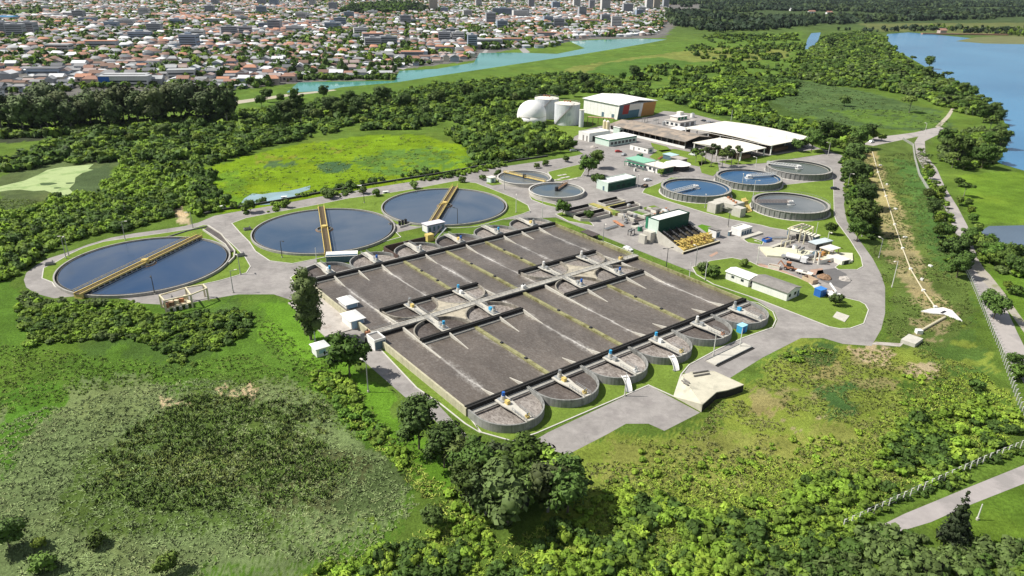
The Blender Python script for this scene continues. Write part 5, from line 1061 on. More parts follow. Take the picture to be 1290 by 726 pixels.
for k,(x,y,c,nm) in enumerate([(886,153,CARD,'dark car parked first from the left behind the white sheds'),(892,154.5,CARS,'silver car in the middle of three parked behind the white sheds'),(898,156,CARD,'dark car parked nearest the white sheds, last of three')]): car(nm,(x,y),GA+PI/2,c,group='cars behind the white sheds')
car('white van at the gate junction east of the works', (1098,180), .6, CARW, True, 4.8); car('silver car at the far right end of the north road', (722,191), .3, CARS)
for lab, px, a, c, v in (('white pickup parked by the control building corner',(816,228),.4,CARW,False),('dark car parked in front of the green-roofed office',(797,224),1.2,CARD,False),('silver car parked beside the site cabins',(786,196),.9,CARS,False),('white van parked at the end of the grey shed',(872,196),2.4,CARW,True),('red car parked on the yard below the workshop',(779,192),.2,RED,False),('white car on the service road beside the small grit hut',(838,268),-.6,CARW,False)):
    car(lab, px, a, c, v)
t = thing('tank_lorry', 'white tank lorry with a dark chassis parked on the reddish yard', 'lorry', P(1002,329.5), GA-PI/2+.25, .02); MB().tube((-3.6,0,1.75),(1.6,0,1.75),1.05,18).build('tank', WHITER, t); MB().box(-4,-.9,.6,4.2,.9,.85).build('chassis', DARKM, t)
b = MB(); b.prism([(2.0,-1.1),(4.2,-1.1),(4.4,-.9),(4.4,.9),(4.2,1.1),(2.0,1.1)],.7,2.6); b.build('cab', CARW, t); MB().box(4.38,-.9,1.6,4.45,.9,2.35).build('windscreen', GLASS, t); MB().box(-5.4,-.9,.8,-3.7,.9,1.6).build('pump_unit', METAL, t); wheels(t,(-3.4,-2.2,3.2),.95,.5)
t = thing('backhoe_loader', 'orange backhoe loader on the yard edge below the tank lorry', 'digger', P(993,340), GA-PI/2+.3, .02); MB().box(-1.5,-.8,.7,1.6,.8,1.5).build('body', TERRA, t); MB().box(-.8,-.75,1.5,.6,.75,2.9).build('cab', DARKM, t); MB().box(-.95,-.85,2.9,.75,.85,3.05).build('cab_roof', TERRA, t); MB().beam((1.5,0,1.1),(3.4,0,.9),.5,.35).build('loader_arm', TERRA, t); MB().box(3.2,-1.1,.15,4.0,1.1,.9).build('bucket', BROWNP, t); MB().beam((-1.5,0,1.2),(-3.2,0,3.0),.35).build('boom', TERRA, t); MB().beam((-3.2,0,3.0),(-4.2,0,.9),.3).build('dipper', TERRA, t); MB().box(-4.6,-.4,.3,-3.8,.4,.9).build('digging_bucket', DARKM, t); wheels(t,(-.9,1.1),.95,.6)
t = thing('flatbed_trailer', 'white flatbed on the earth in front of the tank lorry', 'trailer', P(1013,346), GA-PI/2+.2, .02); MB().box(-3,-1.3,.8,3,1.3,1.1).build('deck', WARMW, t); MB().box(-.6,-.5,1.1,.8,.4,1.4).build('load', GREYR, t); wheels(t,(-1.8,-.6,1.9),1.1,.4)
t = thing('open_container', 'brown open skip container with a pale rim beside the blue box', 'skip', P(1020,355), GA-.2, .02); MB().wallpath([(-1.3,-2.4),(1.3,-2.4),(1.3,2.4),(-1.3,2.4)],.18,0,1.6,closed=True).build('wall', mat('cream_rust', (.5,.38,.27), .8, .2, .8), t); MB().box(-1.2,-2.3,.05,1.2,2.3,.3).build('floor', BROWNP, t); MB().box(-1.5,-2.6,-.02,1.5,2.6,.04).build('base', DARKM, t)
t = thing('blue_box', 'bright blue metal box container on the lawn by the white crane truck', 'container', P(1033,373), GA-.1, .1); MB().box(-1.6,-1.1,0,1.6,1.5,2.6).build('wall', BLUE, t); MB().box(-1.7,-1.2,2.6,1.7,1.6,2.75).build('lid', mat('bright_blue', (.05,.22,.6), .5, .08, .6), t); MB().box(-.2,-1.16,.2,.9,-1.1,2.2).build('door', mat('deep_blue', (.02,.09,.35), .5, .1, .6), t)
t = thing('crane_truck', 'white crane truck with a folded boom under the small dark tree', 'truck', P(1049,377), GA-PI/2-.6, .02); MB().box(-3.6,-1.1,.6,3.6,1.1,1.1).build('chassis', DARKM, t); MB().box(1.6,-1.15,1.1,3.7,1.15,2.9).build('cab', CARW, t); MB().box(3.68,-.9,1.9,3.74,.9,2.7).build('windscreen', GLASS, t); MB().box(-3.6,-1.2,1.1,1.2,1.2,1.5).build('flatbed', WHITE, t); MB().beam((1.2,0,1.4),(1.0,0,3.4),.5).build('crane_post', WHITE, t); MB().beam((1.0,0,3.3),(-4.5,.4,4.0),.45).build('boom', WHITE, t); wheels(t,(-2.4,-1.1,2.6),.95,.48)
t = thing('scrap_pile', 'heap of dark scrap and pale planks beside the crane truck', 'heap', P(1041,370)); random.seed(3)
for k in range(14): a = random.random()*6.28; MB().beam((random.uniform(-2.5,2.5),random.uniform(-2,2),.15+random.random()*.5),(random.uniform(-2.5,2.5),random.uniform(-2,2),.3+random.random()*.9),.3).build('plank', (WHITE,GREYR,DARKM,BROWNP)[k%4], t)
# ------------------------------------------------------------------ lamp posts and poles
POLE = mat('pole_grey', (.3,.3,.29), .7, .15, 1.0); POLEW = mat('pole_white', (.66,.65,.6), .7, .1, 1.0); POLED = mat('pole_dark', (.06,.06,.06), .7, .15, 1.0)
def lamp(px, h, label, m_=None, heads=1, rz=0.0):
    m_ = m_ or POLE; t = thing('lamp_post', label, 'lamp post', P(*px), rz); MB().tube((0,0,-.1),(0,0,h),.17,8,.10).build('pole', m_, t); MB().cyl(0,0,-.05,.5,.3,10).build('base', CONCL, t)
    for k in range(heads):
        s = 1 if k == 0 else -1; MB().beam((0,0,h-.1),(s*1.5,0,h+.15),.11).build('arm', m_, t); MB().cbox(s*1.75,0,h+.15,1.0,.42,.22).build('lamp_head', m_ if m_ is POLED else WARMW, t)
    return t
L_ = [((158,303),8,'grey lamp post on the verge behind the leftmost round tank',POLE,1),((83.5,326),8,'grey lamp post in the loop road curve, left of the pair',POLE,1),((87,323),8,'grey lamp post in the loop road curve, right of the pair',POLE,1),
((195,371),7,'thin lamp post at the near rim of the leftmost round tank',POLED,1),((294,369),8,'thin lamp post at the road fork right of the cream gantry',POLE,1),((303,346),7,'short lamp post on the lawn between the leftmost tank and the junction',POLE,1),((243,287),7,'lamp post behind the upper end of the leftmost yellow bridge',POLE,1),
((355.5,325),7,'dark lamp post on the lawn in front of the middle clarifier',POLED,1),((399,331),6,'white post at the road bend beside the blue-grey lean-to',POLEW,0),((576.5,285),8,'dark lamp post at the near rim of the right clarifier',POLED,1),((459,256),7,'lamp post between the north road and the middle clarifier',POLED,1),
((635.5,239),9,'tall lamp post beside the pale tank with the yellow bridge',POLE,1),((650,268),8,'white lamp post on the lawn right of the right clarifier',POLEW,1),((683,278),11,'tall pale lamp post at the far corner of the basin',POLEW,1),((759.5,308),9,'lamp post on the verge right of the dark-roofed shelter',POLE,1),
((839,340),8.5,'dark double-headed lamp post on the verge nearest the pump pit',POLED,2),((876,336),8,'lamp post at the west tip of the lawn island',POLE,1),((868,353),7,'white post beside the road, left of two near the shrubs',POLEW,0),((888,353),8,'white post beside the road, right of two near the shrubs',POLEW,0),((917,286),7.5,'dark lamp post between the kiosk and the splitter structure',POLED,1),
((953.5,333),9,'pale lamp post by the reddish yard edge',POLEW,1),((934,240),9,'white lamp post in front of the tank by the open sheds',POLEW,1),((949,247),8,'pale lamp post between the tanks above the yellow pipes',POLEW,1),((888,262),6,'slim lamp post on the grass below the nearest ribbed tank',POLE,1),((1027.5,297),6,'white post on the grass behind the cream pipe frame',POLEW,0),((1041,311),6.5,'lamp post with a flat head right of the cream block',POLEW,1),
((1085.5,298),8,'grey utility pole east of the plant road',POLE,1),((1107,325),8,'grey utility pole leaning over the dyke grass',POLE,1),((1123.5,362),10,'pale utility pole near the east bend of the plant road',POLEW,1),((1067,240),9,'utility pole in front of the eastern row of trees',POLE,1),((397,430),10,'pale pole beside the tall dark tree left of the basin',POLEW,1),((464,494),9,'thin pole on the grass south of the round tree',POLE,1),
((787,499),7,'thin white post between the third bay and the loading pad',POLEW,0),((898.5,448),7,'thin white post by the weighbridge',POLEW,0),((932,437),6,'thin white post behind the weighbridge, near the blue cabin',POLEW,0),((1043,196),8,'white lamp post beyond the farthest ribbed tank',POLEW,1),((803,236),7,'lamp post in front of the control building',POLE,1),((824,218),7,'thin lamp post in front of the green-roofed office',POLE,1),
((1165,168),7,'white lamp post at the gate junction',POLEW,1),((1231,655),4,'short white post on the grass beside the lower road',POLEW,0),((988,188),9,'white mast beside the bigger open roof',POLEW,0),((921,152),8,'white mast behind the bigger open roof',POLEW,0),((951,216),8,'lamp post by the smaller white open roof',POLEW,1)]
for k,(px,h,lb,m_,hd) in enumerate(L_): lamp(px,h,lb,m_,hd,rz=(k*1.7)%6.28)
# ------------------------------------------------------------------ fences
def fence(label, pts, step, h, m_, name='post_fence', wires=3, bent=.5, w_=.22, cat='fence', maxn=100):
    W = [P(*p) for p in pts]; t = thing(name, label, cat, W[0]); o = W[0]; d = 0; n = 0; P0 = None; wr = MB()
    proto = MB().box(-w_/2,-w_/2,-.2,w_/2,w_/2,h)
    if bent: proto.beam((0,0,h-.05),(bent,0,h+bent*.9),w_*.85)
    me = None
    for k in range(len(W)-1):
        a, c = Vector(W[k]), Vector(W[k+1]); L0 = (c-a).length; u = (c-a)/L0; x = (step-d)%step if k else 0
        while x < L0 and n < maxn:
            p = a+u*x; ob = (proto.build('post', m_, t) if me is None else bpy.data.objects.new('post', me))
            if me is None: me = ob.data
            else: COL.objects.link(ob); ob.parent = t
            ob.location = (p.x-o[0], p.y-o[1], 0); ob.rotation_euler = (0,0,math.atan2(-u.x,u.y)+PI); n += 1
            if P0 is not None:
                for q in range(wires): z = h*(.3+.7*q/max(1,wires-1))-.05; wr.beam((P0.x-o[0],P0.y-o[1],z),(p.x-o[0],p.y-o[1],z),.035)
            P0 = p; x += step
        d = (d+L0)%step
    if wires: wr.build('wire', METAL, t)
    return t
FP = mat('fence_white', (.58,.57,.53), .8, .12, 1.)
fence('white concrete post fence running down beside the riverside road', [(1216,342),(1226,364),(1243,405),(1258,440),(1275,490),(1291,535)], 2.3, 2.1, FP, bent=.35, w_=.17)
fence('white concrete post fence along the hedge by the lower road', [(1312,545),(1290,563),(1240,583),(1180,610),(1120,638),(1080,657),(1060,666)], 2.3, 2.2, FP, bent=.35, w_=.17)
fence('pale wall-like fence at the north end of the dyke', [(1137,176),(1150,184),(1152,200),(1158,222),(1172,245)], 2.0, 1.6, FP, bent=.0, w_=.5)
fence('grey post fence by the middle of the riverside road', [(1186,275),(1196,305),(1204,325),(1216,342)], 2.2, 1.8, FP, bent=.3)
t = thing('boundary_wall', 'dark low boundary wall with a pale coping along the north road', 'wall', P(262,268)); o = P(262,268)
pts = [fr(x,y-1.4,0)[:2] for x,y in [(258,272),(275,267.5),(300,264),(350,255.5),(400,246),(450,237.5),(500,229.5),(545,222.5),(585,215.5),(620,209),(655,204),(690,199)]]
MB().wallpath(pts,.25,-.1,.9).build('wall', mat('mossy_dark_wall', (.05,.05,.04), .9, .35, .5), t); MB().wallpath(pts,.36,.9,1.0).build('coping', CONCG, t)
for k,(x,y) in enumerate([(280,262),(358,250),(452,236),(486,243.5)]):
    t = thing('wall_culvert', f'pale concrete culvert block along the north road wall, {ORDS(k+1)} from the left', 'culvert', P(x,y), .3, 0, 'culvert blocks along the north road'); MB().box(-1.4,-.8,-.1,1.4,.8,1.0).build('block', WHITE, t); MB().box(-.6,-.9,.1,.6,-.82,.7).build('mouth', DARKM, t)
for k,(x,y,l) in enumerate([(63,334,'grey valve pit with a dark lid inside the loop road'),(304,323,'grey valve pit on the lawn right of the leftmost tank'),(312,290,'grey valve pit left of the middle clarifier'),(494,284,'grey valve pit between the middle and right clarifiers')]):
    t = thing('valve_pit', l, 'valve pit', P(x,y), .5); MB().box(-1.5,-1,-.1,1.5,1,.9).build('pit_wall', CONCG, t); MB().box(-1.2,-.8,.9,1.2,.8,1.0).build('lid', DARKM, t); MB().cyl(1,.5,.9,1.7,.15,8).build('spindle', METAL, t)
for k,(x,y) in enumerate([(701,227),(708,221),(712,224),(722,226)]):
    t = thing('path_slab', f'pale path slab on the lawn by the two pale tanks, {ORDS(k+1)} from the left', 'slab', P(x,y), GA, 0, 'path slabs on the lawn'); MB().box(-3,-.8,.1,3,.8,.22).build('slab', CONCL, t); MB().box(-.4,-.4,.22,.4,.4,.3).build('lid', GREYR, t)
# ------------------------------------------------------------------ vegetation
def cube_sphere():
    """26-vertex sphere of 24 quads"""
    idx, V, F = {}, [], []
    def vid(p):
        p = tuple(p)
        if p not in idx: idx[p] = len(V); V.append(np.array(p, float)/np.linalg.norm(p))
        return idx[p]
    for ax in range(3):
        for s in (-1, 1):
            u, v = (ax+1)%3, (ax+2)%3
            for i in (-1, 0):
                for j in (-1, 0):
                    q = []
                    for a, b in ((i,j),(i+1,j),(i+1,j+1),(i,j+1)):
                        p = [0,0,0]; p[ax] = s; p[u] = a; p[v] = b; q.append(vid(p))
                    F.append(q if s > 0 else q[::-1])
    return np.array(V), np.array(F)
CSV, CSF = cube_sphere()
def foliage(blobs, n, size, seed, core=.74, up=.25, spread=.55, zmin=None, lift=1.0):
    """quads (V,F,tone): leaf sprays around blobs [(x,y,z,rx,rz)] plus a lumpy core in each blob"""
    g = np.random.default_rng(seed); B = np.array(blobs, float); w_ = B[:,3]**2; w_ /= w_.sum()
    k = g.choice(len(B), n, p=w_); d = g.normal(size=(n,3)); d[:,2] += up; d /= np.linalg.norm(d, axis=1)[:,None]
    rr = g.uniform(.7, 1.08, n)[:,None]; R = np.stack([B[k,3], B[k,3], B[k,4]], 1)
    c = B[k,:3]+d*R*rr
    nrm = d*.75+np.array((-.38,-.1,.62))*lift+g.normal(size=(n,3))*spread; nrm /= np.linalg.norm(nrm, axis=1)[:,None]
    a = np.cross(nrm, g.normal(size=(n,3))); a /= np.linalg.norm(a, axis=1)[:,None]; b = np.cross(nrm, a)
    s = (size*g.uniform(.6, 1.35, n))[:,None]; s2 = s*g.uniform(.5, .95, n)[:,None]
    V = np.stack([c-a*s, c-b*s2*.8+a*s*.1, c+a*s, c+b*s2*.8-a*s*.15], 1)*1.0
    tone = np.repeat(g.uniform(.7, 1.3, n), 4); V = V.reshape(-1,3); F = np.arange(4*n).reshape(n,4)
    N = d+np.array((-.22,0,.38))+g.normal(size=(n,3))*.38; N /= np.linalg.norm(N, axis=1)[:,None]; N = np.repeat(N, 4, 0)
    for x, y, z, rx, rz in blobs:
        q = CSV*(1+g.uniform(-.22, .22, (len(CSV),1)))*core*np.array((rx,rx,rz))+np.array((x,y,z))
        F = np.r_[F, CSF+len(V)]; V = np.r_[V, q]; tone = np.r_[tone, g.uniform(.8, 1.1, len(CSV))]; N = np.r_[N, CSV]
    if zmin is not None: V[:,2] = np.maximum(V[:,2], zmin)
    return V, F, tone, N
LEAF = attr_mat('foliage', .7, .2, ((.9,.2),(.16,.25)), soft=True, trans=.15)
LEAFO = attr_mat('tree_foliage', .7, .2, ((.7,.22),), objrand=.25, soft=True)
BARK = mat('bark', (.16,.125,.095), .95, .25, 2.0); BARKP = mat('pale_bark', (.3,.27,.22), .95, .2, 2.0)
# ---- single trees: prototypes then copies
def round_blobs(seed, R, H, z0, n, flat=.75):
    g = random.Random(seed); out = [(0,0,z0+(H-z0)*.52,R*.72,(H-z0)*.42)]
    for k in range(n):
        a = g.random()*2*PI; d = R*(.35+.4*g.random()); z = z0+(H-z0)*(.25+.6*g.random()); r = R*(.28+.2*g.random())*(1.1-.35*abs((z-z0)/(H-z0)-.45)); out.append((d*cos(a), d*sin(a), z, r, r*flat))
    return out
def tall_blobs(seed, R, H, z0, n):
    g = random.Random(seed); out = []
    for k in range(n):
        f = k/(n-1); z = z0+(H-z0)*f; w_ = R*(.55+.75*f if f < .55 else 1.5-1.0*f); a = g.random()*2*PI
        for j in range(2): d = w_*.55*g.random(); out.append((d*cos(a+j*2.7), d*sin(a+j*2.7), z+g.uniform(-1,1), w_*.5, w_*.5))
    return out
def cone_blobs(seed, R, H, z0, n):
    g = random.Random(seed); out = []
    for k in range(n):
        f = k/(n-1); r = R*(1-.82*f); m_ = max(2, int(5*(1-f))+1)
        for j in range(m_): a = 2*PI*j/m_+g.random(); d = r*.5*(.7+.5*g.random()); out.append((d*cos(a), d*sin(a), z0+(H-z0)*f*.96, r*.55, r*.6))
    return out
def layer_blobs(seed, R, H, z0, n):
    g = random.Random(seed); out = []
    for k in range(n): a = g.random()*2*PI; d = R*(.15+.7*g.random()); out.append((d*cos(a), d*sin(a), H*(.72+.18*g.random()), R*(.3+.15*g.random()), R*.17))
    return out
def limbs(b, blobs, z0, r, n=5):
    b.tube((0,0,-.3),(0.1,.05,z0*1.25),r,8,r*.6)
    for x,y,z,rx,rz in blobs[1:1+n]: b.tube((0.05,.03,z0*.9),(x*.8,y*.8,z*.95),r*.45,6,r*.15)
    return b
PROTO = {}
KINDS = {   # shape, R, H, first branch height, leaves, leaf size, colour, bark
 'broad':  (lambda s: round_blobs(s,4.6,9.0,2.0,13), 4.6,9.0,2.0,1300,.42,(.085,.15,.026),BARK),
 'light':  (lambda s: round_blobs(s,3.8,7.2,1.4,11), 3.8,7.2,1.4,1100,.38,(.16,.235,.035),BARK),
 'olive':  (lambda s: round_blobs(s,4.2,8.2,1.6,12,.9), 4.2,8.2,1.6,1100,.42,(.11,.16,.042),BARK),
 'gum':    (lambda s: [(x*1.0,y,z*.9,rx,rz) for x,y,z,rx,rz in round_blobs(s,9.5,29,5,24,1.1)], 9.5,29,6,1700,1.0,(.085,.115,.042),BARKP),
 'dusk':   (lambda s: round_blobs(s,6.2,14.,3.5,15), 6.2,14,3.5,1900,.52,(.075,.125,.026),BARK),
 'umbrella':(lambda s: layer_blobs(s,5.2,9.5,5,14), 5.2,9.5,5,900,.5,(.10,.155,.03),BARKP),
 'feather':(lambda s: tall_blobs(s,7.0,20,3,12), 7.0,20,3,2600,.42,(.085,.125,.04),BARK),
 'conifer':(lambda s: cone_blobs(s,3.3,12,1.2,8), 3.3,12,1.2,1500,.36,(.04,.062,.026),BARK),
 'shrub':  (lambda s: round_blobs(s,2.2,3.2,.2,7), 2.2,3.2,.3,420,.3,(.10,.16,.03),BARK),
 'slender':(lambda s: [(0,0,8.4,1.7,1.1),(.9,.4,7.9,1.0,.7),(-.8,.5,8.0,1.0,.7),(.1,-.9,8.1,1.0,.7)], 1.8,9.2,7.4,260,.42,(.07,.10,.032),BARKP)}
def tree_mesh(kind, var):
    key = (kind, var)
    if key in PROTO: return PROTO[key]
    fn, R, H, z0, n, ls, col, bark = KINDS[kind]; bl = fn(var*31+7)
    V, F, tone, N = foliage(bl, n, ls, var*13+5, core=.7)
    tint = np.array(col)*tone[:,None]; hue = np.random.default_rng(var).uniform(.9,1.1,3); tint = tint*hue
    t = bpy.data.objects.new('tree', None); t.empty_display_size = .5
    trunk = limbs(MB(), bl, z0, max(.14, H*.022)).build('trunk', bark, t); crown = np_mesh('crown', V, F, LEAFO, tint, t, nrm=N)
    PROTO[key] = t; t['used'] = 0; return t
NT = [0]
def tree(kind, x, y, scale, label, group=None, name='tree', cat='tree', world=False, zs=1.0):
    p = tree_mesh(kind, NT[0]%3); NT[0] += 1; W = (x, y) if world else P(x, y)
    if not p['used']: r = p; COL.objects.link(r); p['used'] = 1
    else:
        r = p.copy(); COL.objects.link(r)
        for ch in p.children: c = ch.copy(); COL.objects.link(c); c.parent = r
    r.name = name; r.location = (W[0], W[1], 0); r.rotation_euler = (0,0,random.random()*6.28); r.scale = (scale, scale, scale*zs)
    if 'used' in r and r is not p: del r['used']
    tag(r, label, cat); 
    if group: r['group'] = group
    return r
random.seed(11)
# trees one can name
for k, px, py, s, l in [('feather',392,428,1.05,'tall dark feathery tree left of the basin, next to the two white huts'),('broad',441,474,1.35,'round bushy tree leaning over the service road near the gate hut'),
 ('dusk',528,566,.92,'dark spreading tree at the foot of the service road beside the basin corner'),('conifer',1199,682,1.0,'lone dark conifer beside the lower road at bottom right'),
 ('broad',709,272,.82,'round dark tree between the brown-bridged tank and the grit basins'),('broad',741,278,.55,'small tree standing on the verge in front of the grit basins'),
 ('dusk',752,212,.78,'big dark tree behind the control building, taller of two'),('broad',741,222,1.25,'spreading tree in front of the taller one by the control building'),('broad',752,236,.8,'low tree touching the left end of the control building'),
 ('broad',1046,296,.62,'round dark bush on the lawn beside the silty ribbed tank'),('shrub',898,349,1.5,'leafy bush at the west tip of the lawn island, right of two'),('olive',884,346,.62,'thin greyish shrub at the west tip of the lawn island, left of two'),('shrub',937,336,1.0,'small bush behind the white block on the lawn island'),
 ('light',832,222,.6,'small tree at the near corner of the green-roofed office'),('olive',1052,386,.55,'sparse dark tree shading the white crane truck'),('umbrella',1145,142,1.5,'lone flat-topped tree on the marsh field left of the lake road'),('olive',1063,134,1.2,'lone grey tree in the middle of the marsh field'),
 ('broad',1251,402,1.05,'dark tree throwing a shadow across the riverside road near the white fence'),('olive',1168,252,.75,'greyish bush on the dyke left of the riverside road'),('shrub',1282,478,1.5,'dark bush swallowing the fence at the right edge'),('broad',1276,462,.5,'small dark tree by the white fence at the right edge'),
 ('broad',316,268,.7,'round bush on the near bank of the shallow pond'),('light',361,262,.6,'light green bush beside the north road, right of the pond'),('shrub',417,250,1.6,'wide bush beside the north road behind the middle clarifier'),('shrub',458,244,1.2,'small dark tree at the wall between the middle and right clarifiers'),
 ('shrub',474,247,1.2,'small round tree on the verge of the north road, lower of two'),('shrub',523,238,1.3,'dark round tree on the verge behind the right clarifier'),('shrub',582,230,1.1,'bush at the right end of the north verge near the right clarifier'),('shrub',608,227,1.0,'small dark tree beside the tiny white hut'),('shrub',627,222,1.1,'small dark tree between the tiny white hut and the yellow-bridged tank'),
 ('shrub',676,212,1.0,'small tree on the verge of the north road, first of three'),('shrub',687,209,1.1,'small tree on the verge of the north road, second of three'),('shrub',712,204,1.2,'small tree on the verge of the north road, third of three'),
 ('light',1268,366,.5,'small round bush on the grass right of the dirt track'),('shrub',1279,372,1.2,'dark bush on the grass right of the dirt track, right of two'),('broad',12,690,.75,'dark rounded bush at the bottom left edge'),('light',52,692,.38,'bright leafy bush near the bottom left corner'),('shrub',58,718,1.2,'small dark bush low in the bottom left'),('light',212,724,.6,'bright green bush at the bottom edge left of centre'),('shrub',122,688,1.0,'lone small bush on the grey marsh, right of the corner bushes'),('shrub',640,92,1,'tiny bush')][:-1]:
    tree(k, px, py, s, l, name='shrub' if k == 'shrub' else 'tree', cat='shrub' if k == 'shrub' else 'tree')
t = tree('olive', 545, 664, .62, 'loose greyish green bush at the right edge of the marsh', name='shrub', cat='shrub')
KS = {'gum':.5,'dusk':.95,'broad':1.35,'olive':1.45,'light':1.5}
def cluster(spec, kinds, sc, label, group, name='tree', cat='tree'):
    out = []
    for px, py in spec:
        kd = random.choice(kinds); f = KS[kd] if 'gum' in kinds and len(kinds) > 1 else 1
        out.append(tree(kd, px+random.uniform(-2,2), py+random.uniform(-1,1), f*random.uniform(*sc), label, group, name, cat))
    number(out, azim)
cluster([(-14+k*9.4, 167-k*.5+(k%3)*2.5-2+random.uniform(-3,3)) for k in range(33)], ['gum'], (.78,1.12), 'tall dark gum tree in the row below the town', 'tall gum trees below the town')
cluster([(560,590),(583,604),(600,620),(622,612),(640,632),(655,640),(676,628),(690,644),(704,632),(716,648),(662,608),(612,650),(640,660),(590,640)], ['olive','light','gum','broad','dusk'], (.8,1.08), 'dark tree in the foreground clump below the loading pad', 'trees of the foreground clump')
cluster([(x, 203+(x-1062)*.0+k*8.5) for k, x in enumerate([1070,1078,1072,1082,1074,1084,1076,1086,1077,1086,1079,1088,1080])], ['broad','dusk','broad'], (.7,1.1), 'dark tree in the row between plant road and dyke', 'row of trees along the plant road')
cluster([(1004,192),(1014,186),(1024,192),(1034,188),(1044,192),(1054,186),(1062,192),(1070,184),(1080,188),(1090,178),(1048,178),(1020,178),(1036,176),(1100,176),(1060,176),(1110,178),(1075,196)], ['dusk','broad','light'], (.75,1.1), 'dark leafy tree behind the farthest ribbed tank', 'trees behind the ribbed tanks')
cluster([(878,204),(884,210),(890,206),(896,211),(902,205),(908,210),(914,205),(920,209),(926,203),(931,208),(899,200),(918,199)], ['slender','slender','umbrella'], (.75,1.1), 'slender high-crowned tree before the white open sheds', 'slender trees before the white sheds')
riv = [(1035,52),(1045,60),(1060,56),(1072,66),(1085,60),(1098,70),(1108,62),(1118,74),(1130,78),(1126,66),(1142,86),(1150,80),(1160,92),(1172,88),(1165,100),(1180,104),(1192,102),(1186,114),(1202,112),(1195,124),(1212,120),(1222,126),(1208,134),(1232,132),(1226,142),(1240,140),(1250,150),(1238,154),(1258,158),(1246,166),(1262,170),(1252,178),(1260,188),(1244,186),(1240,200),(1228,196),(1215,190),(1222,206),(1208,204),(1236,212),(1195,196),(1200,212),(1190,188),(1250,206),(1212,215)]
cluster(riv, ['umbrella','dusk','broad','umbrella'], (.85,1.25), 'dark spreading tree on the lake shore', 'trees along the lake shore')
cluster([(1160,196),(1166,206),(1166,216),(1172,226),(1176,240),(1182,252),(1190,262),(1186,246),(1208,236),(1214,248),(1208,258),(1220,270),(1224,282),(1228,296),(1218,262),(1230,306)], ['broad','light','umbrella'], (.5,.8), 'small leafy tree beside the upper riverside road', 'small trees beside the riverside road')
cluster([(1176,276),(1182,284),(1186,294),(1192,302),(1180,300),(1197,312),(1190,316),(1200,322),(1206,330),(1198,334),(1210,342),(1204,350),(1214,336),(1210,320),(1216,312)], ['broad','dusk','light'], (.6,.9), 'dark tree crowding the middle of the riverside road', 'trees at the middle of the riverside road')
cluster([(1232,318),(1240,326),(1248,332),(1256,336),(1264,340),(1272,344),(1280,348),(1288,346),(1244,318),(1258,326),(1274,334)], ['broad','light','broad'], (.75,1.05), 'rounded dark bush on the near bank of the pond', 'bushes on the pond bank', 'shrub', 'shrub')
band = []
for k in range(46): x = 345+k*10.5; band.append((x, 152-(x-345)*.075+random.uniform(-11,6) if x < 640 else 128-(x-640)*.12+random.uniform(-9,6)))
cluster(band, ['dusk','broad','dusk','olive'], (.8,1.2), 'dark tree in the wood behind the works', 'trees of the wood behind the works')
cluster([(110+14*k, 184-k*1.35-5*math.sin(k*.4)+random.uniform(-8,6)) for k in range(34)], ['broad','light','dusk'], (.65,1.0), 'green tree in the scrub behind the bright meadow', 'trees of the middle scrub')
cluster([(606+9*k, 206-k*1.2+random.uniform(-14,2)) for k in range(14)], ['broad','light','dusk'], (.65,.95), 'leafy tree below the gas dome by the north road', 'trees below the gas dome')
cluster([(335,128),(352,131),(372,124),(330,135),(296,141),(408,126)], ['broad','dusk'], (.8,1.1), 'dark round tree on the meadow below the river', 'trees on the river meadow')
tree('olive', 536, 146, 1.0, 'olive-toned tree in the dark wood left of the gas dome')
# ---- thickets: masses nobody could count
def bush_proto(level, seed):
    n, size, nb = {0:(170,.30,5), 1:(70,.44,4), 2:(26,.7,3), 3:(12,.85,1)}[level]
    g = random.Random(seed); bl = [(0,0,.52,.66,.5)]+[(.55*cos(a),.55*sin(a),.35+.3*g.random(),.42,.4) for a in [g.random()*6.28 for _ in range(nb-1)]]
    return foliage(bl, n, size*.62, seed, core=.8, up=.55, spread=.55, zmin=-.05)
BP = {l: [bush_proto(l, 40+l*10+k) for k in range(4)] for l in range(4)}
def merge(name, inst, level, label, cat, material=None, protos=None):
    """inst: array (n,8) x,y,z,sx,sz,r,g,b -> one object"""
    inst = np.asarray(inst, float)
    if len(inst) == 0: return
    pr = protos or BP[level]; g = np.random.default_rng(len(inst)); kind = g.integers(0, len(pr), len(inst)); VV, FF, TT, NN = [], [], [], []; off = 0
    for k, (V, F, tn, N) in enumerate(pr):
        I = inst[kind == k]
        if not len(I): continue
        a = g.uniform(0, 2*PI, len(I)); ca, sa = np.cos(a)[:,None], np.sin(a)[:,None]
        X = (V[None,:,0]*ca-V[None,:,1]*sa)*I[:,3:4]+I[:,0:1]; Y = (V[None,:,0]*sa+V[None,:,1]*ca)*I[:,3:4]+I[:,1:2]; Z = V[None,:,2]*I[:,4:5]+I[:,2:3]
        NN.append(np.stack([N[None,:,0]*ca-N[None,:,1]*sa, N[None,:,0]*sa+N[None,:,1]*ca, N[None,:,2]+0*ca],2).reshape(-1,3))
        VV.append(np.stack([X,Y,Z],2).reshape(-1,3)); TT.append((I[:,None,5:8]*tn[None,:,None]).reshape(-1,3))
        FF.append((F[None]+(np.arange(len(I))*len(V))[:,None,None]).reshape(-1,4)+off); off += len(I)*len(V)
    o = np_mesh(name, np.concatenate(VV), np.concatenate(FF), material or LEAF, np.concatenate(TT), nrm=np.concatenate(NN)); tag(o, label, cat, kind='stuff'); return o
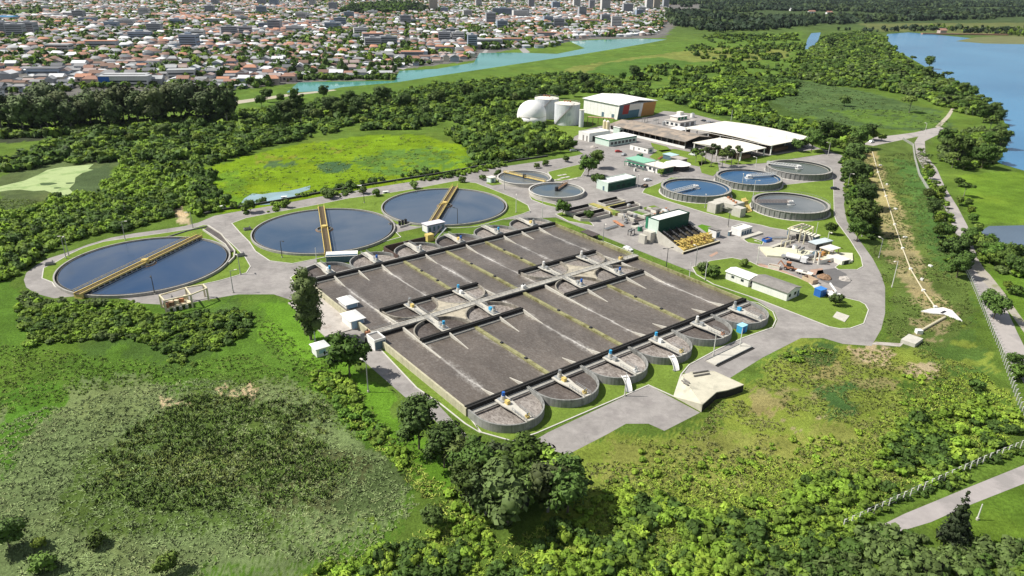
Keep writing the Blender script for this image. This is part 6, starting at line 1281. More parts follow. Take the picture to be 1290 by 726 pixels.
def scatter(polys, spacing, seed, avoid=(), wob=9):
    g = np.random.default_rng(seed); out = []
    for pl in polys:
        pts = PP(pl); xs, ys = [p[0] for p in pts], [p[1] for p in pts]; A_ = (max(xs)-min(xs))*(max(ys)-min(ys)); n = int(A_/spacing**2)
        x, y = g.uniform(min(xs), max(xs), n), g.uniform(min(ys), max(ys), n); m_ = inpoly(x+(fbm(x,y,16,3)-.5)*wob, y+(fbm(x,y,16,4)-.5)*wob, pts)
        for av in avoid: m_ &= ~inpoly(x, y, PP(av))
        out.append(np.stack([x[m_], y[m_]], 1))
    return np.concatenate(out)
def colours(n, cols, seed, x=None, y=None, scale=18):
    g = np.random.default_rng(seed); C = np.array(cols); f = np.clip((fbm(x, y, scale, seed, 3)-.28)/.44, 0, .999) if x is not None else g.random(n)
    f = np.clip(f+g.normal(0,.2,n), 0, .999)*len(C); k = f.astype(int); c = C[np.clip(k,0,len(C)-1)]*g.uniform(.75,1.25,(n,1))
    return c
def thicket(name, polys, spacing, size, ratio, cols, level, label, seed, cat='scrub', avoid=(), gap=.0):
    xy = scatter(polys, spacing, seed, avoid); g = np.random.default_rng(seed+1)
    if gap > 0: xy = xy[fbm(xy[:,0], xy[:,1], 16, seed+5, 3) > gap]
    n = len(xy); s = (size[0]+(size[1]*1.12-size[0])*g.random(n)**1.7)*(.65+.7*fbm(xy[:,0], xy[:,1], 14, seed+9)); c = colours(n, cols, seed, xy[:,0], xy[:,1])
    return merge(name, np.c_[xy, np.zeros(n), s, s*ratio*g.uniform(.7,1.3,n), c], level, label, cat)
DK, MD, LT, YG, GY, OL = (.07,.125,.024), (.145,.225,.03), (.185,.3,.032), (.255,.365,.042), (.2,.22,.1), (.11,.16,.045)
thicket('scrub', [[(-40,275),(40,268),(70,250),(120,246),(150,212),(190,205),(214,236),(222,262),(214,276),(170,286.5),(110,300),(62,318),(34,338),(10,352),(-60,370)]], 2.0, (1.0,2.7), 1.05, [DK,MD,LT,DK,MD,LT], 1, 'mixed green scrub wrapping round the loop road of the leftmost tank', 101)
thicket('scrub', [[(205,195),(262,225),(284,256),(276,266),(246,274),(238,262),(216,238)],[(190,205),(150,212),(180,188),(215,196)]], 2.5, (1.8,3.4), 1.3, [DK,DK,MD,LT], 1, 'dark scrub between the sandy path and the bright meadow', 102)
thicket('scrub', [[(28,366),(60,379),(110,379),(160,384),(196,394),(250,392),(300,387),(322,394),(316,412),(288,440),(244,462),(202,456),(190,440),(150,428),(100,432),(34,438),(14,418),(16,392)]], 1.25, (.7,1.7), .95, [DK,MD,MD,LT,OL], 1, 'dark green scrub south of the leftmost tank and its road', 103, gap=.27)
mid = [[(-30,215),(60,182),(150,166),(230,160),(320,142),(400,132),(480,122),(560,108),(640,101),(700,94),(760,98),(815,112),(828,126),(760,117),(720,118),(660,126),(648,152),(600,160),(560,152),(540,164),(470,164),(400,172),(330,186),(262,210),(205,196),(150,204),(60,208),(-30,232)]]
thicket('scrub', mid, 2.4, (1.3,3.6), 1.1, [DK,DK,MD,DK,DK,MD], 2, 'dark scrub and low woodland between the gum trees and the works', 104, gap=.37)
thicket('scrub', [[(560,168),(640,156),(690,166),(722,176),(716,188),(660,198),(604,205),(588,190)]], 2.6, (1.6,3.6), 1.2, [DK,MD,DK,MD], 2, 'green scrub on the bank below the gas dome', 105)
thicket('scrub', [[(822,120),(850,108),(905,100),(960,98),(1005,108),(1000,124),(950,128),(985,150),(1062,166),(1060,184),(1004,170),(940,155),(880,139)]], 3.1, (1.6,3.8), 1.0, [DK,DK,MD,LT], 2, 'dark scrub behind the white sheds', 106, gap=.33)
thicket('scrub', [[(850,60),(1010,56),(1020,100),(900,100),(840,108),(790,100),(900,84)],[(800,82),(880,88),(870,96),(790,92)],[(880,44),(1005,44),(1010,52),(900,56)]], 4.6, (2.0,4.6), 1.0, [DK,DK,MD,MD], 3, 'dark scrub on the plain north-east of the works', 107, gap=.57)
thicket('scrub', [[(1020,66),(1040,46),(1080,42),(1112,46),(1124,66),(1160,88),(1200,108),(1226,128),(1240,150),(1200,140),(1160,124),(1100,112),(1040,108),(1005,100)]], 3.3, (1.6,4.4), 1.05, [DK,DK,MD,DK,MD,OL], 2, 'dark lakeside scrub left of the lake', 108, gap=.40)
thicket('scrub', [[(1190,182),(1232,160),(1262,172),(1262,200),(1240,214),(1206,214),(1180,202)],[(1228,318),(1250,322),(1290,340),(1290,352),(1254,342)]], 2.6, (1.6,3.0), 1.0, [DK,MD,LT,OL], 1, 'low scrub along the lake and pond banks', 109)
thicket('scrub', [[(1055,205),(1068,200),(1090,220),(1098,262),(1098,296),(1086,304),(1074,284),(1066,250)]], 2.4, (1.4,2.6), 1.0, [DK,MD,DK], 1, 'dark undergrowth below the row of trees along the plant road', 110)
thicket('scrub', [[(1160,200),(1172,210),(1204,290),(1220,330),(1206,352),(1196,330),(1180,280)]], 2.6, (1.0,2.0), .9, [DK,MD,LT], 1, 'low scrub along the fence of the riverside road', 111, gap=.48)
thicket('hedge', [[(255,272),(300,262),(350,253.5),(450,235.5),(545,220.5),(620,207),(655,202),(690,197),(690,194),(655,198.5),(620,203.5),(545,217),(450,232),(350,250),(300,258.5),(255,268)]], 2.2, (1.1,2.2), 1.0, [DK,MD,DK], 1, 'dark weedy hedge behind the north road wall', 112, gap=.42, cat='hedge')
thicket('scrub', [[(395,466),(440,480),(500,542),(545,580),(560,600),(600,640),(620,690),(560,700),(520,690),(540,650),(516,604),(480,560),(430,520),(392,492)]], 1.2, (.5,1.4), .85, [LT,YG,LT,MD,(.13,.25,.035)], 1, 'bright green scrub between the service road and the grey marsh', 113, gap=.40)
thicket('scrub', [[(380,735),(440,700),(520,682),(580,690),(640,668),(730,660),(760,700),(760,750),(380,760)]], 1.25, (.6,1.7), .95, [MD,LT,LT,YG,DK], 1, 'leafy scrub along the bottom edge below the foreground clump', 114, gap=.42)
thicket('scrub', [[(735,735),(745,680),(800,630),(860,636),(920,640),(1000,622),(1090,590),(1150,530),(1240,486),(1285,505),(1290,548),(1180,604),(1120,632),(1075,656),(1000,690),(940,718),(920,745)]], 1.25, (.5,1.9), .9, [DK,MD,LT,MD,YG,LT,DK], 1, 'lush green scrub on the slope inside the white post fence', 115, gap=.37)
thicket('scrub', [[(700,610),(740,580),(800,590),(800,640),(745,680),(715,650)],[(985,452),(1040,436),(1050,446),(1000,462)],[(770,600),(850,600),(830,640),(770,650)]], 1.5, (.5,1.2), .85, [LT,YG,YG,MD], 1, 'yellowish low scrub beside the foreground clump', 116, gap=.4)
thicket('hedge', [[(1000,712),(1078,661),(1182,614.5),(1240,587),(1292,567),(1290,559),(1180,605),(1110,634),(1070,652),(930,722),(930,735)]], 1.2, (.6,1.2), 1.1, [DK,MD,DK], 1, 'dark hedge grown into the white post fence', 117, cat='hedge')
thicket('scrub', [[(930,760),(1000,712),(1080,676),(1130,672),(1190,690),(1250,690),(1300,700),(1330,770)]], 1.35, (.9,2.1), 1.05, [OL,DK,OL,MD], 1, 'dark olive bushes filling the bottom right corner', 118)
# reeds and rough grass
def tuft(seed, n, h, w_):
    g = np.random.default_rng(seed); V = []; F = []; tn = []; NN = []
    for k in range(n):
        a, r = g.uniform(0,6.28), g.uniform(0,.35); x, y = r*math.cos(a), r*math.sin(a); b = g.uniform(0,6.28); dx, dy = math.cos(b)*w_, math.sin(b)*w_; lx, ly = g.normal(0,.34,2); hh = h*g.uniform(.6,1.2)
        i = len(V); V += [(x-dx,y-dy,-.05),(x+dx,y+dy,-.05),(x+lx+dx*.5,y+ly+dy*.5,hh),(x+lx-dx*.5,y+ly-dy*.5,hh)]; F.append((i,i+1,i+2,i+3)); tn += [g.uniform(.75,1.25)]*4; q = g.normal(0,.45,3)+np.array((0,0,1.)); NN += [q/np.linalg.norm(q)]*4
    return np.array(V), np.array(F), np.array(tn), np.array(NN)
TUFT = [tuft(k, 9, 1.0, .1) for k in range(6)]
REED = attr_mat('reed_blades', .8, .15, ((.25,.2),(.05,.2)), soft=True)
def reeds(name, polys, spacing, h, w_, cols, label, seed, gap=0., scale=16, wob=9):
    xy = scatter(polys, spacing, seed, wob=wob); g = np.random.default_rng(seed+1)
    if gap: xy = xy[fbm(xy[:,0], xy[:,1], 9, seed+5, 3) > gap]
    n = len(xy); s = g.uniform(.8,1.4,n)*w_; c = colours(n, cols, seed, xy[:,0], xy[:,1], scale); hh = h*g.uniform(.6,1.3,n)*(.6+.8*fbm(xy[:,0],xy[:,1],6,seed+3))
    return merge(name, np.c_[xy, np.zeros(n), s, hh, c], 0, label, 'grass', REED, TUFT)
M1, M2, M3 = (.23,.3,.12), (.19,.265,.095), (.26,.31,.13)
reeds('marsh_reeds', [[(-80,560),(40,520),(130,490),(230,478),(330,490),(400,520),(470,560),(520,610),(522,660),(460,700),(300,716),(-60,740)]], .85, .25, .8, [M2,M1,M1,M3], 'grey green marsh reeds filling the lower left', 201, wob=26)
reeds('tall_sedge', [[(95,575),(140,545),(240,505),(330,500),(410,540),(440,585),(400,640),(300,672),(180,665),(105,640)]], .85, .6, 1.0, [(.12,.2,.036),(.15,.22,.05),(.10,.17,.03),(.19,.24,.06)], 'dark olive sedge stand in the middle of the marsh', 202, gap=.28, wob=34)
reeds('rough_grass', [[(-60,430),(60,440),(200,462),(320,440),(390,470),(470,560),(330,490),(230,478),(130,490),(-60,540)],[(320,385),(390,440),(470,500),(560,580),(540,640),(470,540),(330,430)],[(-40,250),(60,252),(40,265),(-40,272)]], 1.0, .3, .75, [(.16,.27,.04),(.17,.28,.045),(.14,.24,.035),(.19,.27,.055)], 'bright rough grass left of the basin', 203)
reeds('dry_grass', [[(700,590),(760,552),(840,550),(885,525),(935,472),(1012,434),(1100,442),(1180,442),(1260,476),(1285,545),(1150,600),(1000,650),(880,690),(740,700)]], .75, .26, .7, [(.25,.3,.06),(.2,.235,.065),(.15,.205,.042),(.235,.245,.085)], 'yellowish rough grass on the south-east meadow', 204, gap=.43)
reeds('dyke_grass', [[(1080,200),(1165,190),(1185,240),(1215,320),(1225,400),(1180,440),(1115,430),(1118,360),(1100,320),(1072,270)]], 1.1, .3, .75, [(.15,.215,.05),(.2,.24,.07),(.14,.21,.045)], 'rough grass on the dyke east of the works', 205, gap=.48)

reeds('meadow_reeds', [[(262,222),(300,200),(380,184),(480,172),(535,173),(585,191),(600,205),(560,222),(480,238),(400,248),(392,238),(376,236),(330,243),(306,250),(290,262)]], 3.2, .3, 1.6, [(.17,.27,.03),(.19,.27,.035),(.12,.22,.035),(.22,.26,.045),(.09,.17,.04)], 'tall yellow green grass on the bright meadow north of the road', 206, gap=.46, scale=22)
reeds('plain_grass', [[(905,106),(1000,100),(1100,120),(1180,142),(1204,160),(1150,165),(1060,160),(960,132)]], 4.2, .5, 2.2, [(.12,.18,.055),(.13,.19,.055),(.09,.14,.045)], 'rough marsh grass on the field left of the lake road', 207, gap=.46, scale=30)

SL_ = [(735,735),(745,680),(740,640),(770,590),(860,590),(960,580),(1080,540),(1150,500),(1240,470),(1285,500),(1290,548),(1180,604),(1120,632),(1075,656),(1000,690),(940,718),(920,745)]
reeds('slope_grass', [SL_, [(380,735),(440,700),(520,682),(580,690),(640,668),(730,660),(760,700),(760,750),(380,760)], [(395,466),(440,480),(500,542),(545,580),(560,600),(600,640),(620,690),(560,700),(520,690),(540,650),(516,604),(480,560),(430,520),(392,492)]], .85, .36, .8, [(.3,.43,.055),(.34,.45,.06),(.25,.4,.05),(.38,.45,.09)], 'tall yellow green grass between the bushes of the foreground', 208, gap=.2, scale=14)
thicket('scrub', [[(735,600),(800,566),(900,560),(960,560),(1100,520),(1160,470),(1240,476),(1250,520),(1100,580),(1000,600),(860,620),(760,630)]], 2.4, (.4,1.1), .8, [YG,LT,YG,MD], 1, 'low scattered bushes on the south-east meadow', 119, gap=.47)

thicket('scrub', [[(-30,176),(60,174),(140,170),(220,164),(300,154),(300,146),(220,152),(140,158),(60,162),(-30,164)]], 3.2, (1.8,3.8), 1.1, [DK,DK,MD,OL], 2, 'dark undergrowth below the long row of gum trees', 120)
thicket('scrub', [[(335,266),(346,256),(362,262),(350,268)],[(300,264),(312,262),(316,270),(304,272)],[(400,246),(436,240),(440,246),(404,252)],[(530,226),(600,214),(640,204),(636,210),(590,222),(536,230)]], 2.2, (.9,1.9), 1.0, [DK,MD,LT], 1, 'small bushes along the meadow side of the north road', 121)
HAZE = 1.6e-5
# ------------------------------------------------------------------ town
LEAFT = attr_mat('town_tree_foliage', .8, .15, ((.3,.2),))
RC = [('terracotta', (.31,.175,.13)), ('orange', (.45,.23,.15)), ('rust-brown', (.21,.135,.105)), ('grey', (.26,.26,.265)), ('dark grey', (.15,.155,.165)), ('white', (.66,.67,.68)), ('pale grey', (.4,.41,.42)), ('pinkish', (.36,.285,.26))]
RW_ = [2.8,.9,2,3.5,1.8,2.2,2.8,2]; WC = [('white', (.66,.66,.66)), ('cream', (.56,.52,.42)), ('grey', (.36,.37,.38)), ('pale pink', (.44,.36,.33)), ('pale blue', (.32,.38,.44))]
rm = [mat(f'{n}_town_roof', c, .85, .18, .15) for n, c in RC]; wm = [mat(f'{n}_town_wall', c, .85, .1, .2) for n, c in WC]
def hproto(rk, wk, hip):
    t = bpy.data.objects.new('house', None); a, b, h, r = 5.0, 4.0, 3.4, 1.5
    m_ = MB().box(-a,-b,-.2,a,b,h)
    m_.face([(-a+.01,-b,h),(-a+.01,b,h),(-a+.01,0,h+r*.95)]); m_.face([(a-.01,-b,h),(a-.01,b,h),(a-.01,0,h+r*.95)]); m_.build('wall', wm[wk], t)
    q = MB(); k = 2.2 if hip else -.4; A_,B_,C_,D_ = (-a-.4,-b-.4,h-.1),(a+.4,-b-.4,h-.1),(a+.4,b+.4,h-.1),(-a-.4,b+.4,h-.1); r1, r2 = (-a+k,0,h+r),(a-k,0,h+r)
    q.face([A_,B_,r2,r1]); q.face([C_,D_,r1,r2]); q.face([D_,A_,r1]); q.face([B_,C_,r2]); q.build('roof', rm[rk], t)
    w_ = MB().box(-3.6,-b-.05,1.1,-2.0,-b+.02,2.4).box(1.0,-b-.05,1.1,2.8,-b+.02,2.4); 
    MB().box(-3.6,-b-.05,1.1,-2.0,-b+.02,2.4).build('window', GLASS, t); MB().box(1.0,-b-.05,1.1,2.8,-b+.02,2.4).build('window', GLASS, t); MB().box(-.9,-b-.05,-.1,.2,-b+.02,2.1).build('door', BROWNP, t)
    return t
town_poly = PP([(-420,2),(-420,150),(-120,140),(0,124),(60,114),(130,110),(290,112),(340,109),(358,105),(374,100),(440,99),(495,97),(500,87),(545,81),(596,74),(602,64),(650,62),(700,60),(716,50),(763,47),(806,46),(828,44),(838,30),(845,2)])
LAWNS_T = [PP([(-300,35),(60,10),(50,18),(-300,50)]), PP([(596,78),(604,66),(650,66),(700,66),(735,61),(700,70),(650,78)])]
g = np.random.default_rng(77); cand = []
BW_, BL_ = 46., 96.; ta = rad(8); ct, st_ = cos(ta), sin(ta)
for iu in range(-38, 16):
    for iv in range(0, 62):
        for r_ in range(2):
            for k in range(7):
                u = iu*BL_+6+k*12.6+g.uniform(-1.5,1.5); v = 560+iv*BW_+9+r_*18+g.uniform(-2,2)
                cand.append((ct*u-st_*v, st_*u+ct*v, ta+(0 if r_ else PI)+g.normal(0,.04)+(PI/2 if g.random() < .3 else 0)))
cand = np.array(cand); ok = inpoly(cand[:,0], cand[:,1], town_poly)
for lp in LAWNS_T: ok &= ~inpoly(cand[:,0], cand[:,1], lp)
ok &= (g.random(len(cand)) < .95) & (np.abs(np.arctan2(cand[:,0], cand[:,1])) < rad(41))
cand = cand[ok]; cand = cand[np.argsort(np.hypot(cand[:,0], cand[:,1]))]
MIDS = []   # mid-rise sites taken out of the house grid
for (px, py, a, b, h) in [(38,44,26,14,20),(22,47,26,14,20),(6,44,26,14,20),(100,22,60,24,10),(112,28,30,22,9),(160,34,30,16,14),(196,42,24,14,16),(240,60,24,16,18),(250,50,22,14,14),(178,50,34,14,12),(130,60,40,16,9),(290,46,26,14,16),(310,44,22,14,14),(76,66,30,16,10),(420,38,30,14,14),(455,44,26,14,12),(470,50,34,18,10),(340,36,40,14,10),(372,42,30,14,12),(520,30,40,16,9),(490,58,26,14,14),(470,60,24,14,14),(560,52,20,14,15),(577,52,20,14,14),(595,62,14,12,20),(612,58,50,18,10),(640,56,44,16,9),(634,20,60,22,20),(655,22,40,20,18),(700,34,50,18,8),(740,30,50,18,8),(690,46,40,16,7),(570,46,22,14,13),(380,26,24,14,18),(330,18,26,14,20),(300,22,30,14,14),(420,14,24,14,24),(440,24,24,14,16),(270,30,34,18,10),(60,96,30,18,8),(160,106,40,16,9),(560,66,26,16,8),(520,72,30,16,7),(230,98,26,14,8)]+[(560+k*24+(k%3)*5, 16+(k*7)%22, 22, 14, 14+(k*5)%12) for k in range(11)]+[(60+k*41, 14+(k*11)%26, 24, 14, 12+(k*7)%14) for k in range(12)]:
    W = P(px, py); MIDS.append((W[0], W[1], a, b, h, px, py))
for x, y, a, b, h, *_ in MIDS: cand = cand[np.hypot(cand[:,0]-x, cand[:,1]-y) > max(a,b)*.62]
def sector(x, y):
    az = math.degrees(math.atan2(x, y)); d = math.hypot(x, y)
    s = 'far left' if az < -32 else 'above gum trees' if az < -21 else 'above middle gums' if az < -17 else 'above river meadow' if az < -10.5 else 'by river bend' if az < -4 else 'behind the river widening'
    q = 'front rows' if d < 760 else 'second rows' if d < 900 else 'middle rows' if d < 1100 else 'back rows'
    return q, s
HS = []; wts = np.array(RW_)/sum(RW_); HP = {}; N_IND = 300
rks = g.choice(len(RC), len(cand), p=wts); wks = g.integers(0, len(WC), len(cand)); sxs = g.uniform(.8,1.25,len(cand)); szs = g.choice([.85,1.0,1.0,1.7], len(cand)); hips = g.random(len(cand)) < .5
vis = np.array([(-60 < 645+F_*c[0]/c[1] < 1350) for c in cand])
ind = np.where(vis)[0][:N_IND]
for i in ind:
    key = (int(rks[i]), int(wks[i]), bool(hips[i]))
    if key not in HP: HP[key] = [hproto(*key), False]
    p, used = HP[key]; r = p
    if used:
        r = p.copy(); COL.objects.link(r)
        for ch in p.children: c = ch.copy(); COL.objects.link(c); c.parent = r
    else: COL.objects.link(p); HP[key][1] = True
    r.name = 'house'; x, y, a = cand[i]; r.location = (x, y, 0); r.rotation_euler = (0,0,a); r.scale = (sxs[i]*1.15, sxs[i]*1.1, szs[i]); q, s = sector(x, y)
    tag(r, f"{RC[key[0]][0]}-roofed {'two-storey ' if szs[i] > 1.5 else ''}{WC[key[1]][0]} house, {q}, {s}", 'house', "houses of the town"); HS.append(r)
number(HS, azim)
rest = np.setdiff1d(np.arange(len(cand)), ind); I = cand[rest]; n = len(I)
base = MB().box(-5,-4,-.2,5,4,3.4).v; hv = np.array(base+[(-5.3,-4.3,3.3),(5.3,-4.3,3.3),(5.3,4.3,3.3),(-5.3,4.3,3.3),(-3.5,0,4.9),(3.5,0,4.9)]); hf = np.array([(0,1,5,4),(1,2,6,5),(2,3,7,6),(3,0,4,7),(8,9,13,12),(10,11,12,13),(11,8,12,12),(9,10,13,13)])
hf = hf[:6]; ht = np.array([(11,8,12),(9,10,13)])
ca, sa = np.cos(I[:,2])[:,None], np.sin(I[:,2])[:,None]; hx, hy = hv[None,:,0]*sxs[rest][:,None]*1.15, hv[None,:,1]*sxs[rest][:,None]*1.1
X = hx*ca-hy*sa+I[:,0:1]; Y = hx*sa+hy*ca+I[:,1:2]; Z = hv[None,:,2]*szs[rest][:,None]+0*X
RCa, WCa = np.array([c for _, c in RC]), np.array([c for _, c in WC]); T = np.zeros((n,14,3)); T[:,:8] = WCa[wks[rest]][:,None]; T[:,8:] = RCa[rks[rest]][:,None]; T *= g.uniform(.8,1.2,(n,1,1))
FF = (hf[None]+(np.arange(n)*14)[:,None,None]).reshape(-1,4)
e = (np.array([(11,8,12,12)])); FT = (np.array([(8,12,11,11)])); 
tri = (ht[None]+(np.arange(n)*14)[:,None,None]).reshape(-1,3)
VV = np.stack([X,Y,Z],2).reshape(-1,3); TT = T.reshape(-1,3); TM = attr_mat('town_surfaces', .85, .2, ((.2,.15),))
# hip ends as slim quads: a midpoint on the eave keeps every face four-sided
mid_l = VV.reshape(n,14,3)[:,[8,11]].mean(1); mid_r = VV.reshape(n,14,3)[:,[9,10]].mean(1); nb = len(VV)
VV = np.r_[VV, mid_l, mid_r]; TT = np.r_[TT, T[:,8], T[:,9]]; ar = np.arange(n)
FF = np.r_[FF, np.stack([ar*14+11, nb+ar, ar*14+8, ar*14+12],1), np.stack([ar*14+9, nb+n+ar, ar*14+10, ar*14+13],1)]
tag(np_mesh('far_houses', VV, FF, TM, TT), 'mass of small roofs filling the far town', 'houses', kind='stuff')
mm = [mat('midrise_white', (.62,.61,.59), .8, .1, .1, streak=.15), mat('midrise_grey', (.38,.39,.41), .8, .1, .1, streak=.15), mat('midrise_bluegrey', (.3,.36,.44), .8, .1, .1), mat('midrise_cream', (.6,.52,.42), .8, .1, .1)]
mn = ['white', 'grey', 'blue-grey', 'cream']
def block(name, label, W, a, b, h, k, rz, group=None, cat='building'):
    t = thing(name, label, cat, W, rz, 0, group); MB().box(-a/2,-b/2,-.2,a/2,b/2,h).build('wall', mm[k], t); MB().box(-a/2-.3,-b/2-.3,h,a/2+.3,b/2+.3,h+.6).build('roof', rm[(k*3+6)%8] if h < 12 else mm[1], t)
    nf = max(1, int(h/3.1))
    for f in range(nf):
        z = 1+f*3.1
        MB().box(-a/2+1,-b/2-.08,z,a/2-1,-b/2+.05,z+1.4).build('window_band', GLASS, t)
        if f%2 == 0: MB().box(a/2-.05,-b/2+1,z,a/2+.08,b/2-1,z+1.4).build('window_band', GLASS, t)
    if h > 11: MB().box(-a/6,-b/4,h+.6,a/8,b/4,h+3).build('lift_house', mm[k], t)
    return t
AP_ = []
for j, (x, y, a, b, h, px, py) in enumerate(MIDS):
    q, s = sector(x, y); k = [1,1,1,0,2,0,1,2,0,2][j%10] if j != 40 else 0
    AP_ += [block('apartment_block', f"{'tall' if h >= 16 else 'low long' if a > 38 else 'mid-height'} {mn[k]} {'apartment block' if h > 11 else 'flat-roofed building'}, town {q}, {s}", (x, y), a, b, h, k, ta+g.normal(0,.1), 'larger blocks of the town')]
for px, py, a, b, h, k, l in [(546,14,20,16,34,3,'pale cream tower standing alone left of centre in the far town'),(603,9,16,16,40,0,'white tower beside the dark tree belt in the far town'),(669,10,16,16,42,1,'slim grey tower at the top of the far town right of the blue-grey blocks'),(726,10,18,16,36,0,'white tower left of the tallest one in the far town'),(762,14,22,18,46,0,'tallest white tower on the town skyline'),(745,12,14,14,30,1,'grey tower next to the tallest white one, on its left'),(817,13,18,16,44,0,'left of two tall pale towers at the right end of the town'),(826,12,18,16,46,3,'right of two tall cream towers at the right end of the town'),(790,16,24,16,26,1,'grey block between the tallest tower and the twin towers'),(806,18,22,16,20,0,'low white block before the twin towers'),(838,10,16,14,34,1,'grey tower rightmost in the town'),(236,6,20,16,34,3,'cream tower at the top edge above the terracotta rows'),(246,5,20,16,34,0,'white tower at the top edge above the terracotta rows'),(272,7,18,16,34,1,'grey tower at the top edge right of the terracotta rows'),(330,6,22,16,30,1,'dark grey tower at the top edge left of the tree hill'),(346,8,22,16,28,2,'blue-grey tower at the top edge left of the tree hill'),(394,9,16,14,24,0,'white tower just left of the wooded hill'),(700,12,20,16,24,2,'blue-grey tower between two white ones at the top'),(640,6,18,14,26,0,'short white tower at the top above the blue-grey blocks')]:
    block('tower_block', l, P(px,py), a*1.3, b*1.3, h, k, ta, cat='tower')
number(AP_, azim)
t = block('school_building', 'long white school with a blue end wall above the gum trees', P(160,108), 44, 14, 9, 0, .12); MB().box(-22.1,-7.2,0,-12,-7.05,9).build('blue_wall', BLUE, t)
t = thing('blue_warehouse', 'building with a bright blue roof at the left edge of the town', 'building', P(6,26)); MB().box(-26,-14,-.2,26,14,8).build('wall', mm[0], t); MB().box(-27,-15,8,27,15,9).build('roof', mat('blue_roof', (.08,.3,.55), .6, .1, .1), t)
for k in range(12):
    px, py = 226+k*9.2, 25-k*.35+(k%2)*2.5; t = thing('terraced_block', f'orange-roofed terrace in the bright row near the town top, {ORDS(k+1)} from the left', 'house', P(px,py), ta, 0, 'orange terraces near the top of the town'); MB().box(-15,-6,-.2,15,6,5).build('wall', wm[1], t); q = MB(); q.face([(-16,-7,5),(16,-7,5),(16,0,7.5),(-16,0,7.5)]); q.face([(16,7,5),(-16,7,5),(-16,0,7.5),(16,0,7.5)]); q.build('roof', rm[1], t)
# trees between the houses and beyond
def far_trees(name, xy, size, cols, label, seed, level=3, ratio=1.2):
    gg = np.random.default_rng(seed); n = len(xy); s = gg.uniform(*size, n); c = colours(n, cols, seed, xy[:,0], xy[:,1], 90); merge(name, np.c_[xy, np.zeros(n), s, s*ratio*gg.uniform(.8,1.3,n), c], level, label, 'trees')
def rand_in(poly, spacing, seed, gap=0, sc=80):
    gg = np.random.default_rng(seed); xs, ys = [p[0] for p in poly], [p[1] for p in poly]; n = int((max(xs)-min(xs))*(max(ys)-min(ys))/spacing**2); x, y = gg.uniform(min(xs),max(xs),n), gg.uniform(min(ys),max(ys),n); m_ = inpoly(x,y,poly)
    if gap: m_ &= fbm(x,y,sc,seed,3) > gap
    return np.stack([x[m_],y[m_]],1)
far_trees('town_trees', rand_in(town_poly, 11, 301, .47, 110), (2.6,5.8), [DK,DK,MD], 'dark trees scattered between the town houses', 302)
far_trees('town_edge_trees', rand_in(PP([(-60,128),(0,122),(130,112),(290,116),(345,108),(372,103),(500,100),(500,97),(440,97),(374,99),(355,104),(290,108),(130,106),(0,116),(-60,122)]), 7, 303, .35, 30), (2.5,4.5), [DK,MD,DK], 'dark trees along the near edge of the town', 304)
far_trees('wooded_hill', rand_in(PP([(430,18),(440,10),(480,6),(530,8),(545,14),(500,18),(460,20)]), 14, 305), (7,11), [DK,DK,(.03,.05,.02)], 'dark wooded rise in the far town', 306)
FF_ = (.04,.066,.034); FG_ = (.07,.105,.04)
far_trees('far_forest', rand_in(PP([(845,-2),(838,24),(850,34),(905,42),(1000,36),(1080,30),(1180,26),(1290,24),(1500,24),(1500,2),(1100,2),(1100,2)]), 17, 307, .47, 260), (6,11), [FF_,FF_,FG_], 'dark forest filling the far right', 308)
far_trees('far_forest', rand_in(PP([(1000,40),(1110,36),(1290,36),(1500,40),(1500,46),(1290,46),(1180,40),(1080,42)]), 17, 309, .52, 120), (4,8), [FF_,FG_,MD], 'tree belts beyond the far lake shore', 310)
far_trees('far_forest', rand_in(PP([(-700,3),(845,3),(845,-16),(-700,-16)]), 45, 311, .45, 400), (12,20), [FF_,FG_], 'dark forest beyond the town', 312)
far_trees('shore_scrub', rand_in(PP([(376,103),(420,101),(497,101),(500,104.5),(430,109),(361,116),(362,113)]), 6, 313, .5, 20)[:0] if False else rand_in(PP([(372,102),(440,101),(500,101),(500,99),(440,98.5),(374,99)]), 5, 314, .3, 20), (2.2,4.0), [DK,MD], 'dark bank trees along the near town shore of the river', 315, 2)
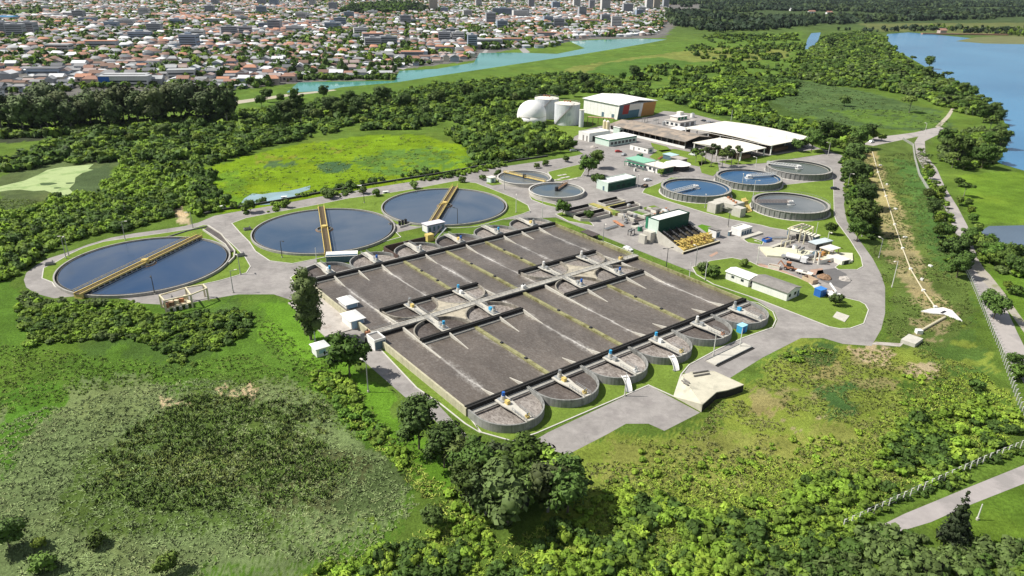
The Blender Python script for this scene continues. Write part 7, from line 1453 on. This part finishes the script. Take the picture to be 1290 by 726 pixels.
for px, py, a, l in [(1186,42,14,'orange-roofed pumping house on the far lake shore'),(1000,14,30,'white building in the far forest clearing'),(1022,17,22,'pinkish houses in the far forest clearing'),(1044,18,18,'small pale house right of the forest clearing')]:
    t = thing('lake_house' if py > 40 else 'far_house', l, 'house', P(px,py), .1); MB().box(-a/2,-6,-.2,a/2,6,6).build('wall', wm[3] if py > 40 else wm[0], t); q = MB(); q.face([(-a/2-1,-7,6),(a/2+1,-7,6),(a/2+1,0,10),(-a/2-1,0,10)]); q.face([(a/2+1,7,6),(-a/2-1,7,6),(-a/2-1,0,10),(a/2+1,0,10)]); q.build('roof', rm[0] if px != 1000 else rm[5], t)
t = thing('lake_jetty', 'low reddish causeway beside the orange-roofed house on the far shore', 'causeway', P(1215,44)); MB().box(-90,-4,-.1,90,4,2.5).build('deck', mat('red_causeway', (.34,.2,.14), .9, .2, .1), t)
# hills on the horizon
hx = []
na, nrr = 220, 14; th = np.radians(np.linspace(-60,60,na)); rr = np.linspace(6500,12000,nrr); Rg, Tg = np.meshgrid(rr, th, indexing='ij'); X, Y = Rg*np.sin(Tg), Rg*np.cos(Tg); Z = (fbm(X,Y,2600,401,4)*70-10)*np.sin(np.linspace(0,PI,nrr))[:,None]-8
i = np.arange(nrr*na).reshape(nrr,na); struct(np_mesh('hills', np.stack([X.ravel(),Y.ravel(),Z.ravel()],1), np.stack([i[:-1,:-1].ravel(),i[:-1,1:].ravel(),i[1:,1:].ravel(),i[1:,:-1].ravel()],1), mat('forested_hill', (.03,.05,.025), .95, .3, .01), smooth=True))

# ------------------------------------------------------------------ air
hm = bpy.data.materials.new('haze_air'); hm.use_nodes = True; hn = hm.node_tree
for q in list(hn.nodes):
    if q.type == 'BSDF_PRINCIPLED': hn.nodes.remove(q)
pv = hn.nodes.new('ShaderNodeVolumePrincipled'); pv.inputs['Color'].default_value = (.72,.84,1,1); pv.inputs['Density'].default_value = HAZE; pv.inputs['Anisotropy'].default_value = .2
hn.links.new(pv.outputs[0], hn.nodes['Material Output'].inputs['Volume'])
hz = MB().box(-24000,-24000,-3,24000,24000,112).build('haze', hm); hz['kind'] = 'stuff'; tag(hz, 'thin bluish haze over the whole valley', 'haze', kind='stuff')

for o in list(bpy.data.objects):
    if 'used' in o: del o['used']
